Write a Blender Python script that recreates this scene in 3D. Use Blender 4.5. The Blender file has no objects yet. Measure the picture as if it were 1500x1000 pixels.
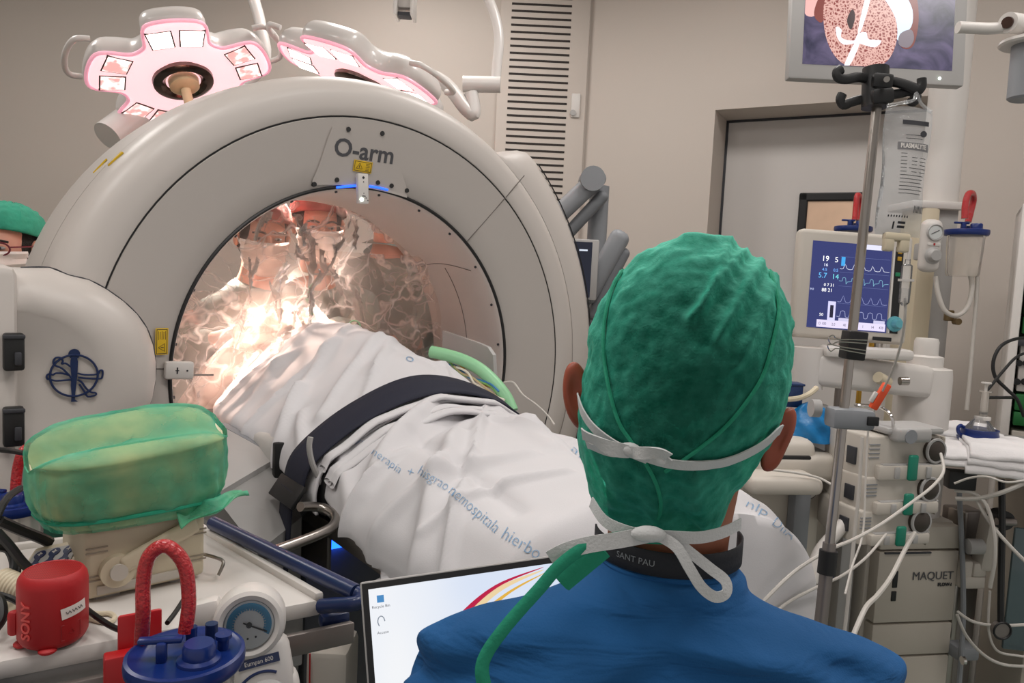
import bpy, bmesh, math, random
from math import sin, cos, pi, radians, sqrt, atan2, exp
from mathutils import Vector as V, Matrix, noise
from mathutils.bvhtree import BVHTree
random.seed(7)
SC = bpy.context.scene
COL = SC.collection

# ------------------------------------------------------------------ camera
F = 1083.0
PITCH, ROLL, EYE = radians(4.68), radians(2.76), 1.55
FW = V((0, cos(PITCH), -sin(PITCH)))
_u = V((0, sin(PITCH), cos(PITCH)))
RT = cos(ROLL) * V((1, 0, 0)) + sin(ROLL) * _u
UP = -sin(ROLL) * V((1, 0, 0)) + cos(ROLL) * _u
O = V((0, 0, EYE))
cd = bpy.data.cameras.new('camera'); cam = bpy.data.objects.new('camera', cd); COL.objects.link(cam)
cd.sensor_width = 36; cd.lens = F / 1500 * 36; cd.clip_start = .02
m = Matrix.Identity(4)
for i in range(3):
    m[i][0], m[i][1], m[i][2], m[i][3] = RT[i], UP[i], -FW[i], O[i]
cam.matrix_world = m
SC.camera = cam


def ray(x, y):
    return FW + (x - 750) / F * RT - (y - 500) / F * UP


def P(x, y, d):                      # measured point of the photograph at distance d
    return O + d * ray(x, y)


def onz(x, y, z):
    r = ray(x, y); return O + r * ((z - EYE) / r.z)


def onplane(x, y, p, n):
    r = ray(x, y); return O + r * ((p - O).dot(n) / r.dot(n))


# ------------------------------------------------------------------ materials
def lin(c):
    if isinstance(c, str):
        c = tuple(int(c[i:i + 2], 16) / 255 for i in (0, 2, 4))
    return tuple(((x + .055) / 1.055) ** 2.4 if x > .04045 else x / 12.92 for x in c) + (1,)


def newmat(name):
    mt = bpy.data.materials.new(name); mt.use_nodes = True
    nt = mt.node_tree
    return mt, nt, nt.nodes['Principled BSDF'], nt.nodes['Material Output']


def mat(name, col, rough=.5, metal=0, var=.05, vscale=6, bump=0, bscale=60, emit=0, ecol=None, spec=.5, trans=0, sss=0, alpha=1, coat=0, bdist=.01):
    mt, nt, b, out = newmat(name)
    c = lin(col)
    b.inputs['Base Color'].default_value = c
    b.inputs['Roughness'].default_value = rough
    b.inputs['Metallic'].default_value = metal
    b.inputs['Specular IOR Level'].default_value = spec
    b.inputs['Coat Weight'].default_value = coat
    if trans: b.inputs['Transmission Weight'].default_value = trans
    if alpha < 1: b.inputs['Alpha'].default_value = alpha
    if sss:
        b.inputs['Subsurface Weight'].default_value = sss
        b.inputs['Subsurface Radius'].default_value = (.01, .004, .002)
    if emit:
        b.inputs['Emission Color'].default_value = lin(ecol or col)
        b.inputs['Emission Strength'].default_value = emit
    tc = nt.nodes.new('ShaderNodeTexCoord')
    if var:
        n = nt.nodes.new('ShaderNodeTexNoise'); n.inputs['Scale'].default_value = vscale; n.inputs['Detail'].default_value = 4
        nt.links.new(tc.outputs['Object'], n.inputs['Vector'])
        mx = nt.nodes.new('ShaderNodeMix'); mx.data_type = 'RGBA'
        mx.inputs[6].default_value = tuple(x * (1 - var) for x in c[:3]) + (1,)
        mx.inputs[7].default_value = tuple(min(1, x * (1 + var)) for x in c[:3]) + (1,)
        nt.links.new(n.outputs['Fac'], mx.inputs[0]); nt.links.new(mx.outputs[2], b.inputs['Base Color'])
    if bump:
        n2 = nt.nodes.new('ShaderNodeTexNoise'); n2.inputs['Scale'].default_value = bscale; n2.inputs['Detail'].default_value = 5
        nt.links.new(tc.outputs['Object'], n2.inputs['Vector'])
        bp = nt.nodes.new('ShaderNodeBump'); bp.inputs['Strength'].default_value = bump; bp.inputs['Distance'].default_value = bdist
        nt.links.new(n2.outputs['Fac'], bp.inputs['Height']); nt.links.new(bp.outputs['Normal'], b.inputs['Normal'])
    return mt


def clear(name, tint='ffffff', haze=.12, hazecol='ffffff', gloss=.5, rough=.08, bump=0, bscale=30):
    """thin clear plastic: see-through, some haze, glossy at edges"""
    mt, nt, b, out = newmat(name)
    nt.nodes.remove(b)
    t = nt.nodes.new('ShaderNodeBsdfTransparent'); t.inputs[0].default_value = lin(tint)
    d = nt.nodes.new('ShaderNodeBsdfDiffuse'); d.inputs[0].default_value = lin(hazecol)
    tl = nt.nodes.new('ShaderNodeBsdfTranslucent'); tl.inputs[0].default_value = lin(hazecol)
    dm = nt.nodes.new('ShaderNodeMixShader'); dm.inputs[0].default_value = .4
    nt.links.new(d.outputs[0], dm.inputs[1]); nt.links.new(tl.outputs[0], dm.inputs[2])
    g = nt.nodes.new('ShaderNodeBsdfGlossy'); g.inputs['Roughness'].default_value = rough
    m1 = nt.nodes.new('ShaderNodeMixShader'); m1.inputs[0].default_value = haze
    lw = nt.nodes.new('ShaderNodeLayerWeight'); lw.inputs['Blend'].default_value = gloss
    m2 = nt.nodes.new('ShaderNodeMixShader')
    nt.links.new(t.outputs[0], m1.inputs[1]); nt.links.new(dm.outputs[0], m1.inputs[2])
    nt.links.new(lw.outputs['Fresnel'], m2.inputs[0])
    nt.links.new(m1.outputs[0], m2.inputs[1]); nt.links.new(g.outputs[0], m2.inputs[2])
    nt.links.new(m2.outputs[0], out.inputs[0])
    if bump:
        tc = nt.nodes.new('ShaderNodeTexCoord')
        n2 = nt.nodes.new('ShaderNodeTexNoise'); n2.inputs['Scale'].default_value = bscale; n2.inputs['Detail'].default_value = 3
        nt.links.new(tc.outputs['Object'], n2.inputs['Vector'])
        bp = nt.nodes.new('ShaderNodeBump'); bp.inputs['Strength'].default_value = bump; bp.inputs['Distance'].default_value = .02
        nt.links.new(n2.outputs['Fac'], bp.inputs['Height'])
        for s in (g, d): nt.links.new(bp.outputs['Normal'], s.inputs['Normal'])
    return mt


# ------------------------------------------------------------------ mesh collector
def frame(p, z, x=None):
    z = V(z).normalized()
    x = V(x) if x is not None else (V((0, 0, 1)).cross(z) if abs(z.z) < .95 else V((1, 0, 0)))
    x = (x - z * x.dot(z)).normalized(); y = z.cross(x)
    M = Matrix.Identity(4)
    for i in range(3): M[i][0], M[i][1], M[i][2], M[i][3] = x[i], y[i], z[i], p[i]
    return M


def rotz(a): return Matrix.Rotation(a, 4, 'Z')
def tr(*a): return Matrix.Translation(V(a) if len(a) == 3 else V(a[0]))


def spline(pts, k=6, closed=False):
    pts = [V(p) for p in pts]; n = len(pts); out = []
    if n < 3 or k < 2: return pts
    for i in range(n if closed else n - 1):
        g = (lambda j: pts[j % n]) if closed else (lambda j: pts[max(0, min(n - 1, j))])
        a, b, c, d = g(i - 1), g(i), g(i + 1), g(i + 2)
        for s in range(k):
            t = s / k
            out.append(.5 * ((2 * b) + (c - a) * t + (2 * a - 5 * b + 4 * c - d) * t * t + (3 * b - a - 3 * c + d) * t ** 3))
    if not closed: out.append(pts[-1])
    return out


class MB:
    def __init__(s, M=None): s.v = []; s.f = []; s.M = M

    def add(s, vs, fs, M=None):
        o = len(s.v)
        if s.M is not None: M = s.M @ M if M is not None else s.M
        s.v += [(M @ V(v)) if M is not None else V(v) for v in vs]
        s.f += [tuple(i + o for i in f) for f in fs]
        return s

    def box(s, c, size, r=0, M=None, seg=2):
        x, y, z = (k / 2 for k in size)
        if r <= 0:
            vs = [(sx * x, sy * y, sz * z) for sz in (-1, 1) for sy in (-1, 1) for sx in (-1, 1)]
            fs = [(0, 2, 3, 1), (4, 5, 7, 6), (0, 1, 5, 4), (2, 6, 7, 3), (0, 4, 6, 2), (1, 3, 7, 5)]
        else:
            b = bmesh.new(); bmesh.ops.create_cube(b, size=1)
            bmesh.ops.scale(b, vec=size, verts=b.verts)
            bmesh.ops.bevel(b, geom=b.edges[:], offset=min(r, min(size) * .49), segments=seg, profile=.5, affect='EDGES')
            b.verts.index_update(); vs = [v.co.copy() for v in b.verts]; fs = [[v.index for v in f.verts] for f in b.faces]; b.free()
        T = tr(V(c))
        return s.add(vs, fs, (M @ T) if M is not None else T)

    def cyl(s, p0, p1, r0, r1=None, n=20, cap=True):
        p0, p1 = V(p0), V(p1); r1 = r0 if r1 is None else r1
        M = frame(p0, p1 - p0); L = (p1 - p0).length
        vs = [(r * cos(2 * pi * i / n), r * sin(2 * pi * i / n), z) for r, z in ((r0, 0), (r1, L)) for i in range(n)]
        fs = [(i, (i + 1) % n, n + (i + 1) % n, n + i) for i in range(n)]
        if cap: fs += [tuple(reversed(range(n))), tuple(range(n, 2 * n))]
        return s.add(vs, fs, M)

    def tube(s, pts, r, n=8, k=6, closed=False, cap=True, flat=1.0, rend=None):
        p = spline(pts, k, closed); N = len(p); t = []
        for i in range(N):
            a = p[(i - 1) % N] if closed or i > 0 else p[0]; b = p[(i + 1) % N] if closed or i < N - 1 else p[-1]
            d = b - a; t.append(d.normalized() if d.length > 1e-9 else V((0, 0, 1)))
        up = V((0, 0, 1)) if abs(t[0].z) < .9 else V((1, 0, 0))
        nx = (up - t[0] * up.dot(t[0])).normalized(); vs = []; fs = []
        for i in range(N):
            nx = (nx - t[i] * nx.dot(t[i])).normalized(); ny = t[i].cross(nx)
            rr = r if rend is None else r + (rend - r) * i / (N - 1)
            vs += [p[i] + rr * (cos(2 * pi * j / n) * nx + flat * sin(2 * pi * j / n) * ny) for j in range(n)]
        for i in range(N if closed else N - 1):
            for j in range(n):
                a, b = i * n + j, i * n + (j + 1) % n; c = ((i + 1) % N) * n
                fs.append((a, b, c + (j + 1) % n, c + j))
        if cap and not closed: fs += [tuple(reversed(range(n))), tuple(range((N - 1) * n, N * n))]
        return s.add(vs, fs)

    def band(s, pts, w, th=.0012, nrm=None, k=6):
        """a flat ribbon along pts; w along side vector = tangent x nrm(i)"""
        p = spline(pts, k); N = len(p); vs = []; fs = []
        for i in range(N):
            t = (p[min(N - 1, i + 1)] - p[max(0, i - 1)]).normalized()
            nn = nrm(p[i], i / (N - 1)) if callable(nrm) else V(nrm)
            sd = t.cross(nn).normalized(); nn = sd.cross(t).normalized()
            for a, b in ((-1, -1), (1, -1), (1, 1), (-1, 1)): vs.append(p[i] + sd * a * w / 2 + nn * b * th / 2)
        for i in range(N - 1):
            for j in range(4): a, b = i * 4 + j, i * 4 + (j + 1) % 4; fs.append((a, b, b + 4, a + 4))
        fs += [(3, 2, 1, 0), tuple(range((N - 1) * 4, N * 4))]
        return s.add(vs, fs)

    def lathe(s, prof, n=32, M=None, a0=0, a1=2 * pi, rs=None):
        full = abs(a1 - a0 - 2 * pi) < 1e-6; m = n if full else n + 1; vs = []; fs = []
        for i in range(m):
            a = a0 + (a1 - a0) * i / n
            for r, z in prof:
                q = rs(a, r, z) if rs else r
                vs.append((q * cos(a), q * sin(a), z))
        k = len(prof)
        for i in range(n):
            for j in range(k - 1):
                a, b = i * k, ((i + 1) % m) * k
                fs.append((a + j, b + j, b + j + 1, a + j + 1))
        return s.add(vs, fs, M)

    def prism(s, poly, h, M=None, r=0, seg=2):
        b = bmesh.new(); vs = [b.verts.new((x, y, 0)) for x, y in poly]
        f = b.faces.new(vs)
        if f.normal.z < 0: f.normal_flip()
        f.normal_update()
        if f.normal.z > 0: f.normal_flip()
        e = bmesh.ops.extrude_face_region(b, geom=[f])
        bmesh.ops.translate(b, vec=(0, 0, h), verts=[q for q in e['geom'] if isinstance(q, bmesh.types.BMVert)])
        if r: bmesh.ops.bevel(b, geom=[x for x in b.edges if abs(x.verts[0].co.z - h) < 1e-6 and abs(x.verts[1].co.z - h) < 1e-6], offset=r, segments=seg, profile=.5, affect='EDGES')
        bmesh.ops.recalc_face_normals(b, faces=b.faces)
        b.verts.index_update(); v2 = [q.co.copy() for q in b.verts]; f2 = [[q.index for q in ff.verts] for ff in b.faces]; b.free()
        return s.add(v2, f2, M)

    def grid(s, fn, nu, nv, cu=False, M=None):
        vs = [fn(i / (nu if cu else nu - 1), j / (nv - 1)) for i in range(nu) for j in range(nv)]
        fs = [(i * nv + j, ((i + 1) % nu) * nv + j, ((i + 1) % nu) * nv + j + 1, i * nv + j + 1) for i in range(nu if cu else nu - 1) for j in range(nv - 1)]
        return s.add(vs, fs, M)

    def ball(s, c, r, n=20, M=None):
        r = (r, r, r) if not hasattr(r, '__len__') else r
        fn = lambda u, v: V((r[0] * cos(2 * pi * u) * sin(pi * v), r[1] * sin(2 * pi * u) * sin(pi * v), -r[2] * cos(pi * v))) + V(c)
        return s.grid(fn, n, n // 2 + 1, True, M)

    def build(s, name, mt, parent=None, smooth=True, angle=38, mods=None):
        me = bpy.data.meshes.new(name)
        b = bmesh.new()
        vv = [b.verts.new(v) for v in s.v]
        for f in s.f:
            try: b.faces.new([vv[i] for i in f])
            except ValueError: pass
        bmesh.ops.remove_doubles(b, verts=b.verts, dist=1e-6)
        bmesh.ops.recalc_face_normals(b, faces=b.faces)
        if smooth:
            for f in b.faces: f.smooth = True
            for e in b.edges:
                if len(e.link_faces) == 2 and e.calc_face_angle(0) > radians(angle): e.smooth = False
        b.to_mesh(me); b.free()
        o = bpy.data.objects.new(name, me); COL.objects.link(o)
        me.materials.append(mt)
        if parent: o.parent = parent
        for kind, kw in (mods or []):
            md = o.modifiers.new(kind, kind)
            for a, bb in kw.items(): setattr(md, a, bb)
        return o


def text_mb(txt, size, M, ext=.0004, align='CENTER', bold=0, sx=1.0, mb=None):
    cu = bpy.data.curves.new('t', 'FONT'); cu.body = txt; cu.size = size; cu.align_x = align; cu.align_y = 'CENTER'
    cu.extrude = ext; cu.offset = bold; cu.resolution_u = 3
    o = bpy.data.objects.new('t', cu); COL.objects.link(o)
    bpy.context.view_layer.update()
    me = bpy.data.meshes.new_from_object(o.evaluated_get(bpy.context.evaluated_depsgraph_get()))
    vs = [V((v.co.x * sx, v.co.y, v.co.z)) for v in me.vertices]; fs = [tuple(p.vertices) for p in me.polygons]
    bpy.data.objects.remove(o); bpy.data.meshes.remove(me); bpy.data.curves.remove(cu)
    mb = mb or MB()
    return mb.add(vs, fs, M)


# ------------------------------------------------------------------ naming
def tag(o, label, cat, group=None):
    o['label'] = label; o['category'] = cat
    if group: o['group'] = group
    return o


def thing(name, label, cat, loc=(0, 0, 0), rz=0, group=None):
    o = bpy.data.objects.new(name, None); COL.objects.link(o)
    o.empty_display_size = .05
    o.location = loc; o.rotation_euler = (0, 0, rz)
    return tag(o, label, cat, group)


def struct(name, mb, mt, parent=None):
    o = mb.build(name, mt, parent, smooth=False)
    if parent is None: o['kind'] = 'structure'
    return o


def W(o):                             # world matrix of a root (before depsgraph update)
    return tr(o.location) @ rotz(o.rotation_euler.z)


def LMB(o):                           # collector that takes WORLD coordinates for a child of root o
    return MB(W(o).inverted())
# ------------------------------------------------------------------ palette
M_ = {}
M_['wall'] = mat('painted_wall', 'c4bab1', .7, var=.02, vscale=2)
M_['white'] = mat('white_plastic', 'cfcac5', .42, var=.015)
M_['gantry'] = mat('gantry_shell', 'c3bcb6', .4, var=.012, vscale=3)
M_['gantry2'] = mat('gantry_shell_face', 'b7b0aa', .45, var=.012, vscale=3)
M_['liner'] = mat('bore_liner', 'cdc5c0', .4, var=.012)
M_['beige'] = mat('beige_plastic', 'bab2a6', .5, var=.03)
M_['offwhite'] = mat('offwhite_plastic', 'bfb8ae', .5, var=.02)
M_['cream'] = mat('cream_plastic', 'cbbfa6', .5, var=.03)
M_['black'] = mat('black_rubber', '141415', .5, var=.1)
M_['dark'] = mat('dark_grey', '34353a', .5, var=.08)
M_['grey'] = mat('grey_plastic', '83868a', .5, var=.04)
M_['lgrey'] = mat('light_grey_plastic', 'a7a5a3', .5, var=.03)
M_['mgrey'] = mat('mid_grey_panel', '8d8b89', .5, var=.03)
M_['steel'] = mat('brushed_steel', 'a9a39d', .28, metal=1, var=.05, vscale=30)
M_['steel2'] = mat('dull_steel', '8b8480', .42, metal=.8, var=.08, vscale=20)
M_['chrome'] = mat('chrome', 'd8d5d2', .1, metal=1, var=.02)
M_['navy'] = mat('navy_paint', '1b2a52', .3, var=.06)
M_['blue'] = mat('blue_plastic', '0f2868', .3, var=.06)
M_['red'] = mat('red_plastic', 'ad141b', .4, var=.06)
M_['redhose'] = mat('red_braided_hose', 'b8161d', .25, var=.25, vscale=220, bump=.5, bscale=260, coat=.6)
M_['yellow'] = mat('yellow_label', 'd9b21c', .5, var=.03)
M_['ochre'] = mat('ochre_label', 'b58a20', .5, var=.05)
M_['ink'] = mat('printed_ink', '24242a', .6, var=.05)
M_['greyink'] = mat('grey_lettering', '4b4b4f', .55, var=.05)
M_['sheet'] = mat('white_cotton_sheet', 'cdcbcd', .85, var=.02, vscale=4, bump=.12, bscale=500, bdist=.002)
M_['blueink'] = mat('pale_blue_print', '7fa3c4', .8, var=.1)
M_['strapm'] = mat('navy_webbing', '16192b', .8, var=.1, bump=.2, bscale=400, bdist=.002)
M_['skin'] = mat('skin', 'a8694f', .5, var=.1, vscale=30, sss=.15, bump=.1, bscale=180, bdist=.002)
M_['skin2'] = mat('light_skin', 'd9a18c', .5, var=.08, vscale=30, sss=.15)
M_['hair'] = mat('dark_hair', '1c1714', .7, var=.3, vscale=60, bump=.5, bscale=200)
M_['scrub'] = mat('blue_scrub_cloth', '12568f', .9, var=.12, vscale=18, bump=.18, bscale=520, bdist=.003)


def add_folds(mt, sc_, st, dist):
    nt = mt.node_tree; b = nt.nodes['Principled BSDF']
    tc = nt.nodes.new('ShaderNodeTexCoord'); mp = nt.nodes.new('ShaderNodeMapping'); mp.inputs['Scale'].default_value = sc_
    n = nt.nodes.new('ShaderNodeTexNoise'); n.inputs['Scale'].default_value = 1; n.inputs['Detail'].default_value = 3; n.inputs['Distortion'].default_value = .6
    nt.links.new(tc.outputs['Object'], mp.inputs['Vector']); nt.links.new(mp.outputs[0], n.inputs['Vector'])
    bp = nt.nodes.new('ShaderNodeBump'); bp.inputs['Strength'].default_value = st; bp.inputs['Distance'].default_value = dist
    nt.links.new(n.outputs['Fac'], bp.inputs['Height'])
    if b.inputs['Normal'].is_linked: nt.links.new(b.inputs['Normal'].links[0].from_socket, bp.inputs['Normal'])
    nt.links.new(bp.outputs['Normal'], b.inputs['Normal'])


add_folds(M_['scrub'], (9, 9, 42), .9, .012)
M_['gown'] = mat('grey_green_gown', '7f8a84', .85, var=.08, bump=.2, bscale=60)
M_['mask'] = mat('white_mask', 'e2d9d3', .8, var=.03, bump=.1, bscale=60)
M_['tie'] = mat('white_cotton_tape', 'cfd0d0', .85, var=.05, bump=.3, bscale=500, bdist=.002)
M_['greentie'] = mat('green_cloth_tie', '1d9070', .8, var=.15, bump=.3, bscale=200, bdist=.003)
M_['green'] = mat('green_panel', '1f6d35', .5, var=.04)
M_['teal'] = mat('teal_tab', '0e7a62', .4, var=.04)
M_['hosegreen'] = mat('pale_green_hose', '8fc99a', .4, var=.05)
M_['bluebag'] = mat('blue_plastic_bag', '1173ae', .35, var=.12, vscale=14, bump=.4, bscale=20, bdist=.02)
M_['orange'] = mat('orange_plastic', 'e4532a', .4, var=.05)
M_['towel'] = mat('white_towel', 'dddada', .9, var=.03, bump=.3, bscale=250, bdist=.003)
M_['cable'] = mat('white_cable', 'c4bfb8', .45, var=.04)
M_['foam'] = mat('grey_vinyl_pad', 'b9b7b3', .6, var=.06, vscale=12, bump=.2, bscale=40)
M_['clear'] = clear('clear_plastic', haze=.16, gloss=.3)
M_['jar'] = clear('frosted_jar', tint='fbf9f6', haze=.30, hazecol='f4f0ea', gloss=.12)
M_['iv'] = clear('infusion_bag_film', tint='fafcfd', haze=.22, hazecol='fafafa', gloss=.2, bump=.6, bscale=30)


def filmmat():
    """clear sheeting: nearly invisible where it lies smooth, light caught on its creases painted in as haze"""
    mt = clear('crumpled_clear_drape', tint='fdf6f2', haze=.1, hazecol='fff0e8', gloss=.16, rough=.25)
    nt = mt.node_tree
    m1 = [n for n in nt.nodes if n.type == 'MIX_SHADER' and not n.inputs[0].is_linked and any(l.from_node.type == 'BSDF_TRANSPARENT' for l in n.inputs[1].links)][0]
    tc = nt.nodes.new('ShaderNodeTexCoord')
    nz = nt.nodes.new('ShaderNodeTexNoise'); nz.inputs['Scale'].default_value = 5; nz.inputs['Detail'].default_value = 3
    nt.links.new(tc.outputs['Object'], nz.inputs['Vector'])
    mx = nt.nodes.new('ShaderNodeMix'); mx.data_type = 'VECTOR'; mx.inputs[0].default_value = .28
    nt.links.new(tc.outputs['Object'], mx.inputs[4]); nt.links.new(nz.outputs['Color'], mx.inputs[5])
    facs = []
    for sc_, lo, hi, v in ((5, .0, .035, .8), (10, .0, .04, .4)):  # crease highlights painted as two scales of hazy lines
        vo = nt.nodes.new('ShaderNodeTexVoronoi'); vo.feature = 'DISTANCE_TO_EDGE'; vo.inputs['Scale'].default_value = sc_
        nt.links.new(mx.outputs[1], vo.inputs['Vector'])
        mr = nt.nodes.new('ShaderNodeMapRange'); mr.inputs['From Min'].default_value = lo; mr.inputs['From Max'].default_value = hi; mr.inputs['To Min'].default_value = v; mr.inputs['To Max'].default_value = .0
        nt.links.new(vo.outputs['Distance'], mr.inputs['Value']); facs.append(mr)
    ad = nt.nodes.new('ShaderNodeMath'); ad.operation = 'MAXIMUM'
    nt.links.new(facs[0].outputs[0], ad.inputs[0]); nt.links.new(facs[1].outputs[0], ad.inputs[1])
    n3 = nt.nodes.new('ShaderNodeTexNoise'); n3.inputs['Scale'].default_value = 4.5; n3.inputs['Detail'].default_value = 2
    nt.links.new(tc.outputs['Object'], n3.inputs['Vector'])
    mm = nt.nodes.new('ShaderNodeMath'); mm.operation = 'MULTIPLY'; nt.links.new(ad.outputs[0], mm.inputs[0]); nt.links.new(n3.outputs['Fac'], mm.inputs[1])
    a2 = nt.nodes.new('ShaderNodeMath'); a2.operation = 'ADD'; a2.inputs[1].default_value = .13; a2.use_clamp = True; nt.links.new(mm.outputs[0], a2.inputs[0])
    nt.links.new(a2.outputs[0], m1.inputs[0])
    return mt


M_['film'] = filmmat()
M_['dial'] = mat('dial_face', 'c9cccb', .5, var=.02)
M_['dialblue'] = mat('dial_blue_ring', '2c7da3', .5, var=.05)
M_['ledblue'] = mat('blue_indicator', '2a6cff', .4, emit=6, var=0)
M_['led'] = mat('white_indicator', 'e8fff0', .4, emit=4, var=0)


def screen(name, col, e=1.0):
    return mat(name, '050505', .25, var=0, emit=e, ecol=col)


# ------------------------------------------------------------------ room
CZ = 3.3
BW = 4.2
COR = V((.352, BW, 0))
wd = V((.88, -.475, 0)).normalized()          # right wall runs towards the camera
wn = V((-wd.y, wd.x, 0)) * -1
if wn.dot(O - COR) < 0: wn = -wn
fl = mat('terrazzo_vinyl', '8b978f', .35, var=.25, vscale=90)
struct('floor', MB().box((0, 1.2, -.05), (9, 7, .1)), fl)
struct('ceiling', MB().box((0, 1.2, CZ + .05), (9, 7, .1)), M_['wall'])
struct('wall_back', MB().box(((-4.5 + COR.x) / 2, BW + .05, CZ / 2), (4.5 + COR.x, .1, CZ)), M_['wall'])
struct('wall_left', MB().box((-4.45, 1.2, CZ / 2), (.1, 6, CZ)), M_['wall'])


def wallpt(x, y): return onplane(x, y, COR, wn)


pt = wallpt(1048, 161); t0 = (pt - COR).dot(wd); zt = pt.z
t1 = (wallpt(1388, 160) - COR).dot(wd); L = 4.6
RM = Matrix((( wd.x, -wn.x, 0, COR.x), (wd.y, -wn.y, 0, COR.y), (0, 0, 1, 0), (0, 0, 0, 1)))  # x along wall, y into the wall
struct('wall_right', MB(RM).box((t0 / 2, .15, CZ / 2), (t0, .3, CZ)).box(((t0 + t1) / 2, .15, (CZ + zt) / 2), (t1 - t0, .3, CZ - zt)).box(((t1 + L) / 2, .15, CZ / 2), (L - t1, .3, CZ)), M_['wall'])
dm = mat('pale_door_leaf', 'd0cbc7', .45, var=.015)
d1 = struct('door_1', MB(RM).box(((t0 + t1) / 2, .29, zt / 2), (t1 - t0 - .01, .05, zt)), dm)
struct('door_frame', MB(RM).box((t0 + .006, .262, zt / 2), (.012, .012, zt)).box(((t0 + t1) / 2, .262, zt - .006), (t1 - t0, .012, .012)), M_['dark'], d1)
# window in the door leaf
wa = onplane(1172, 283, COR - wn * .27, wn); wb = onplane(1262, 400, COR - wn * .27, wn)
xa, xb = (wa - COR).dot(wd), (wb - COR).dot(wd)
wz1, wz0 = wa.z, wb.z - .12
win = MB(RM); cx, cz = (xa + xb) / 2, (wz0 + wz1) / 2
for bx in ((cx, wz1 - .022, xb - xa, .044), (cx, wz0 + .022, xb - xa, .044)): win.box((bx[0], .262, bx[1]), (bx[2], .03, bx[3]), .008)
for xx in (xa + .022, xb - .022): win.box((xx, .262, cz), (.044, .03, wz1 - wz0), .008)
w1 = struct('window_1', win, M_['black'])
gl = mat('lit_corridor_behind_glass', 'c9a98f', .2, var=.35, vscale=5, emit=.18)
struct('window_pane', MB(RM).box((cx, .266, cz), (xb - xa - .06, .012, wz1 - wz0 - .06)), gl, w1)
MBs = MB(RM).box(((t1 + L) / 2, -.006, .06), (L - t1, .012, .12))
struct('baseboard_right', MBs, M_['mgrey'])
struct('baseboard_back', MB().box(((-4.4 + COR.x) / 2, BW - .006, .06), (4.3 + COR.x, .012, .12)), M_['mgrey'])

# slatted air return cabinet on the back wall
ga, gb = onplane(750, 7, V((0, BW - .03, 0)), V((0, 1, 0))), onplane(838, 8, V((0, BW - .03, 0)), V((0, 1, 0)))
t = thing('air_grille', 'tall beige wall panel with a column of dark horizontal slots behind the ring scanner', 'air grille', (0, BW, 0))
x0, x1 = ga.x, gb.x
gx1 = COR.x - .01
LMB(t).box(((x0 - .06 + gx1) / 2, BW - .015, CZ / 2), (gx1 - x0 + .06, .03, CZ - .02), .004).build('panel', M_['wall'], t)
top = onplane(790, 7, V((0, BW - .03, 0)), V((0, 1, 0))).z; bot = onplane(790, 193, V((0, BW - .03, 0)), V((0, 1, 0))).z
pitch_ = (top - bot) / 18.2
slot = mat('slot_shadow', '2c2522', .8)
mb = LMB(t); z = top + pitch_ * 4
while z > .35:
    mb.box(((x0 + x1) / 2, BW - .0305, z), (x1 - x0, .003, pitch_ * .3)); z -= pitch_
mb.build('slots', slot, t)
q = onplane(843, 155, V((0, BW - .03, 0)), V((0, 1, 0)))
LMB(t).box((q.x, BW - .036, q.z), (.05, .014, .13), .006).build('latch', M_['white'], t)
q = onplane(839, 166, V((0, BW - .03, 0)), V((0, 1, 0)))
LMB(t).cyl((q.x, BW - .04, q.z), (q.x, BW - .049, q.z), .016).build('lock', M_['lgrey'], t)

# ------------------------------------------------------------------ light
def area(name, loc, size, power, col=(1, .958, .925), rot=(0, 0, 0)):
    l = bpy.data.lights.new(name, 'AREA'); l.shape = 'RECTANGLE'; l.size, l.size_y = size; l.energy = power; l.color = col
    o = bpy.data.objects.new(name, l); COL.objects.link(o); o.location = loc; o.rotation_euler = rot; return o


for i, (x, y) in enumerate(((-1.9, .6), (-.5, .55), (.9, .75), (2.0, 1.6), (-2.4, 2.6), (-.6, 3.3), (.6, 2.6))):
    area('ceiling_lamp', (x, y, CZ - .03), (.6, .6), 11)
w = bpy.data.worlds.new('world'); SC.world = w; w.use_nodes = True
w.node_tree.nodes['Background'].inputs[0].default_value = lin('cdc8c5'); w.node_tree.nodes['Background'].inputs[1].default_value = .5
SC.view_settings.view_transform = 'Standard'; SC.view_settings.look = 'None'; SC.view_settings.gamma = 1
SC.view_settings.exposure = .6
try: SC.view_settings.use_curve_mapping = False
except Exception: pass
# ------------------------------------------------------------------ ring scanner (gantry)
YAW = radians(38.3)
C = V((-.4093, 2.0299, EYE - .2649))
AX = V((sin(YAW), -cos(YAW), 0)); XR = V((cos(YAW), sin(YAW), 0)); ZZ = V((0, 0, 1))


def G(X, d, z): return C + X * XR + d * AX + V((0, 0, z - C.z))     # scanner coordinates -> world
def GL(p): q = V(p) - C; return V((q.dot(XR), q.dot(AX), V(p).z))      # world -> (across, out, up)
def GP(x, y, d): return onplane(x, y, C + d * AX, AX)
def GX(x, y, X): return onplane(x, y, C + X * XR, XR)


t = thing('ring_scanner', 'large white ring-shaped imaging scanner standing around the covered patient', 'medical scanner', (C.x, C.y, 0), YAW)
GT = t
RING = tr(0, 0, C.z) @ Matrix.Rotation(pi / 2, 4, 'X')       # lathe axis z -> towards the camera (local -y)


def ring(name, prof, mt, par=t, n=128, a0=0, a1=2 * pi, rs=None):
    return MB(RING).lathe(prof, n, None, a0, a1, rs).build(name, mt, par, angle=50)


def cone(r):                                    # how far the front face stands out at radius r
    if r < .5: return 0
    return .046 * (r - .5) / .172 if r < .672 else .046 + .004 * (r - .672) / .06


def FP(x, y, off=0):
    d = .02
    for _ in range(6):
        p = GP(x, y, d); q = GL(p); d = cone(sqrt(q.x ** 2 + (q.z - C.z) ** 2)) + off
    return GP(x, y, d)


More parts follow.
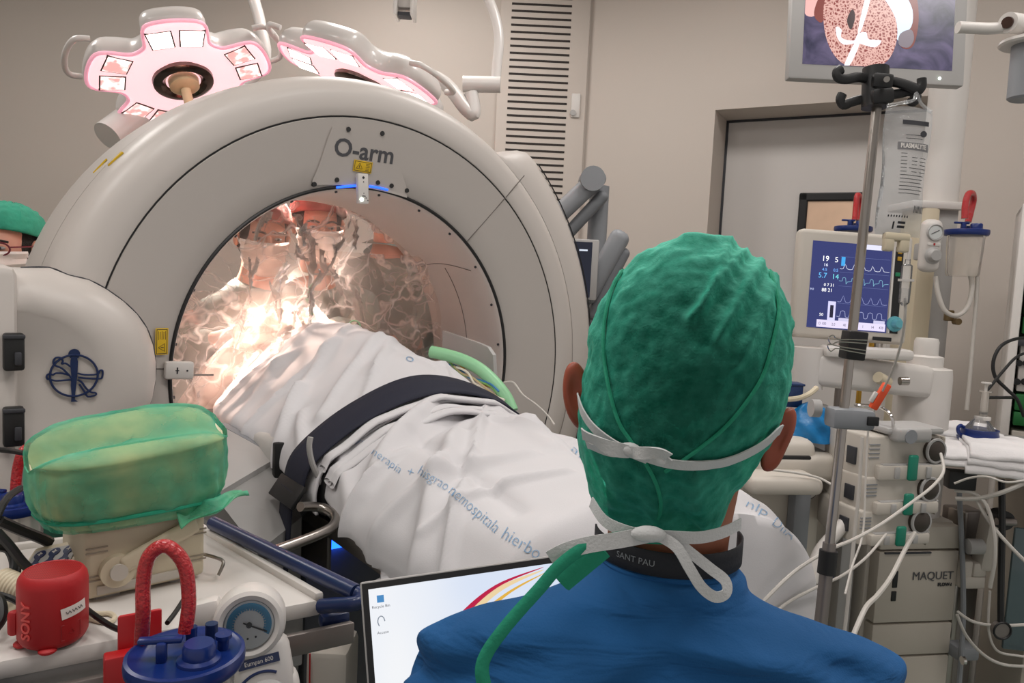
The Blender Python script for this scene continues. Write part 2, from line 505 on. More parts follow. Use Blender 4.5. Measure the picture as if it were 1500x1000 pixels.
LG = lambda p: V((GL(p).x, -GL(p).y, V(p).z))    # world -> scanner-local object coordinates
liner = ring('bore_liner', [(.4835, -.40), (.482, -.38), (.482, -.075), (.484, -.045), (.487, -.02), (.4905, -.004), (.4925, -.002)], M_['liner'])
ring('inner_seal', [(.4915, -.006), (.4925, .0015), (.4965, .004), (.5005, .0015), (.5015, -.006)], M_['black'])
ring('front_cover', [(.5005, -.012), (.5008, -.001), (.502, .0005), (.56, .017), (.62, .033), (.6675, .0445), (.6692, .043), (.6695, .03)], M_['gantry2'])
ring('outer_seal', [(.6685, .036), (.669, .042), (.6735, .043), (.674, .036)], M_['black'])
ring('outer_cover', [(.673, .03), (.6735, .0445), (.675, .046), (.70, .048), (.728, .047), (.743, .043), (.756, .034), (.768, .018), (.776, .002), (.7815, -.03), (.785, -.0695)], M_['gantry'])
ring('side_seam', [(.780, -.068), (.7835, -.0693), (.7835, -.0733), (.780, -.0745)], M_['dark'])
ring('rear_cover', [(.785, -.0735), (.7905, -.12), (.796, -.20), (.796, -.28), (.788, -.36), (.772, -.405), (.74, -.425), (.6, -.43), (.5, -.43), (.4838, -.405), (.4835, -.40)], M_['gantry'])


def hood_rs(a, r, z):
    dg = math.degrees(a); k = max(0, min(1, (60 - dg) / 11)); k = k * k * (3 - 2 * k)
    return .755 + (r - .755) * k


hood = ring('door_cover', [(.757, .034), (.78, .034), (.81, .028), (.845, .014), (.868, -.002), (.879, -.022), (.883, -.06), (.884, -.2), (.88, -.34), (.86, -.39), (.80, -.40), (.77, -.39)], M_['gantry'], t, 70, radians(-75), radians(60), hood_rs)
# groove along the telescoping door and its dark notch
r_ = lambda r, ang, d: V((r * cos(radians(ang)), -d, C.z + r * sin(radians(ang))))
q = GL(GP(772, 246, .0)); ang0 = math.degrees(atan2(q.z - C.z, q.x))
MB().tube([r_(.872, a, .0) for a in [ang0 - 1.5 - i * 3 for i in range(38)]], .0022, 6, 2).build('door_groove', M_['black'], hood)
nb = MB(); pa = [LG(GP(x, y, .016 if i in (0, 3) else .006)) for i, (x, y) in enumerate(((765, 245), (778, 238), (779, 243), (771, 254)))]
nb.add(pa + [p + V((0, .01, -.002)) for p in pa], [(0, 1, 2, 3), (4, 7, 6, 5), (0, 4, 5, 1), (1, 5, 6, 2), (2, 6, 7, 3), (3, 7, 4, 0)]).build('latch_notch', M_['black'], hood)
# seams: radial joint of the door, joint at nine o'clock, seams of the liner
sm = mat('seam_line', '6d6661', .6)
MB().tube([LG(FP(x, y, .0006)) for x, y in ((683, 355), (712, 322), (740, 290))] , .0016, 5, 2).tube([LG(FP(x, y, .0006)) for x, y in ((741, 289), (757, 270), (768, 257))], .0016, 5, 2).build('cover_joint', sm, t)
MB().tube([LG(FP(x, y, .0006)) for x, y in ((204, 540), (230, 540), (247, 540))], .0014, 5, 2).build('cover_joint', sm, t)
cyl_pt = lambda ang, d: V((.4815 * cos(radians(ang)), -d, C.z + .4815 * sin(radians(ang))))
MB().tube([cyl_pt(38 - i * 3, -.19) for i in range(22)], .0013, 5, 2).build('liner_seam', sm, liner)
MB().tube([cyl_pt(37 + 3 * sin(i / 10 * pi), -.05 - .33 * i / 10) for i in range(11)], .0013, 5, 3).build('liner_seam', sm, liner)
# small screws of the inner rim
mb = MB()
for x, y in ((330, 325), (282, 423), (258, 505), (255, 584), (263, 602), (431, 293), (497, 281), (560, 287), (619, 308), (663, 344), (702, 391), (727, 446), (736, 505)):
    p = LG(GP(x, y, .0)); q = V((p.x, 0, p.z - C.z)).normalized() * .4875; c = V((q.x, .022, C.z + q.z))
    mb.cyl(c - q.normalized() * .004 - V((0, .003, 0)), c + q.normalized() * .004, .004, n=10)
mb.build('rim_screws', M_['dark'], liner)['kind'] = 'stuff'
# name plate panel at twelve o'clock
LE = [(487, 186), (480, 203), (474, 222), (466, 246), (457, 266), (461, 274)]
RE = [(577, 192), (579, 206), (583, 225), (589, 255), (597, 279), (596, 286)]


def plate(off):
    def fn(u, v):
        i = v * 5; k = min(4, int(i)); f = i - k
        l = V(LE[k]).lerp(V(LE[k + 1]), f); r = V(RE[k]).lerp(V(RE[k + 1]), f); p = l.lerp(r, u)
        if v > .8: p.y -= (v - .8) / .2 * (6.5 * (1 - (2 * u - .75) ** 2))
        return LG(FP(p.x, p.y, off))
    return fn


pb = MB(); N_ = 20
pb.grid(plate(.0045), N_, N_); pb.grid(plate(-.002), N_, N_)
e = [i * N_ for i in range(N_)] + [(N_ - 1) * N_ + j for j in range(1, N_)] + [i * N_ + N_ - 1 for i in range(N_ - 2, -1, -1)] + [j for j in range(N_ - 2, 0, -1)]
pb.f += [(a, b, b + N_ * N_, a + N_ * N_) for a, b in zip(e, e[1:] + e[:1])]
pl = pb.build('name_plate', M_['gantry2'], t)


def conify(mb, off):
    for v in mb.v: v.y += -(cone(sqrt(v.x ** 2 + (v.z - C.z) ** 2)) + off) - MIDY
    return mb


mb = MB()
for x, y in ((510, 189.5), (559.5, 195.5), (460, 270), (493, 263.5), (553, 267.5), (573, 272), (595.5, 279)):
    c = LG(FP(x, y, .003)); MB().cyl(c + V((0, .004, 0)), c + V((0, -.004, 0)), .0062, n=14).build('bolt', M_['black'], pl)


def facef(x, y, off, sl=0):             # local frame lying on the front cover, x right along the face
    c = LG(FP(x, y, off)); a = atan2(c.z - C.z, c.x); nrm = V((-.26 * cos(a) * 1, -1, -.26 * sin(a) * 1)).normalized()
    nrm = V((.0, -1, .0)) if sl else V((-.255 * cos(a), -1, -.255 * sin(a))).normalized()
    return frame(c, nrm, V((1, 0, 0)))


c_ = LG(FP(533, 223)); MIDY = c_.y
conify(text_mb('O-arm', .062, frame(c_, V((0, -1, 0)), V((1, 0, 0))), .0004, bold=.0011, sx=1.04), .0052).build('lettering', M_['greyink'], pl)


def warn(x, y, w, h, rot, par):
    M = facef(x, y, .0075) @ rotz(rot)
    o = MB(M).box((0, 0, 0), (w, h, .001), .0003).build('warning_label', M_['yellow'], par)
    mb = MB(M)
    for sx, sy, bw, bh in ((0, h / 2 - .003, w - .005, .0012), (0, -h / 2 + .003, w - .005, .0012), (w / 2 - .003, 0, .0012, h - .005), (-w / 2 + .003, 0, .0012, h - .005)):
        mb.box((sx, sy, .0007), (bw, bh, .0004))
    tx = -w / 2 + .017; s_ = h * .3
    mb.tube([(tx - s_, -s_ * .7, .0008), (tx + s_, -s_ * .7, .0008), (tx, s_ * .9, .0008)], .0008, 4, 1, closed=True)
    mb.box((tx, -.001, .0008), (.0018, s_ * .7, .0004))
    for k in range(5): mb.box((w / 2 - .006 - (w - .04) / 2, h * .28 - k * h * .14, .0007), ((w - .042) * (1 - .12 * (k % 2)), .0011, .0003))
    mb.build('print', M_['ink'], o)
    return o


warn(531.5, 244, .054, .030, -.02, pl)
warn(237, 500, .062, .030, pi / 2, t)
# laser pointer clips at twelve and nine o'clock
def clip(pts, name, w):
    c0, c1 = LG(FP(*pts[0], .012)), LG(GP(*pts[1], .012))
    ax_ = (c1 - c0); M = frame((c0 + c1) / 2, V((0, -1, 0)), ax_)
    o = MB(M).box((0, 0, 0), (ax_.length, w, .018), .004).build(name, M_['white'], t)
    mm = MB(M)
    for u, v, r in ((-.36, 0, .0035), (-.22, 0, .0016), (.30, .006, .0016), (.38, .011, .0016), (.15, 0, .0012)):
        mm.cyl((u * ax_.length, v * w / .03, .008), (u * ax_.length, v * w / .03, .0098), r, n=10)
    mm.box((.24 * ax_.length, 0, .009), (.0022, .010, .0012)); mm.build('clip_marks', M_['ink'], o)
    MB(M).cyl((.36 * ax_.length, -.007, .008), (.36 * ax_.length, -.007, .0105), .005, n=12).build('light', M_['led'], o)


clip(((531, 254), (530, 299)), 'pointer_clip', .031)
a, b = LG(GP(247, 542, .012)), LG(GP(277, 542, .012))
M = frame((a + b) / 2, V((0, -1, 0)), b - a)
o = MB(M).box((0, 0, 0), (.064, .042, .02), .006).build('pointer_clip', M_['white'], t)
MB(M).box((-.006, 0, .0102), (.003, .015, .001)).cyl((.016, 0, .009), (.016, 0, .011), .002).box((-.006, 0, .0102), (.008, .002, .001)).build('clip_marks', M_['ink'], o)
MB(M).box((.055, -.012, -.004), (.05, .004, .003)).build('spring', M_['steel'], o)
# blue status light of the seal, either side of the clip
bl = mat('blue_status_glow', '2b57c8', .3, var=0, emit=1.6, ecol='1f55ff')
MB().tube([LG(GP(x, y, .006)) for x, y in ((493, 274.5), (507, 273), (523, 272))], .0032, 6, 3).tube([LG(GP(x, y, .006)) for x, y in ((541, 272.5), (556, 275), (568, 278))], .0028, 6, 3).build('status_light', bl, t)
# little yellow arrows of the shell side
for x, y in ((155, 240), (174, 240)):
    p = onplane(x, y, C - .05 * AX, AX); q = GL(p)
    a = atan2(q.z - C.z, q.x)
    dd = -.03 if x > 165 else -.11
    rs_ = .7825 if x > 165 else .7895
    s0 = V((rs_ * cos(a), -dd, C.z + rs_ * sin(a)))
    M = frame(s0, V((cos(a), -.12 if x > 165 else 0.08, sin(a))), V((-sin(a), 0, cos(a))))
    MB(M).prism([(-.022, -.007), (-.020, .010), (.022, -.004)], .0035, tr(0, 0, -.001)).build('arrow_sticker', M_['yellow'], t)

# ---- swivel housing on the left side of the ring
bd = [(GL(GP(x, y, .045)).x, GL(GP(x, y, .045)).z) for x, y in ((30, 392), (72, 392), (100, 403), (130, 410), (156, 424), (180, 441), (200, 460), (214, 480), (223, 504), (227, 528), (227, 552), (222, 580), (213, 603), (200, 625), (182, 646), (150, 668), (110, 682), (40, 690))]
bd = [(-1.02, bd[0][1])] + [(x, z) for x, z in bd] + [(-1.02, bd[-1][1] - .0)]
bd[1] = (bd[1][0], bd[0][1]); bd[-2] = (bd[-2][0], bd[-1][1])
cx0, cz0 = -.86, (bd[0][1] + bd[-1][1]) / 2


def inset(k): return [((cx0 + (x - cx0) * k) if x > cx0 else x, cz0 + (z - cz0) * k) for x, z in bd]


lay = [(1, .0), (1, .05), (.985, .075), (.955, .10), (.90, .122), (.82, .138), (.72, .146), (.62, .149), (.60, .146)]
vs = []; fs = []; n = len(bd)
for k, d in lay: vs += [V((x, -d, z)) for x, z in inset(k)]
for L_ in range(len(lay) - 1):
    for i in range(n): a, b = L_ * n + i, L_ * n + (i + 1) % n; fs.append((a, b, b + n, a + n))
fs.append(tuple(range((len(lay) - 1) * n, len(lay) * n)))
hs = MB().add(vs, fs).build('swivel_housing', M_['gantry'], t, angle=60)
MB().tube([V((x, -.047, z)) for x, z in bd[1:-1]], .0022, 6, 3).build('housing_seam', M_['dark'], hs)
# side column carrying the ring (left edge of the frame)
SD = .17
sx = GL(GP(27, 560, SD)).x
sz1, sz0 = GL(GP(10, 388, SD)).z, .12
MB().box((sx - .35, -SD / 2 + .085, (sz0 + sz1) / 2), (.70, SD + .17, sz1 - sz0), .02).build('column_housing', M_['gantry'], t)
MB().box((sx + .012, -.06, (sz0 + sz1) / 2 + .05), (.02, .15, sz1 - sz0 - .2), .006).build('column_edge', M_['lgrey'], t)
for y0, y1 in ((488, 542), (597, 652)):
    a, b = GP(4, y0, SD + .012), GP(36, y1, SD + .012); a, b = LG(a), LG(b)
    ho = MB().box(((a.x + b.x) / 2, -SD - .008, (a.z + b.z) / 2), (b.x - a.x, .028, a.z - b.z), .005).build('latch', M_['black'], t)
    MB().box(((a.x + b.x) / 2 + .006, -SD - .024, (a.z + b.z) / 2 - .012), ((b.x - a.x) * .35, .006, (a.z - b.z) * .36), .003).box(((a.x + b.x) / 2, -SD - .02, a.z - .006), ((b.x - a.x) * 1.05, .01, .008), .002).build('catch', M_['dark'], ho)
# base of the ring and its floor stand
MB().box((-.9, .15, .3), (.7, .5, .56), .05).box((-.1, .18, .12), (1.9, .42, .2), .04).build('floor_base', M_['gantry'], t)
# drawn emblem: a circle with a standing and two reclining figures
HF = .1505


def hp(x, y): p = LG(GP(x, y, HF)); return V((p.x, -HF, p.z))


E8 = lambda x, y: hp(x / 2.5, 300 + y / 2.5)
mb = MB()
cc = E8(272, 625); rr = (E8(358, 620) - cc).length
mb.tube([cc + V((rr * cos(a), 0, rr * sin(a))) for a in [i * pi / 16 for i in range(32)]], .0022, 6, 2, closed=True)
# standing figure (solid)
mb.add([*(E8(x, y) for x, y in ((263, 556), (282, 556), (286, 575), (284, 612), (280, 655), (276, 690), (274, 712), (286, 720), (260, 721), (262, 695), (259, 660), (261, 625), (257, 590), (258, 568)))], [tuple(range(14))])
hc = E8(272, 546); mb.add([hc + V((.0105 * cos(i * pi / 8), -.0003, .0105 * sin(i * pi / 8))) for i in range(16)], [tuple(range(16))])
mb.build('emblem', M_['navy'], hs)
mb = MB()
loop = lambda pts, cl=True: mb.tube([E8(x, y) for x, y in pts], .0019, 6, 3, closed=cl)
loop([(196, 570), (204, 560), (222, 560), (230, 572), (226, 582), (240, 580), (258, 592)], False)
loop([(196, 570), (196, 582), (206, 590), (226, 598), (246, 616), (262, 634)], False)
loop([(284, 616), (310, 622), (356, 620), (366, 606), (376, 608), (374, 630), (366, 636), (330, 636), (286, 632)], False)
loop([(262, 640), (236, 642), (206, 644), (186, 640), (172, 636), (172, 624), (182, 618), (194, 622), (206, 616), (236, 618), (256, 626)], False)
loop([(284, 640), (300, 650), (316, 672), (334, 686), (350, 688), (350, 696), (322, 702), (308, 682), (290, 656)], False)
mb.build('emblem', M_['navy'], hs)
# ------------------------------------------------------------------ operating table under the drapes
t = thing('operating_table', 'steel operating table running through the ring under the white drapes', 'operating table', (C.x, C.y, 0), YAW)
OT = t
TT = 1.06
MB().box((0, -.30, TT - .03), (.52, 1.5, .06), .015).build('table_top', M_['dark'], t)
for s in (-1, 1):
    ra = MB().box((s * .285, -.35, TT - .045), (.012, 1.3, .034), .002).build('side_rail', M_['steel'], t)
    mb = MB()
    for k in range(4): mb = MB().box((s * .272, -.9 + k * .38, TT - .045), (.02, .03, .025), .002).build('rail_spacer', M_['steel'], ra)
MB().box((0, -.74, .55), (.30, .24, .94), .03).build('column', M_['steel2'], t)
MB().box((.0, -.72, .06), (.36, .50, .12), .03).build('foot', M_['steel2'], t)
# grip bar at the side of the table
MB().tube([LG(onz(x, y, z)) for x, y, z in ((440, 742, 1.10), (462, 742, 1.09), (478, 746, 1.085), (491, 757, 1.08), (488, 770, 1.08), (470, 781, 1.08), (440, 793, 1.08), (405, 806, 1.08), (384, 816, 1.08))], .0095, 12, 5).build('grip_bar', M_['steel'], t)
for k, (X_, d_) in enumerate(((-.272, .26),)):
    MB().box((X_, -d_, TT - .10), (.012, .30, .12), .004).build('side_panel', M_['dark'] if k else M_['steel2'], t)
# buckle block that takes the strap
a, b = LG(GP(452, 628, .44)), LG(GP(482, 655, .44))
MB().box((-.305, -.43, 1.10), (.03, .09, .09), .01).build('rail_clamp', M_['black'], t)
MB().tube([LG(GP(x, y, .46)) for x, y in ((455, 640), (453, 655), (458, 680), (470, 705), (484, 722))], .006, 8, 5).build('bent_rod', M_['lgrey'], t)

# grey instrument cover below the patient's arm
t = thing('grey_equipment_box', 'grey box with a sloping lid standing between the ring scanner and the patient', 'equipment box', (C.x, C.y, 0), YAW)
A_, B_ = LG(onz(268, 646, 1.15)), LG(onz(318, 620, 1.17))
C_, D_ = LG(onz(407, 669, 1.12)), LG(onz(318, 722, 1.09))
C2, D2 = LG(onz(442, 757, 1.03)), LG(onz(378, 808, 1.0))
bk = V((.0, .12, 0))


def solid(mb, q, ex):
    n = len(q); return mb.add(list(q) + [p + ex for p in q], [tuple(range(n)), tuple(range(2 * n - 1, n - 1, -1))] + [(i, (i + 1) % n, n + (i + 1) % n, n + i) for i in range(n)])


lid = solid(MB(), [A_, B_, C_, D_], V((0, 0, -.012))).build('lid', M_['lgrey'], t, smooth=False)
A3 = V((A_.x - .0, A_.y, D2.z)); B3 = V((B_.x + .02, B_.y + .02, C2.z))
sink = V((0, 0, -.0125))
MB().add([A_ + sink, B_ + sink, C_ + sink, D_ + sink, A3, B3, C2, D2], [(0, 1, 2, 3), (3, 2, 6, 7), (2, 1, 5, 6), (0, 3, 7, 4), (1, 0, 4, 5), (7, 6, 5, 4)]).build('body', M_['mgrey'], t, smooth=False)
F0, F1, F2 = LG(onz(331, 619, 1.165)), LG(onz(431, 658, 1.115)), LG(onz(458, 742, 1.03))
up_ = V((0, 0, .001))
fk = MB()
solid(fk, [B_ + up_, F0, F1, C_ + up_], V((0, .004, -.03))); solid(fk, [C_, F1, F2, C2], V((.01, .02, 0)))
fk.build('flank', M_['grey'], t, smooth=False)
MB().add([D2, C2, C2 + V((.06, .14, 0)), A3] + [V((p.x, p.y, 0)) for p in (D2, C2, C2 + V((.06, .14, 0)), A3)], [(0, 1, 2, 3), (0, 4, 5, 1), (1, 5, 6, 2), (2, 6, 7, 3), (3, 7, 4, 0), (7, 6, 5, 4)]).build('pedestal', M_['lgrey'], t, smooth=False)
q = LG(onz(352, 632, 1.15)); MB().box((q.x, q.y, q.z), (.03, .012, .003), .001).build('maker_mark', M_['dark'], lid)

# ------------------------------------------------------------------ drapes
def prof_at(keys, d):
    """keys: list of (d, [(X,z)...]); linear interpolation between the profiles"""
    for (d0, p0), (d1, p1) in zip(keys, keys[1:]):
        if d <= d1:
            f = max(0, min(1, (d - d0) / (d1 - d0))); f = f * f * (3 - 2 * f)
            return [(a[0] + (b[0] - a[0]) * f, a[1] + (b[1] - a[1]) * f) for a, b in zip(p0, p1)]
    return keys[-1][1]


def ridged(p, s): return 1 - abs(noise.noise(V(p) * s)) * 2


def drape(name, keys, d0, d1, nu, nv, folds, par, mt=None, th=.006):
    def fn(u, v):
        d = d0 + (d1 - d0) * v
        pr = prof_at(keys, d); sp = SPL(pr, u)
        return V((sp[0], -d, sp[1]))
    def SPL(pr, u):
        n = len(pr) - 1; i = min(n - 1, int(u * n)); f = u * n - i
        g = lambda j: V((pr[max(0, min(n, j))][0], pr[max(0, min(n, j))][1], 0))
        a, b, c, e = g(i - 1), g(i), g(i + 1), g(i + 2)
        r = .5 * ((2 * b) + (c - a) * f + (2 * a - 5 * b + 4 * c - e) * f * f + (3 * b - a - 3 * c + e) * f ** 3)
        return (r.x, r.y)
    P_ = [[fn(i / (nu - 1), j / (nv - 1)) for j in range(nv)] for i in range(nu)]
    out = [[None] * nv for _ in range(nu)]
    for i in range(nu):
        for j in range(nv):
            a = P_[min(nu - 1, i + 1)][j] - P_[max(0, i - 1)][j]; b = P_[i][min(nv - 1, j + 1)] - P_[i][max(0, j - 1)]
            nn = b.cross(a).normalized() * 1
            if nn.z < -.2: nn = -nn
            out[i][j] = P_[i][j] + nn * folds(P_[i][j], i / (nu - 1), j / (nv - 1))
    mb = MB(); mb.grid(lambda u, v: out[round(u * (nu - 1))][round(v * (nv - 1))], nu, nv)
    o = mb.build(name, mt or M_['sheet'], par, angle=70, mods=[('SOLIDIFY', dict(thickness=th, offset=-1))])
    return o, mb


def fold(p, p0, p1, w, h):          # a soft crease running from p0 to p1 in (X,d) space
    a = V((p0[0], p0[1])); b = V((p1[0], p1[1])); q = V((p.x, -p.y)); ab = b - a
    f = (q - a).dot(ab) / ab.length_squared; fc = max(0, min(1, f)); r = (q - a - ab * fc).length
    return 1.45 * h * exp(-(r / (w * .72)) ** 2) * (1 - .35 * abs(2 * fc - 1))


# lower sheet over the legs
LK = [
    (.24, [(-.30, 1.09), (-.305, 1.12), (-.295, 1.155), (-.22, 1.235), (-.05, 1.285), (.10, 1.27), (.22, 1.205), (.30, 1.11), (.33, 1.0), (.34, .86)]),
    (.42, [(-.30, 1.07), (-.31, 1.11), (-.295, 1.15), (-.21, 1.21), (-.05, 1.262), (.10, 1.24), (.24, 1.17), (.34, 1.10), (.38, 1.0), (.39, .86)]),
    (.60, [(-.31, 1.04), (-.325, 1.08), (-.305, 1.13), (-.22, 1.20), (-.05, 1.235), (.10, 1.22), (.25, 1.16), (.36, 1.10), (.40, .98), (.41, .84)]),
    (.80, [(-.33, 1.01), (-.335, 1.06), (-.31, 1.12), (-.22, 1.19), (-.05, 1.225), (.10, 1.21), (.25, 1.165), (.37, 1.11), (.44, 1.0), (.46, .84)]),
    (1.02, [(-.33, .97), (-.335, 1.03), (-.30, 1.10), (-.22, 1.17), (-.05, 1.205), (.10, 1.21), (.25, 1.18), (.38, 1.12), (.49, 1.03), (.53, .80)]),
    (1.10, [(-.33, .82), (-.33, .92), (-.30, 1.00), (-.20, 1.09), (-.05, 1.15), (.10, 1.17), (.25, 1.145), (.38, 1.085), (.48, .98), (.52, .78)]),
    (1.15, [(-.30, .60), (-.30, .70), (-.26, .76), (-.18, .80), (-.05, .82), (.10, .82), (.20, .82), (.34, .82), (.43, .76), (.47, .62)])]


def lf(p, u, v):
    X, d = p.x, -p.y; q = V((X, d, p.z))
    w = min(1, max(0, (.5 - u) * 4)) if u < .5 else min(1, max(0, (u - .62) * 4))
    h = .010 * noise.noise(q * 5.5) + .004 * noise.noise(q * 14)
    h += w * .016 * sin(d * 21 + 3 * noise.noise(q * 4)) * (.5 + noise.noise(q * 3))
    h += fold(p, (-.02, .42), (-.30, .62), .03, .022) + fold(p, (.10, .45), (.02, .78), .035, .016) + fold(p, (-.10, .62), (-.33, .86), .028, .022)
    h += fold(p, (.12, .55), (.30, .72), .03, .014) + fold(p, (-.05, .80), (-.32, .72), .02, .012) + fold(p, (.06, .38), (-.10, .50), .018, .010)
    h += fold(p, (-.16, .55), (-.20, .95), .022, -.012) + fold(p, (.02, .50), (-.16, .58), .02, -.010) + fold(p, (.16, .62), (.0, .95), .024, -.010)
    h += fold(p, (.2, .35), (.12, .60), .025, .012) + fold(p, (-.25, .40), (-.34, .66), .018, .010)
    h += fold(p, (.08, .46), (-.14, .74), .012, .014) + fold(p, (-.14, .74), (-.34, .95), .013, .013) + fold(p, (.1, .46), (.27, .9), .013, .011)
    h += fold(p, (-.2, .6), (-.36, .63), .011, .010) + fold(p, (-.05, .9), (-.3, .84), .012, .010) + fold(p, (.05, .5), (.05, .9), .011, .008)
    return h


leg = thing('patient_sheet', 'white printed cotton sheet over the patient on the table, hem hanging at the side', 'sheet', (C.x, C.y, 0), YAW)
so, smb = drape('cloth', LK, .24, 1.15, 150, 150, lf, leg)

UK = [
    (-.42, [(-.27, 1.12), (-.27, 1.16), (-.23, 1.22), (-.16, 1.31), (-.02, 1.37), (.10, 1.34), (.18, 1.25), (.24, 1.15), (.27, 1.08)]),
    (-.18, [(-.335, 1.14), (-.335, 1.165), (-.29, 1.205), (-.17, 1.31), (-.03, 1.395), (.10, 1.365), (.20, 1.27), (.27, 1.15), (.30, 1.07)]),
    (.02, [(-.345, 1.14), (-.345, 1.165), (-.30, 1.20), (-.18, 1.295), (-.03, 1.39), (.10, 1.36), (.21, 1.265), (.28, 1.15), (.31, 1.06)]),
    (.20, [(-.31, 1.08), (-.32, 1.13), (-.29, 1.19), (-.19, 1.27), (-.04, 1.345), (.10, 1.325), (.20, 1.255), (.27, 1.15), (.30, 1.05)]),
    (.40, [(-.325, 1.06), (-.335, 1.11), (-.31, 1.17), (-.20, 1.245), (-.05, 1.295), (.10, 1.275), (.21, 1.21), (.28, 1.12), (.31, 1.04)]),
    (.47, [(-.33, 1.06), (-.335, 1.11), (-.31, 1.165), (-.20, 1.235), (-.05, 1.275), (.10, 1.255), (.21, 1.19), (.28, 1.11), (.31, 1.03)])]


def uf(p, u, v):
    X, d = p.x, -p.y; q = V((X, d, p.z))
    h = .006 * noise.noise(q * 6) + .003 * noise.noise(q * 18)
    h += fold(p, (-.05, -.2), (-.34, .0), .025, .014) + fold(p, (-.02, -.05), (-.30, .18), .02, .012) + fold(p, (.02, .06), (-.25, .30), .018, .012)
    h += fold(p, (.10, .0), (-.10, .26), .014, .008) + fold(p, (-.14, -.1), (-.36, -.1), .016, .010) + fold(p, (.16, .1), (.06, .35), .018, .008)
    h += fold(p, (-.22, .12), (-.32, .24), .018, .018) + fold(p, (-.26, .22), (-.31, .34), .016, .012) + fold(p, (0, .15), (-.2, .38), .012, .009)
    h += fold(p, (-.1, -.3), (.18, -.1), .015, .007) + fold(p, (.05, .2), (.22, .32), .012, .008)
    h += fold(p, (-.12, -.22), (-.38, -.16), .012, .009) + fold(p, (-.08, .02), (-.36, .07), .012, .010) + fold(p, (.12, -.2), (-.05, -.02), .012, .006)
    return h


up = thing('torso_sheet', 'white cotton sheet over the patient from the strap into the bright scanner opening', 'sheet', (C.x, C.y, 0), YAW)
uo, umb = drape('cloth', UK, -.42, .47, 110, 120, uf, up)
# folded-over hem of the sheet below the strap
mb = MB()
for k, (dd, hh) in enumerate(((.47, .010), (.495, .004), (.515, -.002))):
    def hem(u, v, dd=dd, hh=hh):
        pr = prof_at(UK, min(.47, dd)); i = .2 + u * .6; n = len(pr) - 1; a = int(i * n); f = i * n - a
        x = pr[a][0] + (pr[min(n, a + 1)][0] - pr[a][0]) * f; z = pr[a][1] + (pr[min(n, a + 1)][1] - pr[a][1]) * f
        an = 2 * pi * v
        return V((x, -(dd + .016 * cos(an) + .008 * noise.noise(V((x * 8, dd * 30, 0)))), z + hh - (.012 if dd > .47 else 0) + .007 * sin(an) + .004 * noise.noise(V((x * 20, dd * 40, 3)))))
    mb.grid(hem, 40, 13)
mb.build('folded_hem', M_['sheet'], up, angle=80)

# padded arm rest under the sheet at the near side
t = thing('arm_rest', 'pale grey padded arm rest below the sheet on the near side', 'arm rest', (C.x, C.y, 0), YAW)
a = LG(GX(360, 600, -.33)); 
MB().box((-.285, -.06, 1.125), (.10, .36, .08), .02, seg=3).build('pad', M_['foam'], t)
MB().box((-.30, .02, 1.062), (.06, .44, .03), .006).build('support', M_['dark'], t)
MB().box((-.285, -.25, 1.12), (.108, .018, .09), .004).build('end_strap', M_['black'], t)

# navy strap across the hips
t = thing('patient_strap', 'wide navy webbing strap across the covered patient', 'strap', (C.x, C.y, 0), YAW)
def strap_pt(u, v):
    dc = .405 + .03 * (u - .3); d = dc + (v - .5) * .105
    pr = prof_at(UK, min(.47, d)); n = len(pr) - 1; i = .12 + u * .76; a = min(n - 1, int(i * n)); f = i * n - a
    g = lambda j: V((pr[max(0, min(n, j))][0], pr[max(0, min(n, j))][1], 0))
    p0, p1, p2, p3 = g(a - 1), g(a), g(a + 1), g(a + 2)
    r = .5 * ((2 * p1) + (p2 - p0) * f + (2 * p0 - 5 * p1 + 4 * p2 - p3) * f * f + (3 * p1 - p0 - 3 * p2 + p3) * f ** 3)
    c = V((-.03, 1.12)); o = (V((r.x, r.y)) - c).normalized() * .016
    return V((r.x + o.x, -d, r.y + o.y))
MB().grid(strap_pt, 60, 8).build('webbing', M_['strapm'], t, angle=70, mods=[('SOLIDIFY', dict(thickness=.004, offset=0))])
a = strap_pt(0, .2); b = strap_pt(0, .8)
MB(frame((a + b) / 2 + V((-.012, 0, -.012)), V((-1, 0, .7)), V((0, 1, 0)))).box((0, 0, 0), (.125, .05, .010), .003).build('buckle', M_['black'], t)
mb = MB()
mb.grid(lambda u, v: a.lerp(b, v) + V((-.012 - .01 * u, 0, -.005 - .20 * u)), 8, 4).build('hanging_end', M_['strapm'], t, mods=[('SOLIDIFY', dict(thickness=.004, offset=0))])

# printed words on the sheet
GM = W(leg)
def bvh(o, mb): return BVHTree.FromPolygons([GM @ v for v in mb.v], mb.f)
tree = bvh(so, smb); utree = bvh(uo, umb)


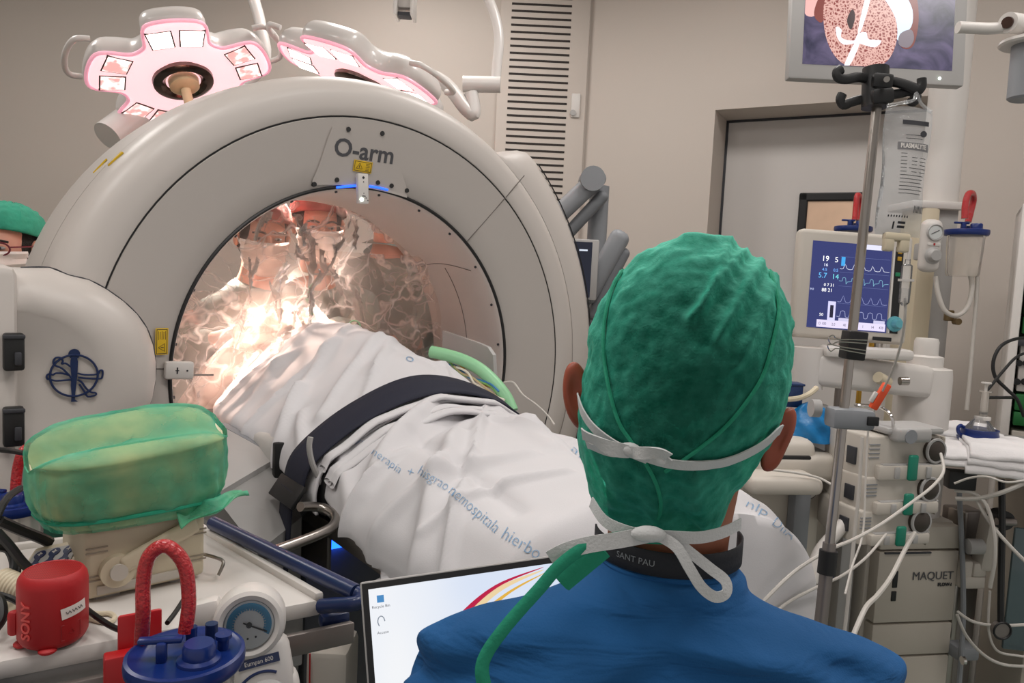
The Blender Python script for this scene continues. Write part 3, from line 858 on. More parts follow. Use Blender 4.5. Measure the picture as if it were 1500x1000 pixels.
def cloth_text(txt, p0, p1, size, par, tr_=None, sx=1.0):
    p0, p1 = V(p0), V(p1); ux = (p1 - p0).normalized(); uy = V((ux.y, -ux.x))
    tm = text_mb(txt, size, None, 0, 'LEFT', bold=-size * .016)
    w = max(v.x for v in tm.v); kx = (p1 - p0).length / w
    b = bmesh.new(); vv = [b.verts.new(v) for v in tm.v]
    for f in tm.f:
        try: b.faces.new([vv[i] for i in f])
        except ValueError: pass
    bmesh.ops.triangulate(b, faces=b.faces)
    for _ in range(2): bmesh.ops.subdivide_edges(b, edges=[e for e in b.edges if e.calc_length() > 2.0], cuts=1)
    b.verts.index_update(); out = MB(GM.inverted()); vs = []
    ok = True
    for v in b.verts:
        q = p0 + ux * v.co.x * kx + uy * v.co.y
        h = (tr_ or tree).ray_cast(O, ray(q.x, q.y).normalized())
        if h[0] is None: vs.append(None); continue
        n = h[1] if h[1].dot(O - h[0]) > 0 else -h[1]
        vs.append(h[0] + n * .0016)
    fs = [[v.index for v in f.verts] for f in b.faces if all(vs[v.index] is not None for v in f.verts)]
    b.free()
    out.add([v if v is not None else V((0, 0, 0)) for v in vs], fs)
    used = sorted({i for f in out.f for i in f}); mp = {k: i for i, k in enumerate(used)}
    out.v = [out.v[k] for k in used]; out.f = [tuple(mp[i] for i in f) for f in out.f]
    return out.build('printed_word', M_['blueink'], par, smooth=False) if out.f else None


for txt, a, b, s in (('rsyno', (514, 638), (542, 655), 15), ('nerapia', (546, 660), (588, 690), 17), ('+', (596, 690), (606, 694), 20), ('hisgrao', (614, 688), (656, 714), 21),
                     ('nemospitala', (660, 716), (730, 776), 25), ('hierbo', (737, 780), (790, 812), 27), ('ai', (838, 655), (852, 668), 14)):
    cloth_text(txt, a, b, s, leg)
cloth_text('nlp', (1092, 736), (1124, 752), 17, leg); cloth_text('DIIA', (1132, 762), (1162, 786), 20, leg)
cloth_text('o', (594, 523), (606, 527), 16, up, utree)
# ------------------------------------------------------------------ people, helpers
def skinned(name, verts, edges, mt, par, levels=2, mods=()):
    """verts: (point, radius) per joint"""
    me = bpy.data.meshes.new(name); me.from_pydata([v[0] for v in verts], edges, [])
    o = bpy.data.objects.new(name, me); COL.objects.link(o); me.materials.append(mt)
    md = o.modifiers.new('Skin', 'SKIN'); md.use_smooth_shade = True; md.branch_smoothing = .6
    if not me.skin_vertices: me.skin_vertices.new()
    for i, v in enumerate(verts):
        r = v[1]; r = (r, r) if not hasattr(r, '__len__') else r
        sv = me.skin_vertices[0].data[i]; sv.radius = r; sv.use_root = (i == 0)
    sb = o.modifiers.new('Sub', 'SUBSURF'); sb.levels = levels; sb.render_levels = levels
    for k, kw in mods:
        mm = o.modifiers.new(k, k)
        for a, b in kw.items(): setattr(mm, a, b)
    o.parent = par
    return o


class Sk:
    def __init__(s): s.v = []; s.e = []

    def chain(s, pts, start=None):
        prev = start
        for p, r in pts:
            s.v.append((V(p), r)); i = len(s.v) - 1
            if prev is not None: s.e.append((prev, i))
            prev = i
        return prev

    def build(s, *a, **k): return skinned(a[0], s.v, s.e, *a[1:], **k)


def hand(sk, wrist, fwd, side, up_):
    """palm, four fingers of unequal length and a thumb leaving the side of the palm"""
    fwd, side, up_ = V(fwd).normalized(), V(side).normalized(), V(up_).normalized()
    w = V(sk.v[wrist][0])
    palm = sk.chain([(w + fwd * .045, (.030, .016))], wrist)
    for k, (off, L) in enumerate(((.027, .068), (.009, .078), (-.009, .072), (-.026, .056))):
        b = w + fwd * .085 + side * off
        sk.chain([(b, .009), (b + fwd * L * .42 - up_ * .004, .0085), (b + fwd * L * .74 - up_ * .014, .008), (b + fwd * L * .92 - up_ * .026, .0065)], palm)
    b = w + fwd * .03 + side * .036
    sk.chain([(b, .011), (b + fwd * .025 + side * .016 - up_ * .008, .010), (b + fwd * .052 + side * .018 - up_ * .014, .0085)], palm)


def ovoid(c, r, M, fn=None, n=28, v0=0, v1=1, m=None):
    """closed ellipsoid in a head frame, fn(dir)->scale"""
    mb = MB()
    def f(u, v):
        v = v0 + (v1 - v0) * v
        d = V((cos(2 * pi * u) * sin(pi * v), sin(2 * pi * u) * sin(pi * v), -cos(pi * v)))
        k = fn(d) if fn else 1
        return M @ (V(c) + V((d.x * r[0] * k, d.y * r[1] * k, d.z * r[2] * k)))
    return mb.grid(f, n, (m or n // 2 + 1), True)


M_['capgreen'] = mat('green_cap_cloth', '2f9478', .85, var=.25, vscale=40, bump=.5, bscale=45, bdist=.01)
M_['capred'] = mat('patterned_cap', '8d4a42', .8, var=.4, vscale=40)


def standing(name, label, head, face, pose, group=None, garment='gown', mask=True, capm='capgreen', glasses=False, hair=True, scale=1.0, gm=None):
    """person standing on the floor: head centre (world), facing direction (xy), hands target"""
    head = V(head); fx = V((face[0], face[1], 0)).normalized(); sd = fx.cross(V((0, 0, 1)))   # sd = person's right
    t = thing(name, label, 'person', (pose['feet'][0], pose['feet'][1], 0), 0, group)
    feet = V((pose['feet'][0], pose['feet'][1], 0)); hz = head.z
    lean = V((head.x, head.y, 0)) - feet
    at = lambda k, z, s=0, f=0: feet + lean * k + sd * s + fx * f + V((0, 0, z))
    L = lambda p: V(p) - feet
    sk = Sk()
    pel = sk.chain([(L(at(.08, hz * .56)), (.15, .11))])
    ch = sk.chain([(L(at(.25, hz * .66)), (.12, .085)), (L(at(.6, hz * .78)), (.12, .085)), (L(at(.8, hz - .27)), (.09, .065))], pel)
    nk = sk.chain([(L(at(.93, hz - .15)), .055)], ch)
    hd = sk.chain([(L(head + V((0, 0, -.06)) + fx * .005), (.062, .075)), (L(head + V((0, 0, .02))), (.072, .088)), (L(head + V((0, 0, .085))), (.055, .07))], nk)
    for s in (-1, 1):
        sk.chain([(L(at(.05, hz * .48, s * .09)), .085), (L(at(0, hz * .28, s * .10, .02)), .06), (L(at(0, hz * .06, s * .10, -.01)), .042), (L(at(0, .035, s * .11, .09)), .034)], pel)
        h = V(pose['hand'][0 if s < 0 else 1]); sh = at(.8, hz - .285, s * .185)
        el = (sh + h) / 2 + sd * s * .06 + V((0, 0, -.09))
        w = sk.chain([(L(sh - V((0, 0, .01))), .045), (L(el), .040), (L(h), .03)], ch)
        f = (h - el).normalized(); hand(sk, w, f, sd * -s, V((0, 0, 1)))
    sk.build('body', M_['skin2'], t)
    # gown / scrubs over body and arms
    g = Sk()
    gp = g.chain([(L(at(.1, hz * .56)), (.20, .16))])
    gc = g.chain([(L(at(.25, hz * .66)), (.19, .15)), (L(at(.6, hz * .78)), (.215, .15)), (L(at(.8, hz - .25)), (.185, .125))], gp)
    g.chain([(L(at(.87, hz - .195)), (.12, .10)), (L(at(.92, hz - .155)), (.078, .074))], gc)
    g.chain([(L(at(0, hz * .40)), (.22, .18)), (L(at(0, hz * .22)), (.24, .20))], gp)
    tr_ = Sk(); tp = tr_.chain([(L(at(.06, hz * .54)), (.16, .13))])
    for s in (-1, 1): tr_.chain([(L(at(.03, hz * .46, s * .09)), .105), (L(at(0, hz * .28, s * .10, .02)), .085), (L(at(0, .07, s * .10, 0)), .072)], tp)
    tr_.build('trousers', gm or M_['gown'], t)
    for s in (-1, 1): MB().ball(L(at(0, .035, s * .105, .05)), (.05, .05, .035), 16).ball(L(at(0, .035, s * .105, .11)), (.05, .05, .03), 16).build('shoe', M_['white'], t)
    for s in (-1, 1):
        h = V(pose['hand'][0 if s < 0 else 1]); sh = at(.8, hz - .285, s * .19)
        el = (sh + h) / 2 + sd * s * .06 + V((0, 0, -.09))
        g.chain([(L(sh), .085), (L(el), .066), (L(h.lerp(el, .12)), .05)], gc)
    g.build(garment, gm or M_['gown'], t)
    # head frame: x right, y forward, z up
    tilt = pose.get('tilt', 0)
    ff = (fx * cos(tilt) + V((0, 0, sin(tilt)))); uu = (V((0, 0, 1)) * cos(tilt) - fx * sin(tilt))
    H = Matrix.Identity(4)
    for i in range(3): H[i][0], H[i][1], H[i][2], H[i][3] = sd[i], ff[i], uu[i], L(head)[i]
    capf = lambda d: 1 + .05 * noise.noise(d * 7) + .03 * sin(14 * atan2(d.y, d.x)) * max(0, d.z + .1)
    ovoid((0, -.02, .048), (.10, .118, .092), H @ Matrix.Rotation(.30, 4, 'X'), capf, 48, .44, 1).build('cap', M_[capm], t, mods=[('SOLIDIFY', dict(thickness=.003))])
    if hair: ovoid((0, -.035, .0), (.086, .088, .105), H, lambda d: 1 + .03 * noise.noise(d * 9)).build('hair', M_['hair'], t)
    for s in (-1, 1):
        MB(H).ball((s * .083, -.012, -.012), (.012, .02, .033), 14).build('ear', M_['skin2'], t)
        MB(H).ball((s * .031, .083, .0), (.0125, .009, .0055), 12).build('eye', M_['lgrey'], t)
        MB(H).ball((s * .031, .0905, .0), (.0055, .004, .0045), 10).build('iris', M_['dark'], t)
        MB(H).tube([(s * .012, .093, .018), (s * .03, .097, .024), (s * .052, .082, .018)], .0035, 6, 3).build('eyebrow', M_['hair'], t)
    MB(H).tube([(0, .088, .005), (0, .102, -.015), (0, .110, -.032), (0, .096, -.04)], .010, 8, 4).build('nose', M_['skin2'], t)
    if mask:
        def mk(u, v):
            a = (u - .5) * 2.5; z = -.012 - .105 * v
            r = .098 + .022 * exp(-((a) / .45) ** 2) * sin(pi * min(1, v * 1.1 + .12)) + .003 * sin(v * 24) - .03 * v * v
            return V((r * .87 * sin(a), r * 1.06 * cos(a) + .0, z - .018 * cos(a) * (v - .2)))
        m_ = MB(H).grid(mk, 24, 16).build('face_mask', M_['mask'], t, mods=[('SOLIDIFY', dict(thickness=.003))])
        for s in (-1, 1): MB(H).tube([(s * .078, .03, -.03), (s * .088, -.01, .0), (s * .086, -.05, .02)], .002, 6, 3).build('mask_tie', M_['tie'], m_)
    if glasses:
        gl_ = MB(H)
        for s in (-1, 1):
            gl_.tube([(s * .034 + .026 * cos(a), .103 - .012 * abs(s * .034 + .026 * cos(a)) / .06, -.002 + .019 * sin(a)) for a in [i * pi / 6 for i in range(12)]], .0026, 6, 2, closed=True)
            gl_.tube([(s * .06, .09, .004), (s * .086, .04, .004), (s * .09, -.02, .004)], .0024, 6, 3)
        gl_.tube([(-.009, .105, .002), (0, .107, .005), (.009, .105, .002)], .0024, 6, 3)
        gl_.build('glasses', mat('dark_red_frames', '6d1f2c', .3), t)
    return t


LA = lambda X, d, z: G(X, d, z)
hd1, hd2, hd3 = LA(-.05, -.66, 1.665), LA(.165, -.70, 1.72), LA(.46, -.74, 1.84)
def tow(a, b): return (b[0] - a[0], b[1] - a[1])
tgt = LA(-.12, -.30, 1.40)
standing('person', 'masked person in grey-green gown leaning over the patient, left one seen through the ring', hd1, tow(hd1, LA(-.12, -.1, 0)), dict(feet=LA(-.20, -.93, 0), hand=(LA(-.02, -.55, 1.36), LA(-.22, -.53, 1.33)), tilt=-.2), 'masked people behind the ring', capm='capred')
standing('person', 'masked person in grey-green gown seen through the ring, head near its top center', hd2, tow(hd2, LA(.0, -.1, 0)), dict(feet=LA(.24, -1.0, 0), hand=(LA(.12, -.54, 1.37), LA(.05, -.53, 1.33)), tilt=-.2), 'masked people behind the ring', capm='capred')
standing('person', 'person in grey gown behind plastic at right of the ring opening, head hidden', hd3, tow(hd3, LA(.1, -.45, 0)), dict(feet=LA(.62, -.86, 0), hand=(LA(.36, -.52, 1.30), LA(.26, -.53, 1.28)), tilt=-.3), 'masked people behind the ring', capm='capred')
nh = P(8, 360, 2.3)
standing('person', 'masked woman in a green cap and glasses standing at the left edge behind the scanner', nh, (.12, -1), dict(feet=(nh.x - .02, nh.y + .06, 0), hand=(nh + V((.22, -.22, -.6)), nh + V((-.22, -.25, -.6))), tilt=-.1), glasses=True, gm=mat('green_scrubs', '4d8a78', .85))

# ------------------------------------------------------------------ clear drape in the ring opening
t = thing('clear_drape', 'crumpled clear plastic drape hanging in the scanner opening over the surgical field', 'plastic drape', (C.x, C.y, 0), YAW)
def crump(p, s=1.0):
    h = 0
    for f_, a_ in ((4, .05), (9, .024), (19, .008)):
        h += a_ * (abs(noise.noise(p * f_ * s)) * 2 - .5)
    return h


def film(u, v):
    a = 2 * pi * u; r = .475 * sqrt(v) if False else .475 * v
    x, z = r * cos(a), C.z + r * sin(a)
    d = -.33 + .05 * sin(x * 9) * sin(z * 7)
    q = V((x * 1.0, z * .75, 2.0))
    d += crump(q, 1.0) * (.35 + .65 * min(1, (1 - v) * 6))
    return V((x * .995, -d, z))


MB().grid(film, 150, 60, True).build('sheet', M_['film'], t, angle=16)
# second layer: gathered folds that hang in front of the two heads and down to the left
def folds2(cx, cz, wx, wz, seed, dd, tw=0.0):
    def fn(u, v):
        x = cx + (u - .5) * wx * (1 - .35 * v) + tw * v; z = cz - v * wz
        k = .475 ** 2 - (z - C.z) ** 2; lim = sqrt(max(.0004, k)) - .012
        x = max(-lim, min(lim, x))
        d = dd + .030 * sin(u * 17 + seed + 3 * noise.noise(V((u * 3, v * 3, seed)))) * (.35 + v) + crump(V((x, z, seed)), 1.3) * .8
        return V((x, -d, z))
    return fn


MB().grid(folds2(-.06, C.z + .43, .34, .40, 1, -.25, -.12), 60, 70).build('fold', M_['film'], t, angle=14)
MB().grid(folds2(-.28, C.z + .20, .34, .50, 4, -.22, -.06), 60, 70).build('fold', M_['film'], t, angle=14)
MB().grid(folds2(.16, C.z + .33, .40, .34, 8, -.28, .10), 60, 60).build('fold', M_['film'], t, angle=14)

# the lit surgical field: bright gauze and pinkish drapes
t = thing('surgical_field', 'brightly lit gauze and drapes around the operation site inside the ring', 'surgical drape', (C.x, C.y, 0), YAW)
M_['field'] = mat('pinkish_field_drape', 'd9c4ba', .8, var=.15, vscale=12, bump=.5, bscale=30, bdist=.01)
def mound(cx, cd, rx, rd, z0, h, s):
    return lambda u, v: V((cx + rx * v * cos(2 * pi * u), -(cd + rd * v * sin(2 * pi * u)), z0 + h * (1 - v ** 2) * (1 + .3 * noise.noise(V((u * 6, v * 5, s)))) + .02 * noise.noise(V((cos(2 * pi * u) * v * 5, sin(2 * pi * u) * v * 5, s)))))
MB().grid(mound(-.05, -.47, .31, .20, 1.14, .26, 3), 40, 14, True).build('drape', M_['field'], t)
MB().grid(mound(-.09, -.41, .085, .06, 1.375, .055, 9), 24, 8, True).build('gauze', M_['mask'], t)
MB().grid(mound(.03, -.43, .06, .05, 1.385, .05, 12), 24, 8, True).build('gauze', M_['mask'], t)
MB().ball((-.02, .44, 1.395), (.028, .02, .035), 14).build('wound', mat('dark_red_opening', '4a1512', .5), t)
MB().tube([(-.055, .43, 1.41), (-.03, .40, 1.44), (-.01, .395, 1.46)], .006, 8, 4).build('retractor', M_['chrome'], t)

# pale green breathing hoses on the far side of the patient
t = thing('breathing_hose', 'thick pale green hose curving along the far side of the covered patient', 'hose', (C.x, C.y, 0), YAW)
hp_ = [LG(GX(x, y, X)) for x, y, X in ((632, 515, .20), (655, 520, .225), (680, 528, .25), (705, 542, .27), (726, 562, .285), (741, 582, .295), (750, 602, .30))]
MB().tube(hp_, .018, 14, 6).build('tube', M_['hosegreen'], t)
t = thing('hose_connector', 'pale green open tube end sticking up behind the patient sheet in the ring', 'hose', (C.x, C.y, 0), YAW)
q = LG(GX(519, 478, .08)); n_ = (LG(O) - q).normalized()
MB().cyl(q - n_ * .07, q, .020, n=20, cap=False).cyl(q - n_ * .07, q, .0165, n=20, cap=False).build('tube', M_['hosegreen'], t)
ov = MB(frame(q, n_)).lathe([(.0165, 0), (.018, .003), (.020, 0)], 20); ov.build('rim', M_['hosegreen'], t)
t = thing('arm_board', 'pale rounded board beside the green hose at the far side of the table', 'arm board', (C.x, C.y, 0), YAW)
bp_ = [(648, 484), (700, 502), (714, 508), (722, 520), (724, 560), (690, 560), (648, 530)]
q = [LG(GX(x, y, .335)) for x, y in bp_]
solid(MB(), q, V((.012, 0, 0))).build('board', M_['lgrey'], t, smooth=False)
MB().box((.318, .02, 1.06), (.06, .12, .10), .01).build('bracket', M_['steel2'], t)
t = thing('tube_bundle', 'tangle of thin coloured infusion lines tucked beside the green hose', 'tubes', (C.x, C.y, 0), YAW)
for k, (c_, y_) in enumerate((('d0a040', 0), ('3f7fb0', 4), ('7fb060', 8), ('c9b48c', 12), ('e6e0d0', 16))):
    MB().tube([LG(GX(655 + k * 3 + 14 * i + random.uniform(-4, 4), 527 + y_ * .8 + 9 * i + random.uniform(-5, 5), .235 + .008 * i)) for i in range(6)], .0032, 6, 4).build('line', mat('line_' + c_, c_, .4), t)
# ------------------------------------------------------------------ surgical lamps
M_['lampface'] = mat('lit_pink_lamp_face', 'f3dde0', .35, var=.1, vscale=9, emit=.62, ecol='ffd0d6')
M_['lampedge'] = mat('translucent_lamp_rim', 'f1c3cf', .3, var=.05, emit=.3, ecol='ffa0bd')
def lensmat(name, dark, lo, hi, e):
    mt, nt, b, out = newmat(name)
    tc = nt.nodes.new('ShaderNodeTexCoord'); n = nt.nodes.new('ShaderNodeTexNoise'); n.inputs['Scale'].default_value = 26; n.inputs['Detail'].default_value = 2
    nt.links.new(tc.outputs['Object'], n.inputs['Vector'])
    cr = nt.nodes.new('ShaderNodeValToRGB'); cr.color_ramp.elements[0].position = lo; cr.color_ramp.elements[1].position = hi
    cr.color_ramp.elements[0].color = lin(dark); cr.color_ramp.elements[1].color = lin('fff6f2')
    nt.links.new(n.outputs['Fac'], cr.inputs[0]); nt.links.new(cr.outputs[0], b.inputs['Emission Color']); b.inputs['Emission Strength'].default_value = e
    b.inputs['Roughness'].default_value = .15; b.inputs['Base Color'].default_value = lin('d8c0bc')
    return mt


M_['lens'] = lensmat('lit_lamp_window', 'd9a79c', .34, .46, 3.4)
M_['lens2'] = lensmat('half_lit_lamp_window', 'b07a78', .42, .66, 1.2)
M_['housing'] = mat('lamp_housing', 'd6d1cd', .3, var=.02, coat=.3)
M_['chromedark'] = mat('dark_chrome_ring', '6d5a55', .2, metal=1, var=.3, vscale=40)
M_['handle'] = mat('cream_lamp_handle', 'e0c49c', .5, var=.05)
TARGET = G(-.06, -.45, 1.40)


def oplamp(name, label, c, R, spin, xhint, dim=(), nrm=None):
    c = V(c); n = (TARGET - c).normalized() if nrm is None else V(nrm).normalized()           # light direction
    t = thing(name, label, 'surgical lamp', c, 0, 'surgical lamps above the scanner')
    x = V(xhint); x = (x - n * x.dot(n)).normalized()
    H = frame((0, 0, 0), n, x)                        # local z = light direction
    H = H @ rotz(spin)
    def rad(a): return R * (.83 + .17 * math.tanh(2.6 * (cos(5 * a) + .42)) / math.tanh(2.6))
    ns = 160; vs = []; fs = []
    lay = [(.975, .0), (1.0, -.008), (1.01, -.03), (.985, -.055), (.93, -.075), (.80, -.092), (.55, -.105), (.2, -.11)]
    for k, z in lay: vs += [V((rad(2 * pi * i / ns) * k * cos(2 * pi * i / ns), rad(2 * pi * i / ns) * k * sin(2 * pi * i / ns), z)) for i in range(ns)]
    for L_ in range(len(lay) - 1):
        for i in range(ns): a, b = L_ * ns + i, L_ * ns + (i + 1) % ns; fs.append((a, b, b + ns, a + ns))
    fs.append(tuple(range((len(lay) - 1) * ns, len(lay) * ns)))
    hs = MB(H).add(vs, fs).build('housing', M_['housing'], t, angle=60)
    # raised ribs between the petals
    fc = MB(H); lv = [(.97, .0), (.95, .008), (.90, .011), (.3, .004)]; vs = []; fs = []
    for k, z in lv: vs += [V((rad(2 * pi * i / ns) * k * cos(2 * pi * i / ns), rad(2 * pi * i / ns) * k * sin(2 * pi * i / ns), z)) for i in range(ns)]
    for L_ in range(len(lv) - 1):
        for i in range(ns): a, b = L_ * ns + i, L_ * ns + (i + 1) % ns; fs.append((a, b, b + ns, a + ns))
    fs.append(tuple(range((len(lv) - 1) * ns, len(lv) * ns)))
    fc.add(vs, fs).build('face', M_['lampface'], t, angle=60)
    MB(H).tube([V((rad(2 * pi * i / ns) * .985 * cos(2 * pi * i / ns), rad(2 * pi * i / ns) * .985 * sin(2 * pi * i / ns), .002)) for i in range(ns)], .007, 8, 1, closed=True).build('rim', M_['lampedge'], t)
    for p in range(5):
        a = 2 * pi * p / 5
        for s in (-1, 1):
            w, h = R * .25, R * .27
            K = H @ rotz(a) @ tr(R * .72, s * R * .155, .011) @ rotz(s * .12)
            q = [(-h * .5, -w * .48), (h * .5, -w * .54), (h * .5, w * .54), (-h * .5, w * .48)]
            f = MB(K).prism(q, .004, tr(0, 0, -.004), .001).build('window_frame', M_['chromedark'], t, smooth=False)
            MB(K).prism([(x_ * .88, y_ * .88) for x_, y_ in q], .003, tr(0, 0, -.001)).build('lens', M_['lens2'] if (p, s) in dim else M_['lens'], f, smooth=False)
        g0 = H @ rotz(a)
        if p in (1, 4):
            MB(g0).tube([(R * .97, -.11, -.05), (R * 1.10, -.10, -.05), (R * 1.16, -.04, -.05), (R * 1.16, .04, -.05), (R * 1.10, .10, -.05), (R * .97, .11, -.05)], .011, 10, 5).build('grip', M_['housing'], t)
    MB(H).lathe([(.115, .004), (.113, .018), (.10, .026), (.085, .028), (.075, .020), (.066, .010)], 36).build('centre_ring', M_['chromedark'], t)
    hb = MB(H).lathe([(.0, .048), (.04, .048), (.056, .036), (.058, .006)], 30).build('handle_base', M_['handle'], t)
    MB(H).lathe([(.0, .175), (.014, .172), (.018, .16), (.019, .05)], 20).build('sterile_handle', M_['handle'], hb)
    return t, H, hs


def lampmat(o): return tr(o.location)


c1 = P(268, 116, 2.95); c2 = P(532, 120, 2.95)
N1 = (.40, -.31, -1.0)
l1, H1, h1 = oplamp('surgical_lamp', 'pinkish lit petal-shaped surgical lamp with cream handle, above left of the scanner ring', c1, .345, pi / 2 - .32, RT, nrm=N1, dim=((1, -1), (1, 1), (2, 1), (2, -1), (4, 1), (4, -1), (3, 1)))
N2 = (-.30, -.09, -.95)
l2, H2, h2 = oplamp('surgical_lamp', 'lit surgical lamp tilted edge-on behind the top centre of the scanner ring', c2, .345, pi / 2 + .25, RT, dim=(), nrm=N2)


def spot(o, p, size=30):
    l = bpy.data.lights.new('surgical_lamp_beam', 'SPOT'); l.energy = p; l.spot_size = radians(size); l.spot_blend = .5; l.shadow_soft_size = .12; l.color = (1, .86, .78)
    s = bpy.data.objects.new('surgical_lamp_beam', l); COL.objects.link(s)
    n = (TARGET - o.location).normalized(); M = frame(o.location + n * .2, -n); s.matrix_world = M


spot(l1, 560, 22); spot(l2, 560, 22)


def wl(o, pts): return [V(p) - o.location for p in pts]


# yokes and arms up to the ceiling
J = P(185, 185, 3.05)
MB().cyl(*wl(l1, (P(158, 200, 3.0), P(214, 158, 3.15))), .062).build('tilt_joint', M_['housing'], l1)
MB().tube(wl(l1, (P(190, 180, 3.1), P(240, 182, 3.22), P(320, 150, 3.3), P(385, 95, 3.35), P(382, 40, 3.35), P(372, 0, 3.35), P(360, -40, 3.35), V((P(360, -40, 3.35).x, P(360, -40, 3.35).y, CZ)))), .026, 12, 5).build('arm', M_['housing'], l1)
MB().tube(wl(l2, (c2 - (TARGET - c2).normalized() * .1, P(640, 115, 3.1), P(683, 160, 3.12), P(694, 165, 3.12), P(690, 136, 3.12))), .03, 12, 5).build('yoke', M_['housing'], l2)
MB().cyl(*wl(l2, (P(678, 123, 3.12), P(733, 124, 3.12))), .034).build('swivel_joint', M_['housing'], l2)
MB().tube(wl(l2, (P(726, 120, 3.12), P(728, 95, 3.12), P(731, 60, 3.12), P(727, 30, 3.12), P(716, 0, 3.12), P(700, -25, 3.12), P(670, -45, 3.12), V((P(640, -50, 3.12).x, P(640, -50, 3.12).y, CZ)))), .021, 14, 6).build('arm', M_['housing'], l2)

# bracket end hanging from the ceiling
b0 = P(594, 30, 3.0); t = thing('ceiling_bracket', 'white end of a ceiling-hung bracket at the top edge, left of the slotted panel', 'bracket', (b0.x, b0.y, 0))
e0 = P(594, 0, 3.0); ez = (CZ + b0.z) / 2
MB().box((0, 0, ez + .02), (.078, .06, CZ - b0.z - .04), .01).build('post', M_['white'], t)
MB().box((-.034, -.02, b0.z + .06), (.014, .10, .12), .005).build('cheek', M_['white'], t)
MB().box((.034, -.02, b0.z + .06), (.014, .10, .12), .005).build('cheek', M_['white'], t)
MB().box((0, -.02, b0.z + .012), (.05, .05, .015), .002).build('insert', M_['dark'], t)

# grey supply arm with a screen behind the scanner (between ring and the man's head)
t = thing('grey_monitor_arm', 'grey jointed monitor arm rising behind the right side of the scanner ring', 'monitor arm', (P(880, 330, 2.9).x, P(880, 330, 2.9).y, 0))
def bar(p, q, w, th, name, mt, d, par, r=.03):
    a, b = P(*p, d), P(*q, d); M = frame((a + b) / 2 - par.location, V((0, -1, 0)), b - a)
    return MB(M).box((0, 0, 0), ((b - a).length + w, w, th), w * .45, seg=4).build(name, mt, par)
bar((780, 350), (873, 262), .075, .07, 'upper_arm', M_['grey'], 2.9, t)
bar((800, 376), (880, 290), .05, .08, 'lower_arm', mat('arm_cover', '6f7276', .5), 2.95, t)
q = P(868, 262, 2.86) - t.location
MB().cyl(q + V((0, -.02, 0)), q + V((0, .1, 0)), .048).build('elbow', M_['grey'], t)
bar((862, 430), (905, 352), .075, .06, 'upper_arm', M_['grey'], 2.75, t)
bar((868, 460), (912, 372), .045, .07, 'lower_arm', mat('arm_cover', '6f7276', .5), 2.78, t)
q = P(860, 300, 3.0)
MB().cyl(V((0.0, .12, 0)), V((0, .12, 1.95)), .04).build('post', M_['grey'], t)
MB().cyl(V((0.0, .12, 0)), V((0, .12, .06)), .28).build('foot', M_['grey'], t)
t2 = thing('small_monitor', 'dark screen with a pale bezel just behind the right edge of the scanner ring', 'monitor', (P(858, 400, 2.7).x, P(858, 400, 2.7).y, 0))
a, b = P(800, 348, 2.7) - t2.location, P(873, 440, 2.7) - t2.location
cc = (a + b) / 2; Mx = tr(cc)
MB(Mx).box((0, 0, 0), (abs(b.x - a.x), .03, abs(a.z - b.z)), .006).build('bezel', M_['lgrey'], t2)
MB(Mx).box((-.01, -.0155, 0), (abs(b.x - a.x) - .03, .004, abs(a.z - b.z) - .02)).build('screen', screen('dark_screen', '1d2233', .5), t2)
MB(Mx).box((.04, -.0180, abs(a.z - b.z) / 2 - .04), (.03, .0016, .006)).build('caption', screen('screen_caption', 'c9d0dd', .8), t2)
MB().tube([(0, .02, cc.z), (.02, .05, cc.z - .02), (.06, .08, cc.z - .02)], .02, 8, 3).build('mount', M_['grey'], t2)
# ------------------------------------------------------------------ the man in front, seen from behind
HC = P(1005, 560, .62)
t = thing('person', 'man in a green surgical cap and blue scrubs seen from behind in the foreground', 'person', (HC.x, HC.y - .0, 0), 0)
MAN = t
mx, my = HC.x, HC.y
LM = lambda p: V(p) - t.location
wp = lambda x, y, d: LM(P(x, y, d))
hz = HC.z
D0 = .62
sk = Sk()
pel = sk.chain([((0, .01, .86), (.13, .095))])
ch = sk.chain([((0, .01, .98), (.12, .085)), ((0, .005, 1.10), (.135, .085)), ((0, .0, 1.20), (.12, .072))], pel)
nk = sk.chain([((-.003, .008, 1.275), (.062, .058)), ((-.004, .015, 1.335), (.0585, .058))], ch)
hd = sk.chain([((-.001, .020, 1.40), (.064, .07)), ((.002, .02, 1.48), (.068, .082)), ((.005, .018, 1.535), (.052, .062))], nk)
jaw = sk.chain([((-.012, .085, 1.37), (.036, .03))], nk + 1)
for s in (-1, 1):
    sk.chain([((s * .085, .01, .76), .078), ((s * .095, .02, .46), .056), ((s * .10, .0, .09), .038), ((s * .105, .09, .035), .032)], pel)
    w = sk.chain([((s * .175, .0, 1.185), .048), ((s * .225, .03, .98), .038), ((s * .12 - .12, .13, .985), .026)], ch)
    hand(sk, w, (-.25 - s * .2, .9, .02), (-s, -.2, 0), (0, 0, 1))
sk.build('body', M_['skin'], t)

# scrub top: loft of cross sections (z, half width, half depth, x shift, y shift)
zl, zr = wp(600, 1000, .6).z, 0
sec = [(1.337, .0585, .058, -.004, .014), (1.329, .068, .064, -.006, .010), (1.316, .082, .068, -.016, .006), (1.305, .106, .072, -.02, .003), (1.297, .138, .075, -.022, .001), (1.289, .169, .078, -.015, .0), (1.280, .184, .081, -.012, 0), (1.268, .197, .084, -.011, 0), (1.249, .208, .088, -.008, 0), (1.225, .216, .091, -.006, 0), (1.18, .222, .094, -.003, 0), (1.10, .225, .096, .0, 0), (1.02, .21, .10, .0, .002), (.93, .17, .105, 0, .005), (.84, .165, .11, 0, .008), (.74, .17, .115, 0, .01)]


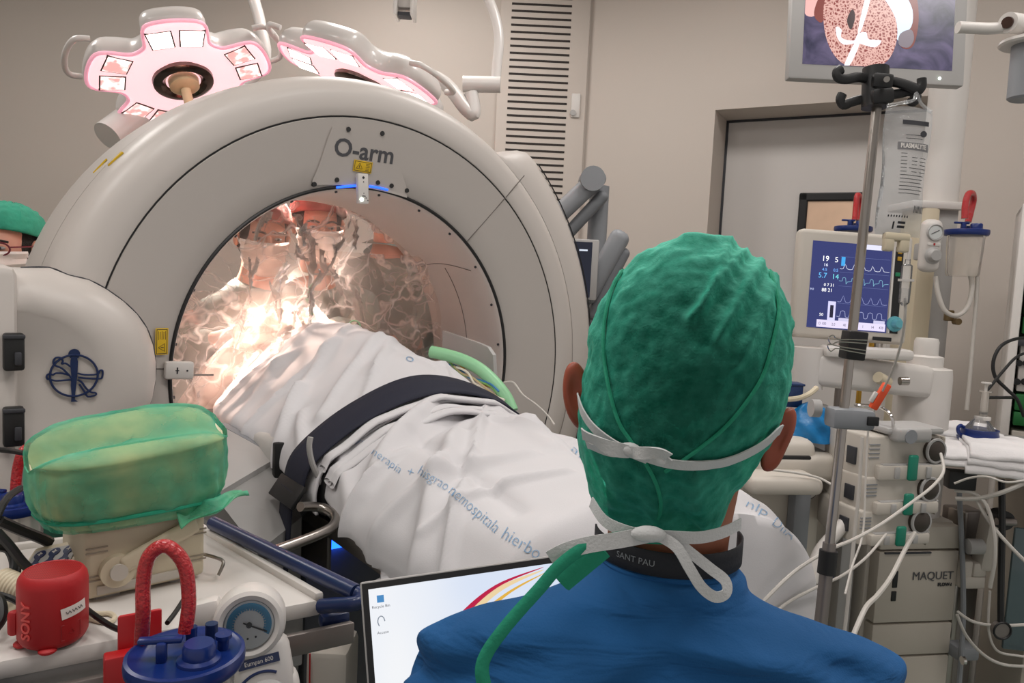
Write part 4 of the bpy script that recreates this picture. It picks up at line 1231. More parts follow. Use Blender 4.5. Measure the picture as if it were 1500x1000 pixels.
def scrub(u, v):
    i = v * (len(sec) - 1); k = min(len(sec) - 2, int(i)); f = i - k
    g = lambda j: sec[max(0, min(len(sec) - 1, j))]
    a, b, c, d = g(k - 1), g(k), g(k + 1), g(k + 2)
    z, w, dp, ox, oy = (.5 * ((2 * b[m]) + (c[m] - a[m]) * f + (2 * a[m] - 5 * b[m] + 4 * c[m] - d[m]) * f * f + (3 * b[m] - a[m] - 3 * c[m] + d[m]) * f ** 3) for m in range(5))
    an = 2 * pi * u; ca, sa = cos(an), sin(an)
    n_ = 2.3
    x = w * abs(ca) ** (2 / n_) * (1 if ca > 0 else -1); y = dp * abs(sa) ** (2 / n_) * (1 if sa > 0 else -1)
    p = V((x + ox, y + oy, z - .020 * min(1, (1.349 - z) / .012) + .0 * (x + ox) - .62 * max(0, y + .015) * min(1, max(0, (z - 1.12) / .08))))
    q = V((p.x, p.y * 1.5, p.z))
    h = .004 * noise.noise(q * 9) + .0022 * noise.noise(q * 25)
    # folds that fan out from the neck over the back
    if y < 0:
        s_ = min(1, max(0, (1.33 - z) / .06))
        h += s_ * .0060 * sin(z * 190 + x * 60 * (1 if x > 0 else -1) + 4 * noise.noise(V((x * 7, z * 9, 1)))) * (.4 + .6 * abs(noise.noise(V((x * 5, z * 6, 5)))) * 2)
        h += s_ * .005 * sin(z * 90 - x * 25 + 3 * noise.noise(V((x * 5, z * 5, 9))))
        # spine hollow and shoulder blades
        h -= .010 * exp(-(x / .04) ** 2) * s_; h += .006 * exp(-((abs(x) - .10) / .05) ** 2) * s_
    return p + V((ca * .5, sa, .15)).normalized() * h


st_ = MB().grid(scrub, 120, 110, True).build('scrub_top', M_['scrub'], t, angle=80, mods=[('SOLIDIFY', dict(thickness=.002, offset=0))])
MB().tube([scrub(i / 60, .0) + V((0, 0, .001)) for i in range(60)], .0026, 8, 1, closed=True).build('collar_seam', M_['scrub'], st_)
for s in (-1, 1):
    g = Sk(); g.chain([((s * .168, 0, 1.185), .062), ((s * .208, .012, 1.09), .056), ((s * .232, .028, 1.0), .055)]); g.build('sleeve', M_['scrub'], t)
g = Sk(); pp = g.chain([((0, .01, .84), (.16, .115))])
for s in (-1, 1): g.chain([((s * .085, .01, .74), .092), ((s * .098, .02, .46), .075), ((s * .10, .0, .07), .066)], pp)
g.build('scrub_trousers', M_['scrub'], t)
for s in (-1, 1): MB().ball((s * .105, .05, .04), (.05, .12, .04), 18).build('clog', M_['white'], t)

# ---- cap: outline measured around the head, closed over crown and down to the nape
hc = V((0, 0, 0)) + LM(HC)
pol = [(1148, 545), (1150, 500), (1146, 450), (1137, 428), (1120, 402), (1090, 376), (1056, 356), (1028, 350), (1003, 347), (975, 356), (945, 374), (915, 398), (888, 432), (872, 470), (862, 530), (854, 575), (849, 620), (849, 660), (856, 690), (874, 735), (890, 760), (910, 776), (945, 786), (975, 788), (1000, 784), (1023, 786), (1047, 760), (1075, 715), (1098, 680), (1114, 655), (1131, 620), (1142, 585)]
pr_ = []
for x, y in pol:
    q = P(x, y, .62) - HC; pr_.append((atan2(q.dot(UP), q.dot(RT)), sqrt(q.dot(UP) ** 2 + q.dot(RT) ** 2)))
pr_.sort()


def rpol(a):
    n = len(pr_)
    for i in range(n):
        a0, r0 = pr_[i]; a1, r1 = pr_[(i + 1) % n]
        if i == n - 1: a1 += 2 * pi
        aa = a if a >= a0 else a + 2 * pi
        if a0 <= aa <= a1:
            f = (aa - a0) / (a1 - a0); f = f * f * (3 - 2 * f) * .5 + f * .5; return r0 + (r1 - r0) * f
    return pr_[0][1]


tocam = (O - HC).normalized()
VIEW = -tocam
rt_ = (RT - tocam * RT.dot(tocam)).normalized(); up_v = tocam.cross(rt_)


def headpt(a, ph, k=1.0, back=.098, front=.105):
    """a: direction around the head, ph: 0 = nearest the viewer, pi/2 = outline, beyond = face side"""
    r = rpol(a) * k
    lo = max(0, -sin(a))                                # below: the nape recedes
    bk = back * k * (1 - .40 * (lo ** 2) * sin(ph) ** 2)
    s, c = sin(ph), cos(ph)
    dep = bk * (abs(c) ** .9) if c > 0 else -front * k * abs(c)
    return hc + rt_ * (r * s * cos(a)) + up_v * (r * s * sin(a)) + tocam * dep


def capf(u, v):
    a = -pi + 2 * pi * u; ph = .0001 + v * (pi * .5 + .95 - .75 * max(0, -sin(a)))
    p = headpt(a, ph)
    q = p * 1.0; d = (p - hc).normalized()
    x = (p - hc).dot(rt_); y = (p - hc).dot(up_v)
    h = .0016 * noise.noise(q * 60) + .0012 * noise.noise(q * 120) + .0008 * noise.noise(q * 22)
    # gathers that run down from the crown on the right
    for (x0, y0, x1, y1, w, hh) in ((.048, .105, .004, .045, .0035, .0045), (.062, .10, .022, .03, .004, .0045), (.076, .095, .035, .012, .0045, .0035), (.035, .11, .012, .05, .003, .003), (.085, .05, .07, .03, .003, .002), (-.03, .108, -.065, .09, .005, .003), (.0, .115, .04, .112, .004, .004)):
        A2, B2 = V((x0, y0)), V((x1, y1)); Q = V((x, y)); ab = B2 - A2; f = max(0, min(1, (Q - A2).dot(ab) / ab.length_squared)); r = (Q - A2 - ab * f).length
        h += hh * 1.15 * exp(-(r / w) ** 2)
    h += .0022 * max(0, d.dot(up_v) - .6) * sin(x * 260 + 5 * noise.noise(q * 12)) * .5
    low = max(0, (-.06 - y) / .06)
    h += min(1, low) * .0045 * sin(x * 150 + 14 * y + 4 * noise.noise(q * 14))
    return p + d * h


def capmat():
    mt, nt, b, out = newmat('thin_green_cap')
    tc = nt.nodes.new('ShaderNodeTexCoord')
    n = nt.nodes.new('ShaderNodeTexNoise'); n.inputs['Scale'].default_value = 70; n.inputs['Detail'].default_value = 8; n.inputs['Roughness'].default_value = .7
    nt.links.new(tc.outputs['Object'], n.inputs['Vector'])
    cr = nt.nodes.new('ShaderNodeValToRGB'); cr.color_ramp.elements[0].position = .3; cr.color_ramp.elements[1].position = .75
    cr.color_ramp.elements[0].color = lin('1b9c80'); cr.color_ramp.elements[1].color = lin('60d8bc')
    nt.links.new(n.outputs['Fac'], cr.inputs[0]); nt.links.new(cr.outputs[0], b.inputs['Base Color'])
    b.inputs['Roughness'].default_value = .6; b.inputs['Specular IOR Level'].default_value = .3
    n2 = nt.nodes.new('ShaderNodeTexNoise'); n2.inputs['Scale'].default_value = 190; n2.inputs['Detail'].default_value = 6; n2.inputs['Distortion'].default_value = 1.2
    nt.links.new(tc.outputs['Object'], n2.inputs['Vector'])
    bp = nt.nodes.new('ShaderNodeBump'); bp.inputs['Strength'].default_value = .4; bp.inputs['Distance'].default_value = .003
    nt.links.new(n2.outputs['Fac'], bp.inputs['Height']); nt.links.new(bp.outputs['Normal'], b.inputs['Normal'])
    tp = nt.nodes.new('ShaderNodeBsdfTransparent'); tp.inputs[0].default_value = lin('4fd0ae')
    lw = nt.nodes.new('ShaderNodeLayerWeight'); lw.inputs['Blend'].default_value = .45
    mr = nt.nodes.new('ShaderNodeMapRange'); mr.inputs['To Min'].default_value = .20; mr.inputs['To Max'].default_value = .97
    nt.links.new(lw.outputs['Facing'], mr.inputs['Value'])
    mx_ = nt.nodes.new('ShaderNodeMixShader'); nt.links.new(mr.outputs[0], mx_.inputs[0])
    nt.links.new(tp.outputs[0], mx_.inputs[1]); nt.links.new(b.outputs[0], mx_.inputs[2]); nt.links.new(mx_.outputs[0], out.inputs[0])
    return mt


M_['cap'] = capmat()
cap = MB().grid(capf, 220, 130, True).build('surgical_cap', M_['cap'], t, angle=80)
# hair under the cap
def hairf(u, v):
    a = -pi + 2 * pi * u; ph = .0001 + v * (pi * .5 + 1.0); low = max(0, -sin(a))
    p = headpt(a, ph, .955 - .12 * low * min(1, v * 1.5))
    return p + (p - hc).normalized() * .0012 * noise.noise(p * 90)


MB().grid(hairf, 90, 50, True).build('hair', M_['hair'], t, angle=80)
# cap seams: left, right and the one closing at the nape
def onhead(pts, off=.0015, k=8):
    out = []
    for x, y in [(p.x, p.y) for p in spline([V((x, y, 0)) for x, y in pts], k)]:
        q = P(x, y, .62) - HC; a = atan2(q.dot(UP), q.dot(RT)); r = sqrt(q.dot(UP) ** 2 + q.dot(RT) ** 2)
        s = min(.999, r / rpol(a))
        ph = math.asin(s); p = headpt(a, ph)
        # perspective: iterate so that the seam sits where it is seen
        for _ in range(4):
            w = p + t.location; rel = w - O; px = 750 + F * rel.dot(RT) / rel.dot(FW); py = 500 - F * rel.dot(UP) / rel.dot(FW)
            q = q + RT * ((x - px) / F * rel.dot(FW)) - UP * ((y - py) / F * rel.dot(FW))
            a = atan2(q.dot(UP), q.dot(RT)); r = sqrt(q.dot(UP) ** 2 + q.dot(RT) ** 2); ph = math.asin(min(.999, r / rpol(a))); p = headpt(a, ph)
        out.append(p + (p - hc).normalized() * off)
    return out


for pts in ([(915, 396), (897, 430), (887, 480), (888, 530), (897, 580), (910, 620), (930, 650), (952, 685), (965, 715), (968, 745), (955, 775)], [(1125, 400), (1138, 450), (1130, 500), (1115, 550), (1090, 590), (1060, 625), (1030, 650), (1000, 672), (975, 688)]):
    MB().tube(onhead(pts, .002), .0016, 6, 1).build('cap_seam', M_['greentie'], cap)
hnrm = lambda p, f: (p - hc).normalized()
b = MB().band(onhead([(851, 570), (858, 600), (875, 625), (900, 645), (925, 658), (950, 668)], .0035), .0085, .0012, hnrm, 1)
b.band(onhead([(945, 664), (980, 674), (1020, 677), (1060, 672), (1095, 658), (1120, 642), (1136, 625)], .0035), .0085, .0012, hnrm, 1)
mt_ = b.build('mask_tie', M_['tie'], t)
# knot with two bows on the back of the cap
kn = onhead([(930, 652), (932, 654)], .007)[0]
kb = MB()
fr = frame(kn, (kn - hc).normalized(), rt_)
kb.add(*(lambda m: (m.v, m.f))(MB(fr).ball((0, 0, 0), (.009, .006, .005), 14)))
def loopp(pts, w): kb.band([fr @ V(p) for p in pts], w, .0012, lambda p, f: (p - hc).normalized() + up_v * .4 * sin(f * 6), 6)
loopp([(0, 0, .002), (-.014, .002, .006), (-.028, .004, .004), (-.040, .004, .0)], .011)
loopp([(0, .0, .001), (-.012, -.002, .004), (-.026, -.004, .003), (-.038, -.006, -.002)], .008)
loopp([(0, 0, .002), (.012, .006, .008), (.026, .010, .008), (.031, .006, .005)], .009)
loopp([(.031, .006, .005), (.026, .002, .003), (.012, .0, .003), (0, 0, .002)], .008)
kb.build('knot', M_['tie'], mt_)

# ears
def ear(pts, d, name, cx, cy, yaw_):
    ps = [wp(x, y, d) for x, y in pts]; c = sum(ps, V()) / len(ps); n = len(ps)
    vs = []; fs = []
    ax_ = (V((O - t.location - c)).normalized())
    for k, z in ((.55, -.010), (.9, -.0085), (1.0, -.002), (1.0, .003), (.88, .0075), (.55, .0085), (.2, .006)):
        vs += [c + (p - c) * k + ax_ * z + (ax_ * 0) for p in ps]
    for L_ in range(6):
        for i in range(n): a, b = L_ * n + i, L_ * n + (i + 1) % n; fs.append((a, b, b + n, a + n))
    fs += [tuple(range(n)), tuple(range(6 * n, 7 * n))]
    return MB().add(vs, fs).build(name, M_['ear'], t, angle=80, mods=[('SUBSURF', dict(levels=2, render_levels=2))])


M_['ear'] = mat('ear_skin', '9c4a32', .5, var=.12, vscale=40, sss=.25)
ear([(856, 541), (845, 528), (834, 530), (826, 543), (823, 570), (827, 597), (834, 614), (846, 630), (856, 628), (862, 600), (862, 560)], .625, 'ear', 0, 0, 0)
ear([(1120, 640), (1140, 606), (1156, 594), (1166, 598), (1168, 615), (1163, 636), (1152, 658), (1141, 684), (1128, 692), (1115, 690), (1112, 670)], .60, 'ear', 0, 0, 0)

# lower mask tie around the neck, its long ends, the green cap tie
ncx = V((-.004, .015, 1.315))
nknrm = lambda p, f: V((p.x - ncx.x, p.y - ncx.y, .0001)).normalized()
def nk_(x, y, d): return wp(x, y, d)
b = MB()
b.band([nk_(866, 735, .585), (nk_(885, 762, .562)), nk_(915, 777, .545), nk_(945, 784, .54)], .009, .0012, nknrm, 6)
b.band([nk_(945, 784, .54), nk_(985, 786, .538), nk_(1025, 787, .543), nk_(1060, 779, .555), nk_(1085, 767, .575)], .009, .0012, nknrm, 6)
lt = b.build('mask_tie', M_['tie'], t)
MB().band([nk_(948, 783, .537), nk_(905, 791, .532), nk_(865, 797, .53), nk_(830, 806, .53), nk_(806, 818, .535)], .0115, .0014, lambda p, f: (0, -1, .2), 6).build('tie_end', M_['tie'], lt)
MB().band([nk_(960, 782, .536), nk_(990, 800, .53), nk_(1010, 832, .528), nk_(1028, 860, .53), nk_(1048, 874, .535), nk_(1064, 868, .538), nk_(1062, 850, .54), nk_(1040, 832, .541), nk_(1015, 812, .54), nk_(985, 788, .54)], .008, .0012, lambda p, f: (0.3, -1, .1), 6).build('tie_loop', M_['tie'], lt)
kn2 = nk_(950, 782, .532); MB().ball(kn2, (.013, .006, .006), 14).build('knot', M_['tie'], lt)
gt = MB().tube([nk_(985, 788, .548), nk_(930, 786, .54), nk_(885, 792, .535), nk_(850, 806, .53), nk_(818, 830, .525), nk_(790, 862, .52), nk_(760, 895, .515), nk_(735, 925, .51), nk_(714, 955, .507), nk_(706, 980, .505), nk_(711, 1012, .505)], .0052, 8, 6, flat=.45).build('cap_tie', M_['greentie'], t)
MB().tube([nk_(880, 800, .545), nk_(850, 825, .548), nk_(820, 850, .552)], .010, 8, 6, flat=.3).build('tie_end', M_['greentie'], gt)
# dark lanyard round the neck
ly = MB()
def lan(u, v):
    a = -pi * 1.02 + u * pi * 1.04; c = V((-.004, .013, 1.332))
    return c + V((.0625 * cos(a), .0615 * sin(a), -.010 + .020 * v + .006 * cos(a) * 0))
lo_ = ly.grid(lan, 40, 4).build('lanyard', mat('charcoal_lanyard', '23242a', .8, var=.1, bump=.2, bscale=400, bdist=.002), t, mods=[('SOLIDIFY', dict(thickness=.0015, offset=0))])
tm = text_mb('SANT PAU', .0072, None, 0, 'CENTER')
o_ = MB()
for v in tm.v:
    a = -pi / 2 - .62 + v.x / .062; r = 1.022
    v_ = V((-.004 + .0625 * r * cos(a), .013 + .0615 * r * sin(a), 1.332 + v.y)); o_.v.append(v_)
o_.f = tm.f
o_.build('lettering', mat('silver_print', '8f9296', .5), lo_)
o_ = MB()
for q in ([(0, .006), (.005, 0), (0, -.006), (-.005, 0)], [(0, .0035), (.0025, 0), (0, -.0035), (-.0025, 0)]):
    pts = []
    for x, z in q:
        a = -pi / 2 - 1.08 + x / .062; pts.append(V((-.004 + .0645 * cos(a), .013 + .0635 * sin(a), 1.332 + z)))
    o_.tube(pts, .0006, 5, 1, closed=True)
o_.build('emblem', mat('silver_print', '8f9296', .5), lo_)

# ------------------------------------------------------------------ laptop
tl, l2_ = P(527, 853, .86), P(790, 816, .905)
bl_ = P(552, 1012, .835)
xa = (l2_ - tl).normalized(); ya = (tl - bl_); ya = (ya - xa * ya.dot(xa)).normalized(); za = xa.cross(ya)
LW, LH = .315, .205
t = thing('laptop', 'open laptop with a bright desktop screen in front of the man in blue', 'laptop', (tl.x, tl.y, 0))
S = Matrix.Identity(4)
for i in range(3): S[i][0], S[i][1], S[i][2], S[i][3] = xa[i], ya[i], za[i], (tl - t.location)[i]
ld = MB(S).box((LW / 2, -LH / 2, -.004), (LW, LH, .006), .0028).build('lid', M_['lgrey'], t)
MB(S).box((LW / 2, -LH / 2, -.0006), (LW - .004, LH - .004, .0016), .0005).build('bezel', M_['black'], ld)
scm, nt, bs, out = newmat('desktop_screen')
bs.inputs['Base Color'].default_value = (0, 0, 0, 1); bs.inputs['Roughness'].default_value = .3
tcn = nt.nodes.new('ShaderNodeTexCoord'); nz = nt.nodes.new('ShaderNodeTexNoise'); nz.inputs['Scale'].default_value = 4
cr = nt.nodes.new('ShaderNodeValToRGB'); cr.color_ramp.elements[0].position = .35; cr.color_ramp.elements[1].position = .65
cr.color_ramp.elements[0].color = lin('dfe9fb'); cr.color_ramp.elements[1].color = lin('ffffff')
nt.links.new(tcn.outputs['Object'], nz.inputs['Vector']); nt.links.new(nz.outputs['Fac'], cr.inputs[0]); nt.links.new(cr.outputs[0], bs.inputs['Emission Color']); bs.inputs['Emission Strength'].default_value = .62
SW, SH = LW - .018, LH - .022
scr = MB(S @ tr(.009, -.009, 0)).box((SW / 2, -SH / 2, .0006), (SW, SH, .0008)).build('screen', scm, ld)
def stroke(pts, w0, w1, col, e=.62, z=.0012):
    p = spline([V((x, y, 0)) for x, y in pts], 8); n = len(p); vs = []
    for i in range(n):
        d = (p[min(n - 1, i + 1)] - p[max(0, i - 1)]).normalized(); nn = V((-d.y, d.x, 0)); w = (w0 + (w1 - w0) * i / (n - 1)) / 2 * (sin(pi * min(1, .08 + i / (n - 1) * .9)) ** .5)
        vs += [p[i] + nn * w + V((0, 0, z)), p[i] - nn * w + V((0, 0, z))]
    MB(S @ tr(.009, -.009, 0)).add(vs, [(2 * i, 2 * i + 1, 2 * i + 3, 2 * i + 2) for i in range(n - 1)]).build('wallpaper_swirl', screen('swirl_' + col, col, e), scr, smooth=False)
stroke([(.004, -.165), (.05, -.105), (.10, -.055), (.15, -.022), (.21, -.006)], .022, .003, 'f3d9a8')
stroke([(.002, -.158), (.048, -.098), (.10, -.048), (.15, -.017), (.21, -.003)], .012, .002, 'c22348', z=.0016)
stroke([(.015, -.17), (.06, -.11), (.11, -.06), (.16, -.028), (.21, -.010)], .010, .002, 'e8b64a', z=.0018)
stroke([(.012, -.178), (.05, -.125), (.085, -.092)], .012, .004, '7c1430', z=.002)
stroke([(.02, -.182), (.055, -.135), (.085, -.10)], .012, .003, 'e79a4a', z=.0022)
stroke([(.03, -.185), (.07, -.14), (.10, -.12)], .016, .004, 'd64c86', z=.0024)
stroke([(.065, -.085), (.12, -.075), (.2, -.05)], .004, .001, 'ecb3c6', z=.0014)
ic = MB(S @ tr(.009, -.009, 0))
ic.box((.013, -.012, .0014), (.008, .008, .0004)); ic.build('desktop_icon', screen('icon_blue', '4c8fc9', .6), scr)
ic = MB(S @ tr(.009, -.009, 0)); ic.tube([(.012 + .004 * cos(a), -.037 + .006 * sin(a) , .0014) for a in [i * .8 for i in range(6)]], .0006, 4, 2); ic.build('desktop_icon', screen('icon_grey', '8a93a0', .6), scr)
for yy, tx_ in ((-.0205, 'Recycle Bin'), (-.049, 'Acceso')):
    text_mb(tx_, .0045, S @ tr(.009, -.009, .0014) @ tr(.013, yy, 0), 0).build('icon_caption', screen('caption_dark', '55585f', .5), scr)
# base with keyboard on a tray
bl0 = S @ V((0, -LH, -.004)); bx = V((xa.x, xa.y, 0)).normalized(); by = V((-bx.y, bx.x, 0)) * -1
BZ = bl0.z - .004
K = Matrix.Identity(4)
for i in range(3): K[i][0], K[i][1], K[i][2], K[i][3] = bx[i], by[i], (0, 0, 1)[i], (bl0.x, bl0.y, BZ)[i]
ba = MB(K).box((LW / 2, .095, -.006), (LW, .19, .014), .005).build('base', M_['lgrey'], t)
for r in range(4):
    mb = MB(K)
    for k in range(12): mb.box((.03 + k * .0232, .02 + r * .022, .002), (.018, .017, .003))
    mb.build('key_row', M_['black'], ba)
MB(K).box((LW / 2, .145, .0015), (.10, .06, .001)).build('touchpad', M_['grey'], ba)
tz = (K @ V((0, 0, -.0135))).z
p0 = t.location + K @ V((LW / 2, .09, 0))
t = thing('laptop_stand', 'slim stand carrying the laptop in front of the man', 'stand', (p0.x, p0.y, 0), atan2(bx.y, bx.x))
MB().box((0, 0, tz - .008), (LW * .8, .17, .016), .004).build('tray', M_['lgrey'], t)
MB().cyl((0, .0, .04), (0, .0, tz - .015), .02).build('post', M_['steel'], t)
MB().box((0, 0, .025), (.30, .30, .05), .02).build('foot', M_['grey'], t)
# ------------------------------------------------------------------ left trolley and what stands on it
CT = 1.10
k0 = onz(473, 877, CT)                                   # front right corner of the white top
cu = (k0 - onz(20, 964, CT)); cu.z = 0; cu.normalize(); cv = V((-cu.y, cu.x, 0))
CW, CD = .72, .38
t = thing('instrument_trolley', 'white-topped trolley with navy side rails at the left foreground', 'trolley', (k0.x, k0.y, 0), atan2(cu.y, cu.x))
CA = t; CM = W(t); CI = CM.inverted()
cl = lambda p: CI @ V(p)
cz = lambda x, y, z=CT: CI @ onz(x, y, z)
ev = onz(317, 786, CT) - k0; ev.z = 0; ev = CI.to_3x3() @ ev.normalized()
SKW = Matrix.Identity(4); SKW[0][1] = ev.x / ev.y
MB(SKW).box((-CW / 2, CD / 2, CT - .012), (CW, CD, .024), .006).build('top', M_['white'], t)
lip = MB(SKW)
lip.box((-.004, CD / 2, CT + .003), (.012, CD, .014), .004).box((-CW / 2, CD - .005, CT + .003), (CW, .012, .014), .004)
lip.build('raised_edge', M_['white'], t)
MB(SKW).box((-CW / 2, .02, CT - .06), (CW - .04, .02, .07), .003).build('apron', M_['lgrey'], t)
rl = MB(SKW).box((-CW / 2 + .015, -.022, CT - .045), (CW + .03, .01, .03), .002).build('front_rail', M_['steel2'], t)
for x_ in (-.09, -.40): MB(SKW).cyl((x_, -.026, CT - .045), (x_, -.030, CT - .045), .011, n=18).cyl((x_, -.018, CT - .045), (x_, .02, CT - .045), .007).build('rail_plug', M_['black'], rl)
for x_, y_ in ((-.05, .05), (-.05, CD - .05), (-CW + .05, .05), (-CW + .05, CD - .05)):
    MB(SKW).box((x_, y_, (CT - .03) / 2 + .03), (.05, .05, CT - .10), .004).build('leg', M_['mgrey'], t)
    MB(SKW).cyl((x_ - .012, y_, .035), (x_ + .012, y_, .035), .035, n=20).build('castor', M_['black'], t)
MB(SKW).box((-CW / 2, CD / 2, .35), (CW - .1, CD - .08, .03), .004).build('shelf', M_['white'], t)
MB(SKW).box((-CW / 2, CD / 2 + .03, .72), (CW - .11, CD - .12, .56), .006).build('drawer_unit', M_['mgrey'], t)
a, b = cz(312, 766, CT + .02), cz(522, 868, CT + .02)
rr_ = MB().tube([a, a.lerp(b, .5), b], .0115, 14, 4).build('side_rail', M_['navy'], t)
MB().tube([b + V((.0, .0, 0)), b + V((.004, -.008, -.002)), b + V((-.006, -.018, -.006)), V((-.005, -.008, CT - .006))], .010, 12, 5).build('rail_corner', M_['navy'], rr_)
MB().box(((b.x - .0) / 2 + .0, -.002, CT - .03), (b.x + .01, .022, .02), .006).build('rail_bracket', M_['navy'], rr_)
q = cz(28, 985, CT - .02); MB().box((q.x - .03, -.03, CT - .045), (.062, .03, .055), .008).build('corner_guard', M_['navy'], t)

# ---- red speaker
s0 = onz(78, 939, CT)
t = thing('wireless_speaker', 'small red cylindrical speaker with a white paper tag on the trolley', 'speaker', (s0.x, s0.y, CT), 0)
R_ = .0365; S_H = .090
prf = [(0, .006), (.026, .006), (.030, .004), (.0335, .007), (R_, .013), (R_, .074), (R_ - .0012, .081), (R_ - .0045, .0865), (R_ - .0065, .088), (R_ - .0075, .0872)]
spk = mat('red_rubber_speaker', 'ab151b', .55, var=.05, bump=.1, bscale=600, bdist=.001)
MB().lathe(prf, 48).build('body', spk, t)
gm_, nt, bs, out = newmat('red_speaker_grille')
bs.inputs['Base Color'].default_value = lin('b0141a'); bs.inputs['Roughness'].default_value = .5
tcn = nt.nodes.new('ShaderNodeTexCoord'); ck = nt.nodes.new('ShaderNodeTexVoronoi'); ck.inputs['Scale'].default_value = 380; ck.inputs['Randomness'].default_value = 0
cr = nt.nodes.new('ShaderNodeValToRGB'); cr.color_ramp.elements[0].position = .3; cr.color_ramp.elements[1].position = .45
cr.color_ramp.elements[0].color = lin('5a0a0e'); cr.color_ramp.elements[1].color = lin('b2191f')
nt.links.new(tcn.outputs['Object'], ck.inputs['Vector']); nt.links.new(ck.outputs['Distance'], cr.inputs[0]); nt.links.new(cr.outputs[0], bs.inputs['Base Color'])
MB().lathe([(0, .0868), (.024, .0868), (R_ - .0072, .0870)], 40).build('grille', gm_, t)
for a_ in (-2.6, -1.2): MB().ball((.030 * cos(a_), .030 * sin(a_), .004), (.010, .010, .0045), 14).build('foot', spk, t)
MB().lathe([(0, 0), (.024, 0), (.028, .004), (.028, .007), (0, .007)], 30).build('base', M_['dark'], t)
fc_ = atan2(-s0.y, -s0.x)                        # direction to the viewer
def onspk(mb, a0, z0, rot, off=.0006):
    o = MB()
    for v in mb.v:
        u, w = v.x * cos(rot) - v.y * sin(rot), v.x * sin(rot) + v.y * cos(rot)
        a = fc_ + a0 + u / R_; r = R_ + off + v.z; o.v.append(V((r * cos(a), r * sin(a), z0 + w)))
    o.f = mb.f; return o
onspk(text_mb('SONY', .0165, None, .0003, 'CENTER', bold=.0004), -.80, .040, pi / 2).build('lettering', mat('red_lettering', 'dd4a46', .4), t)
lb = MB(); lb.grid(lambda u, v: V(((u - .5) * .030, (v - .5) * .013, .0002)), 12, 3)
tg_ = onspk(lb, .62, .0475, .12).build('paper_tag', M_['mask'], t)
sc_ = MB()
for k in range(3): sc_.tube([((-.010 + k * .007 + j * .0018), .001 * ((-1) ** j) * 1.8, .0006) for j in range(4)], .0003, 4, 2)
onspk(sc_, .62, .0475, .12).build('handwriting', M_['ink'], tg_)
nf = MB(); 
for p_, q_ in (((-.011, -.009), (.011, -.009)), ((.011, -.009), (.011, .009)), ((.011, .009), (-.011, .009)), ((-.011, .009), (-.011, -.009))): nf.tube([V((*p_, .0)), V((*q_, .0))], .0003, 4, 1)
nf.tube([(-.003, -.002, 0), (.003, -.002, 0), (0, .003, 0)], .0004, 4, 1, closed=True)
onspk(nf, .52, .0235, .0).build('contact_mark', mat('dark_red_print', '8f0f14', .5), t)
MB().box((R_ * cos(fc_ - 1.62) * 1.06, R_ * sin(fc_ - 1.62) * 1.06, .030), (.012, .012, .030), .005).build('port_cover', spk, t)

# ---- beige device with a carrying lever
d0 = onz(124, 886, CT); d1 = onz(300, 846, CT)
du = (d1 - d0); du.z = 0; dl = du.length; du.normalize(); dv = V((-du.y, du.x, 0))
t = thing('beige_control_unit', 'beige control unit with a lever handle on the trolley below the green cover', 'medical device', (d0.x, d0.y, CT), atan2(du.y, du.x))
DM = W(t).inverted(); BH = .095; BD = .14
MB().box((dl / 2, BD / 2, BH / 2 + .004), (dl, BD, BH), .008, seg=3).build('case', M_['cream'], t)
for x_ in (.014, dl - .012):
    mb = MB()
    for z_ in (.03, .036, .068, .074): mb.box((x_, -.0004, z_), (.026, .002, .0018))
    mb.build('grooves', mat('groove', '94897a', .6), t)['kind'] = 'stuff'
for x_ in (.03, dl - .03): MB().box((x_, .02, .002), (.03, .02, .006), .001).build('foot', M_['lgrey'], t)
MB().box((dl * .45, -.0012, .016), (dl * .72, .004, .012), .001).build('base_strip', M_['offwhite'], t)
lvq = DM @ onplane(170, 833, d0, dv); lve = DM @ onplane(285, 772, d0 - dv * .01, dv)
lev = MB().cyl((lvq.x, .001, lvq.z), (lvq.x, -.012, lvq.z), .0215, n=32).build('lever', M_['cream'], t)
dd_ = V((lve.x - lvq.x, 0, lve.z - lvq.z)); mm_ = frame((lvq.x + dd_.x / 2, -.010, lvq.z + dd_.z / 2 + .004), V((0, -1, 0)), dd_)
MB(mm_).box((.004, 0, 0), (dd_.length, .024, .012), .006, seg=3).build('lever_arm', M_['cream'], lev)
MB().cyl((lvq.x, -.011, lvq.z), (lvq.x, -.017, lvq.z), .011, n=24).build('lever_cap', M_['offwhite'], lev)
MB().cyl((dl * .80, -.001, .012), (dl * .80, -.005, .012), .003, n=12).build('screw', M_['dark'], t)
MB().tube([(dl + .0, .03, .028), (dl + .015, .0, .027), (dl + .022, -.012, .022), (dl + .012, -.020, .008)], .0025, 8, 4).build('wire_bail', M_['steel'], t)

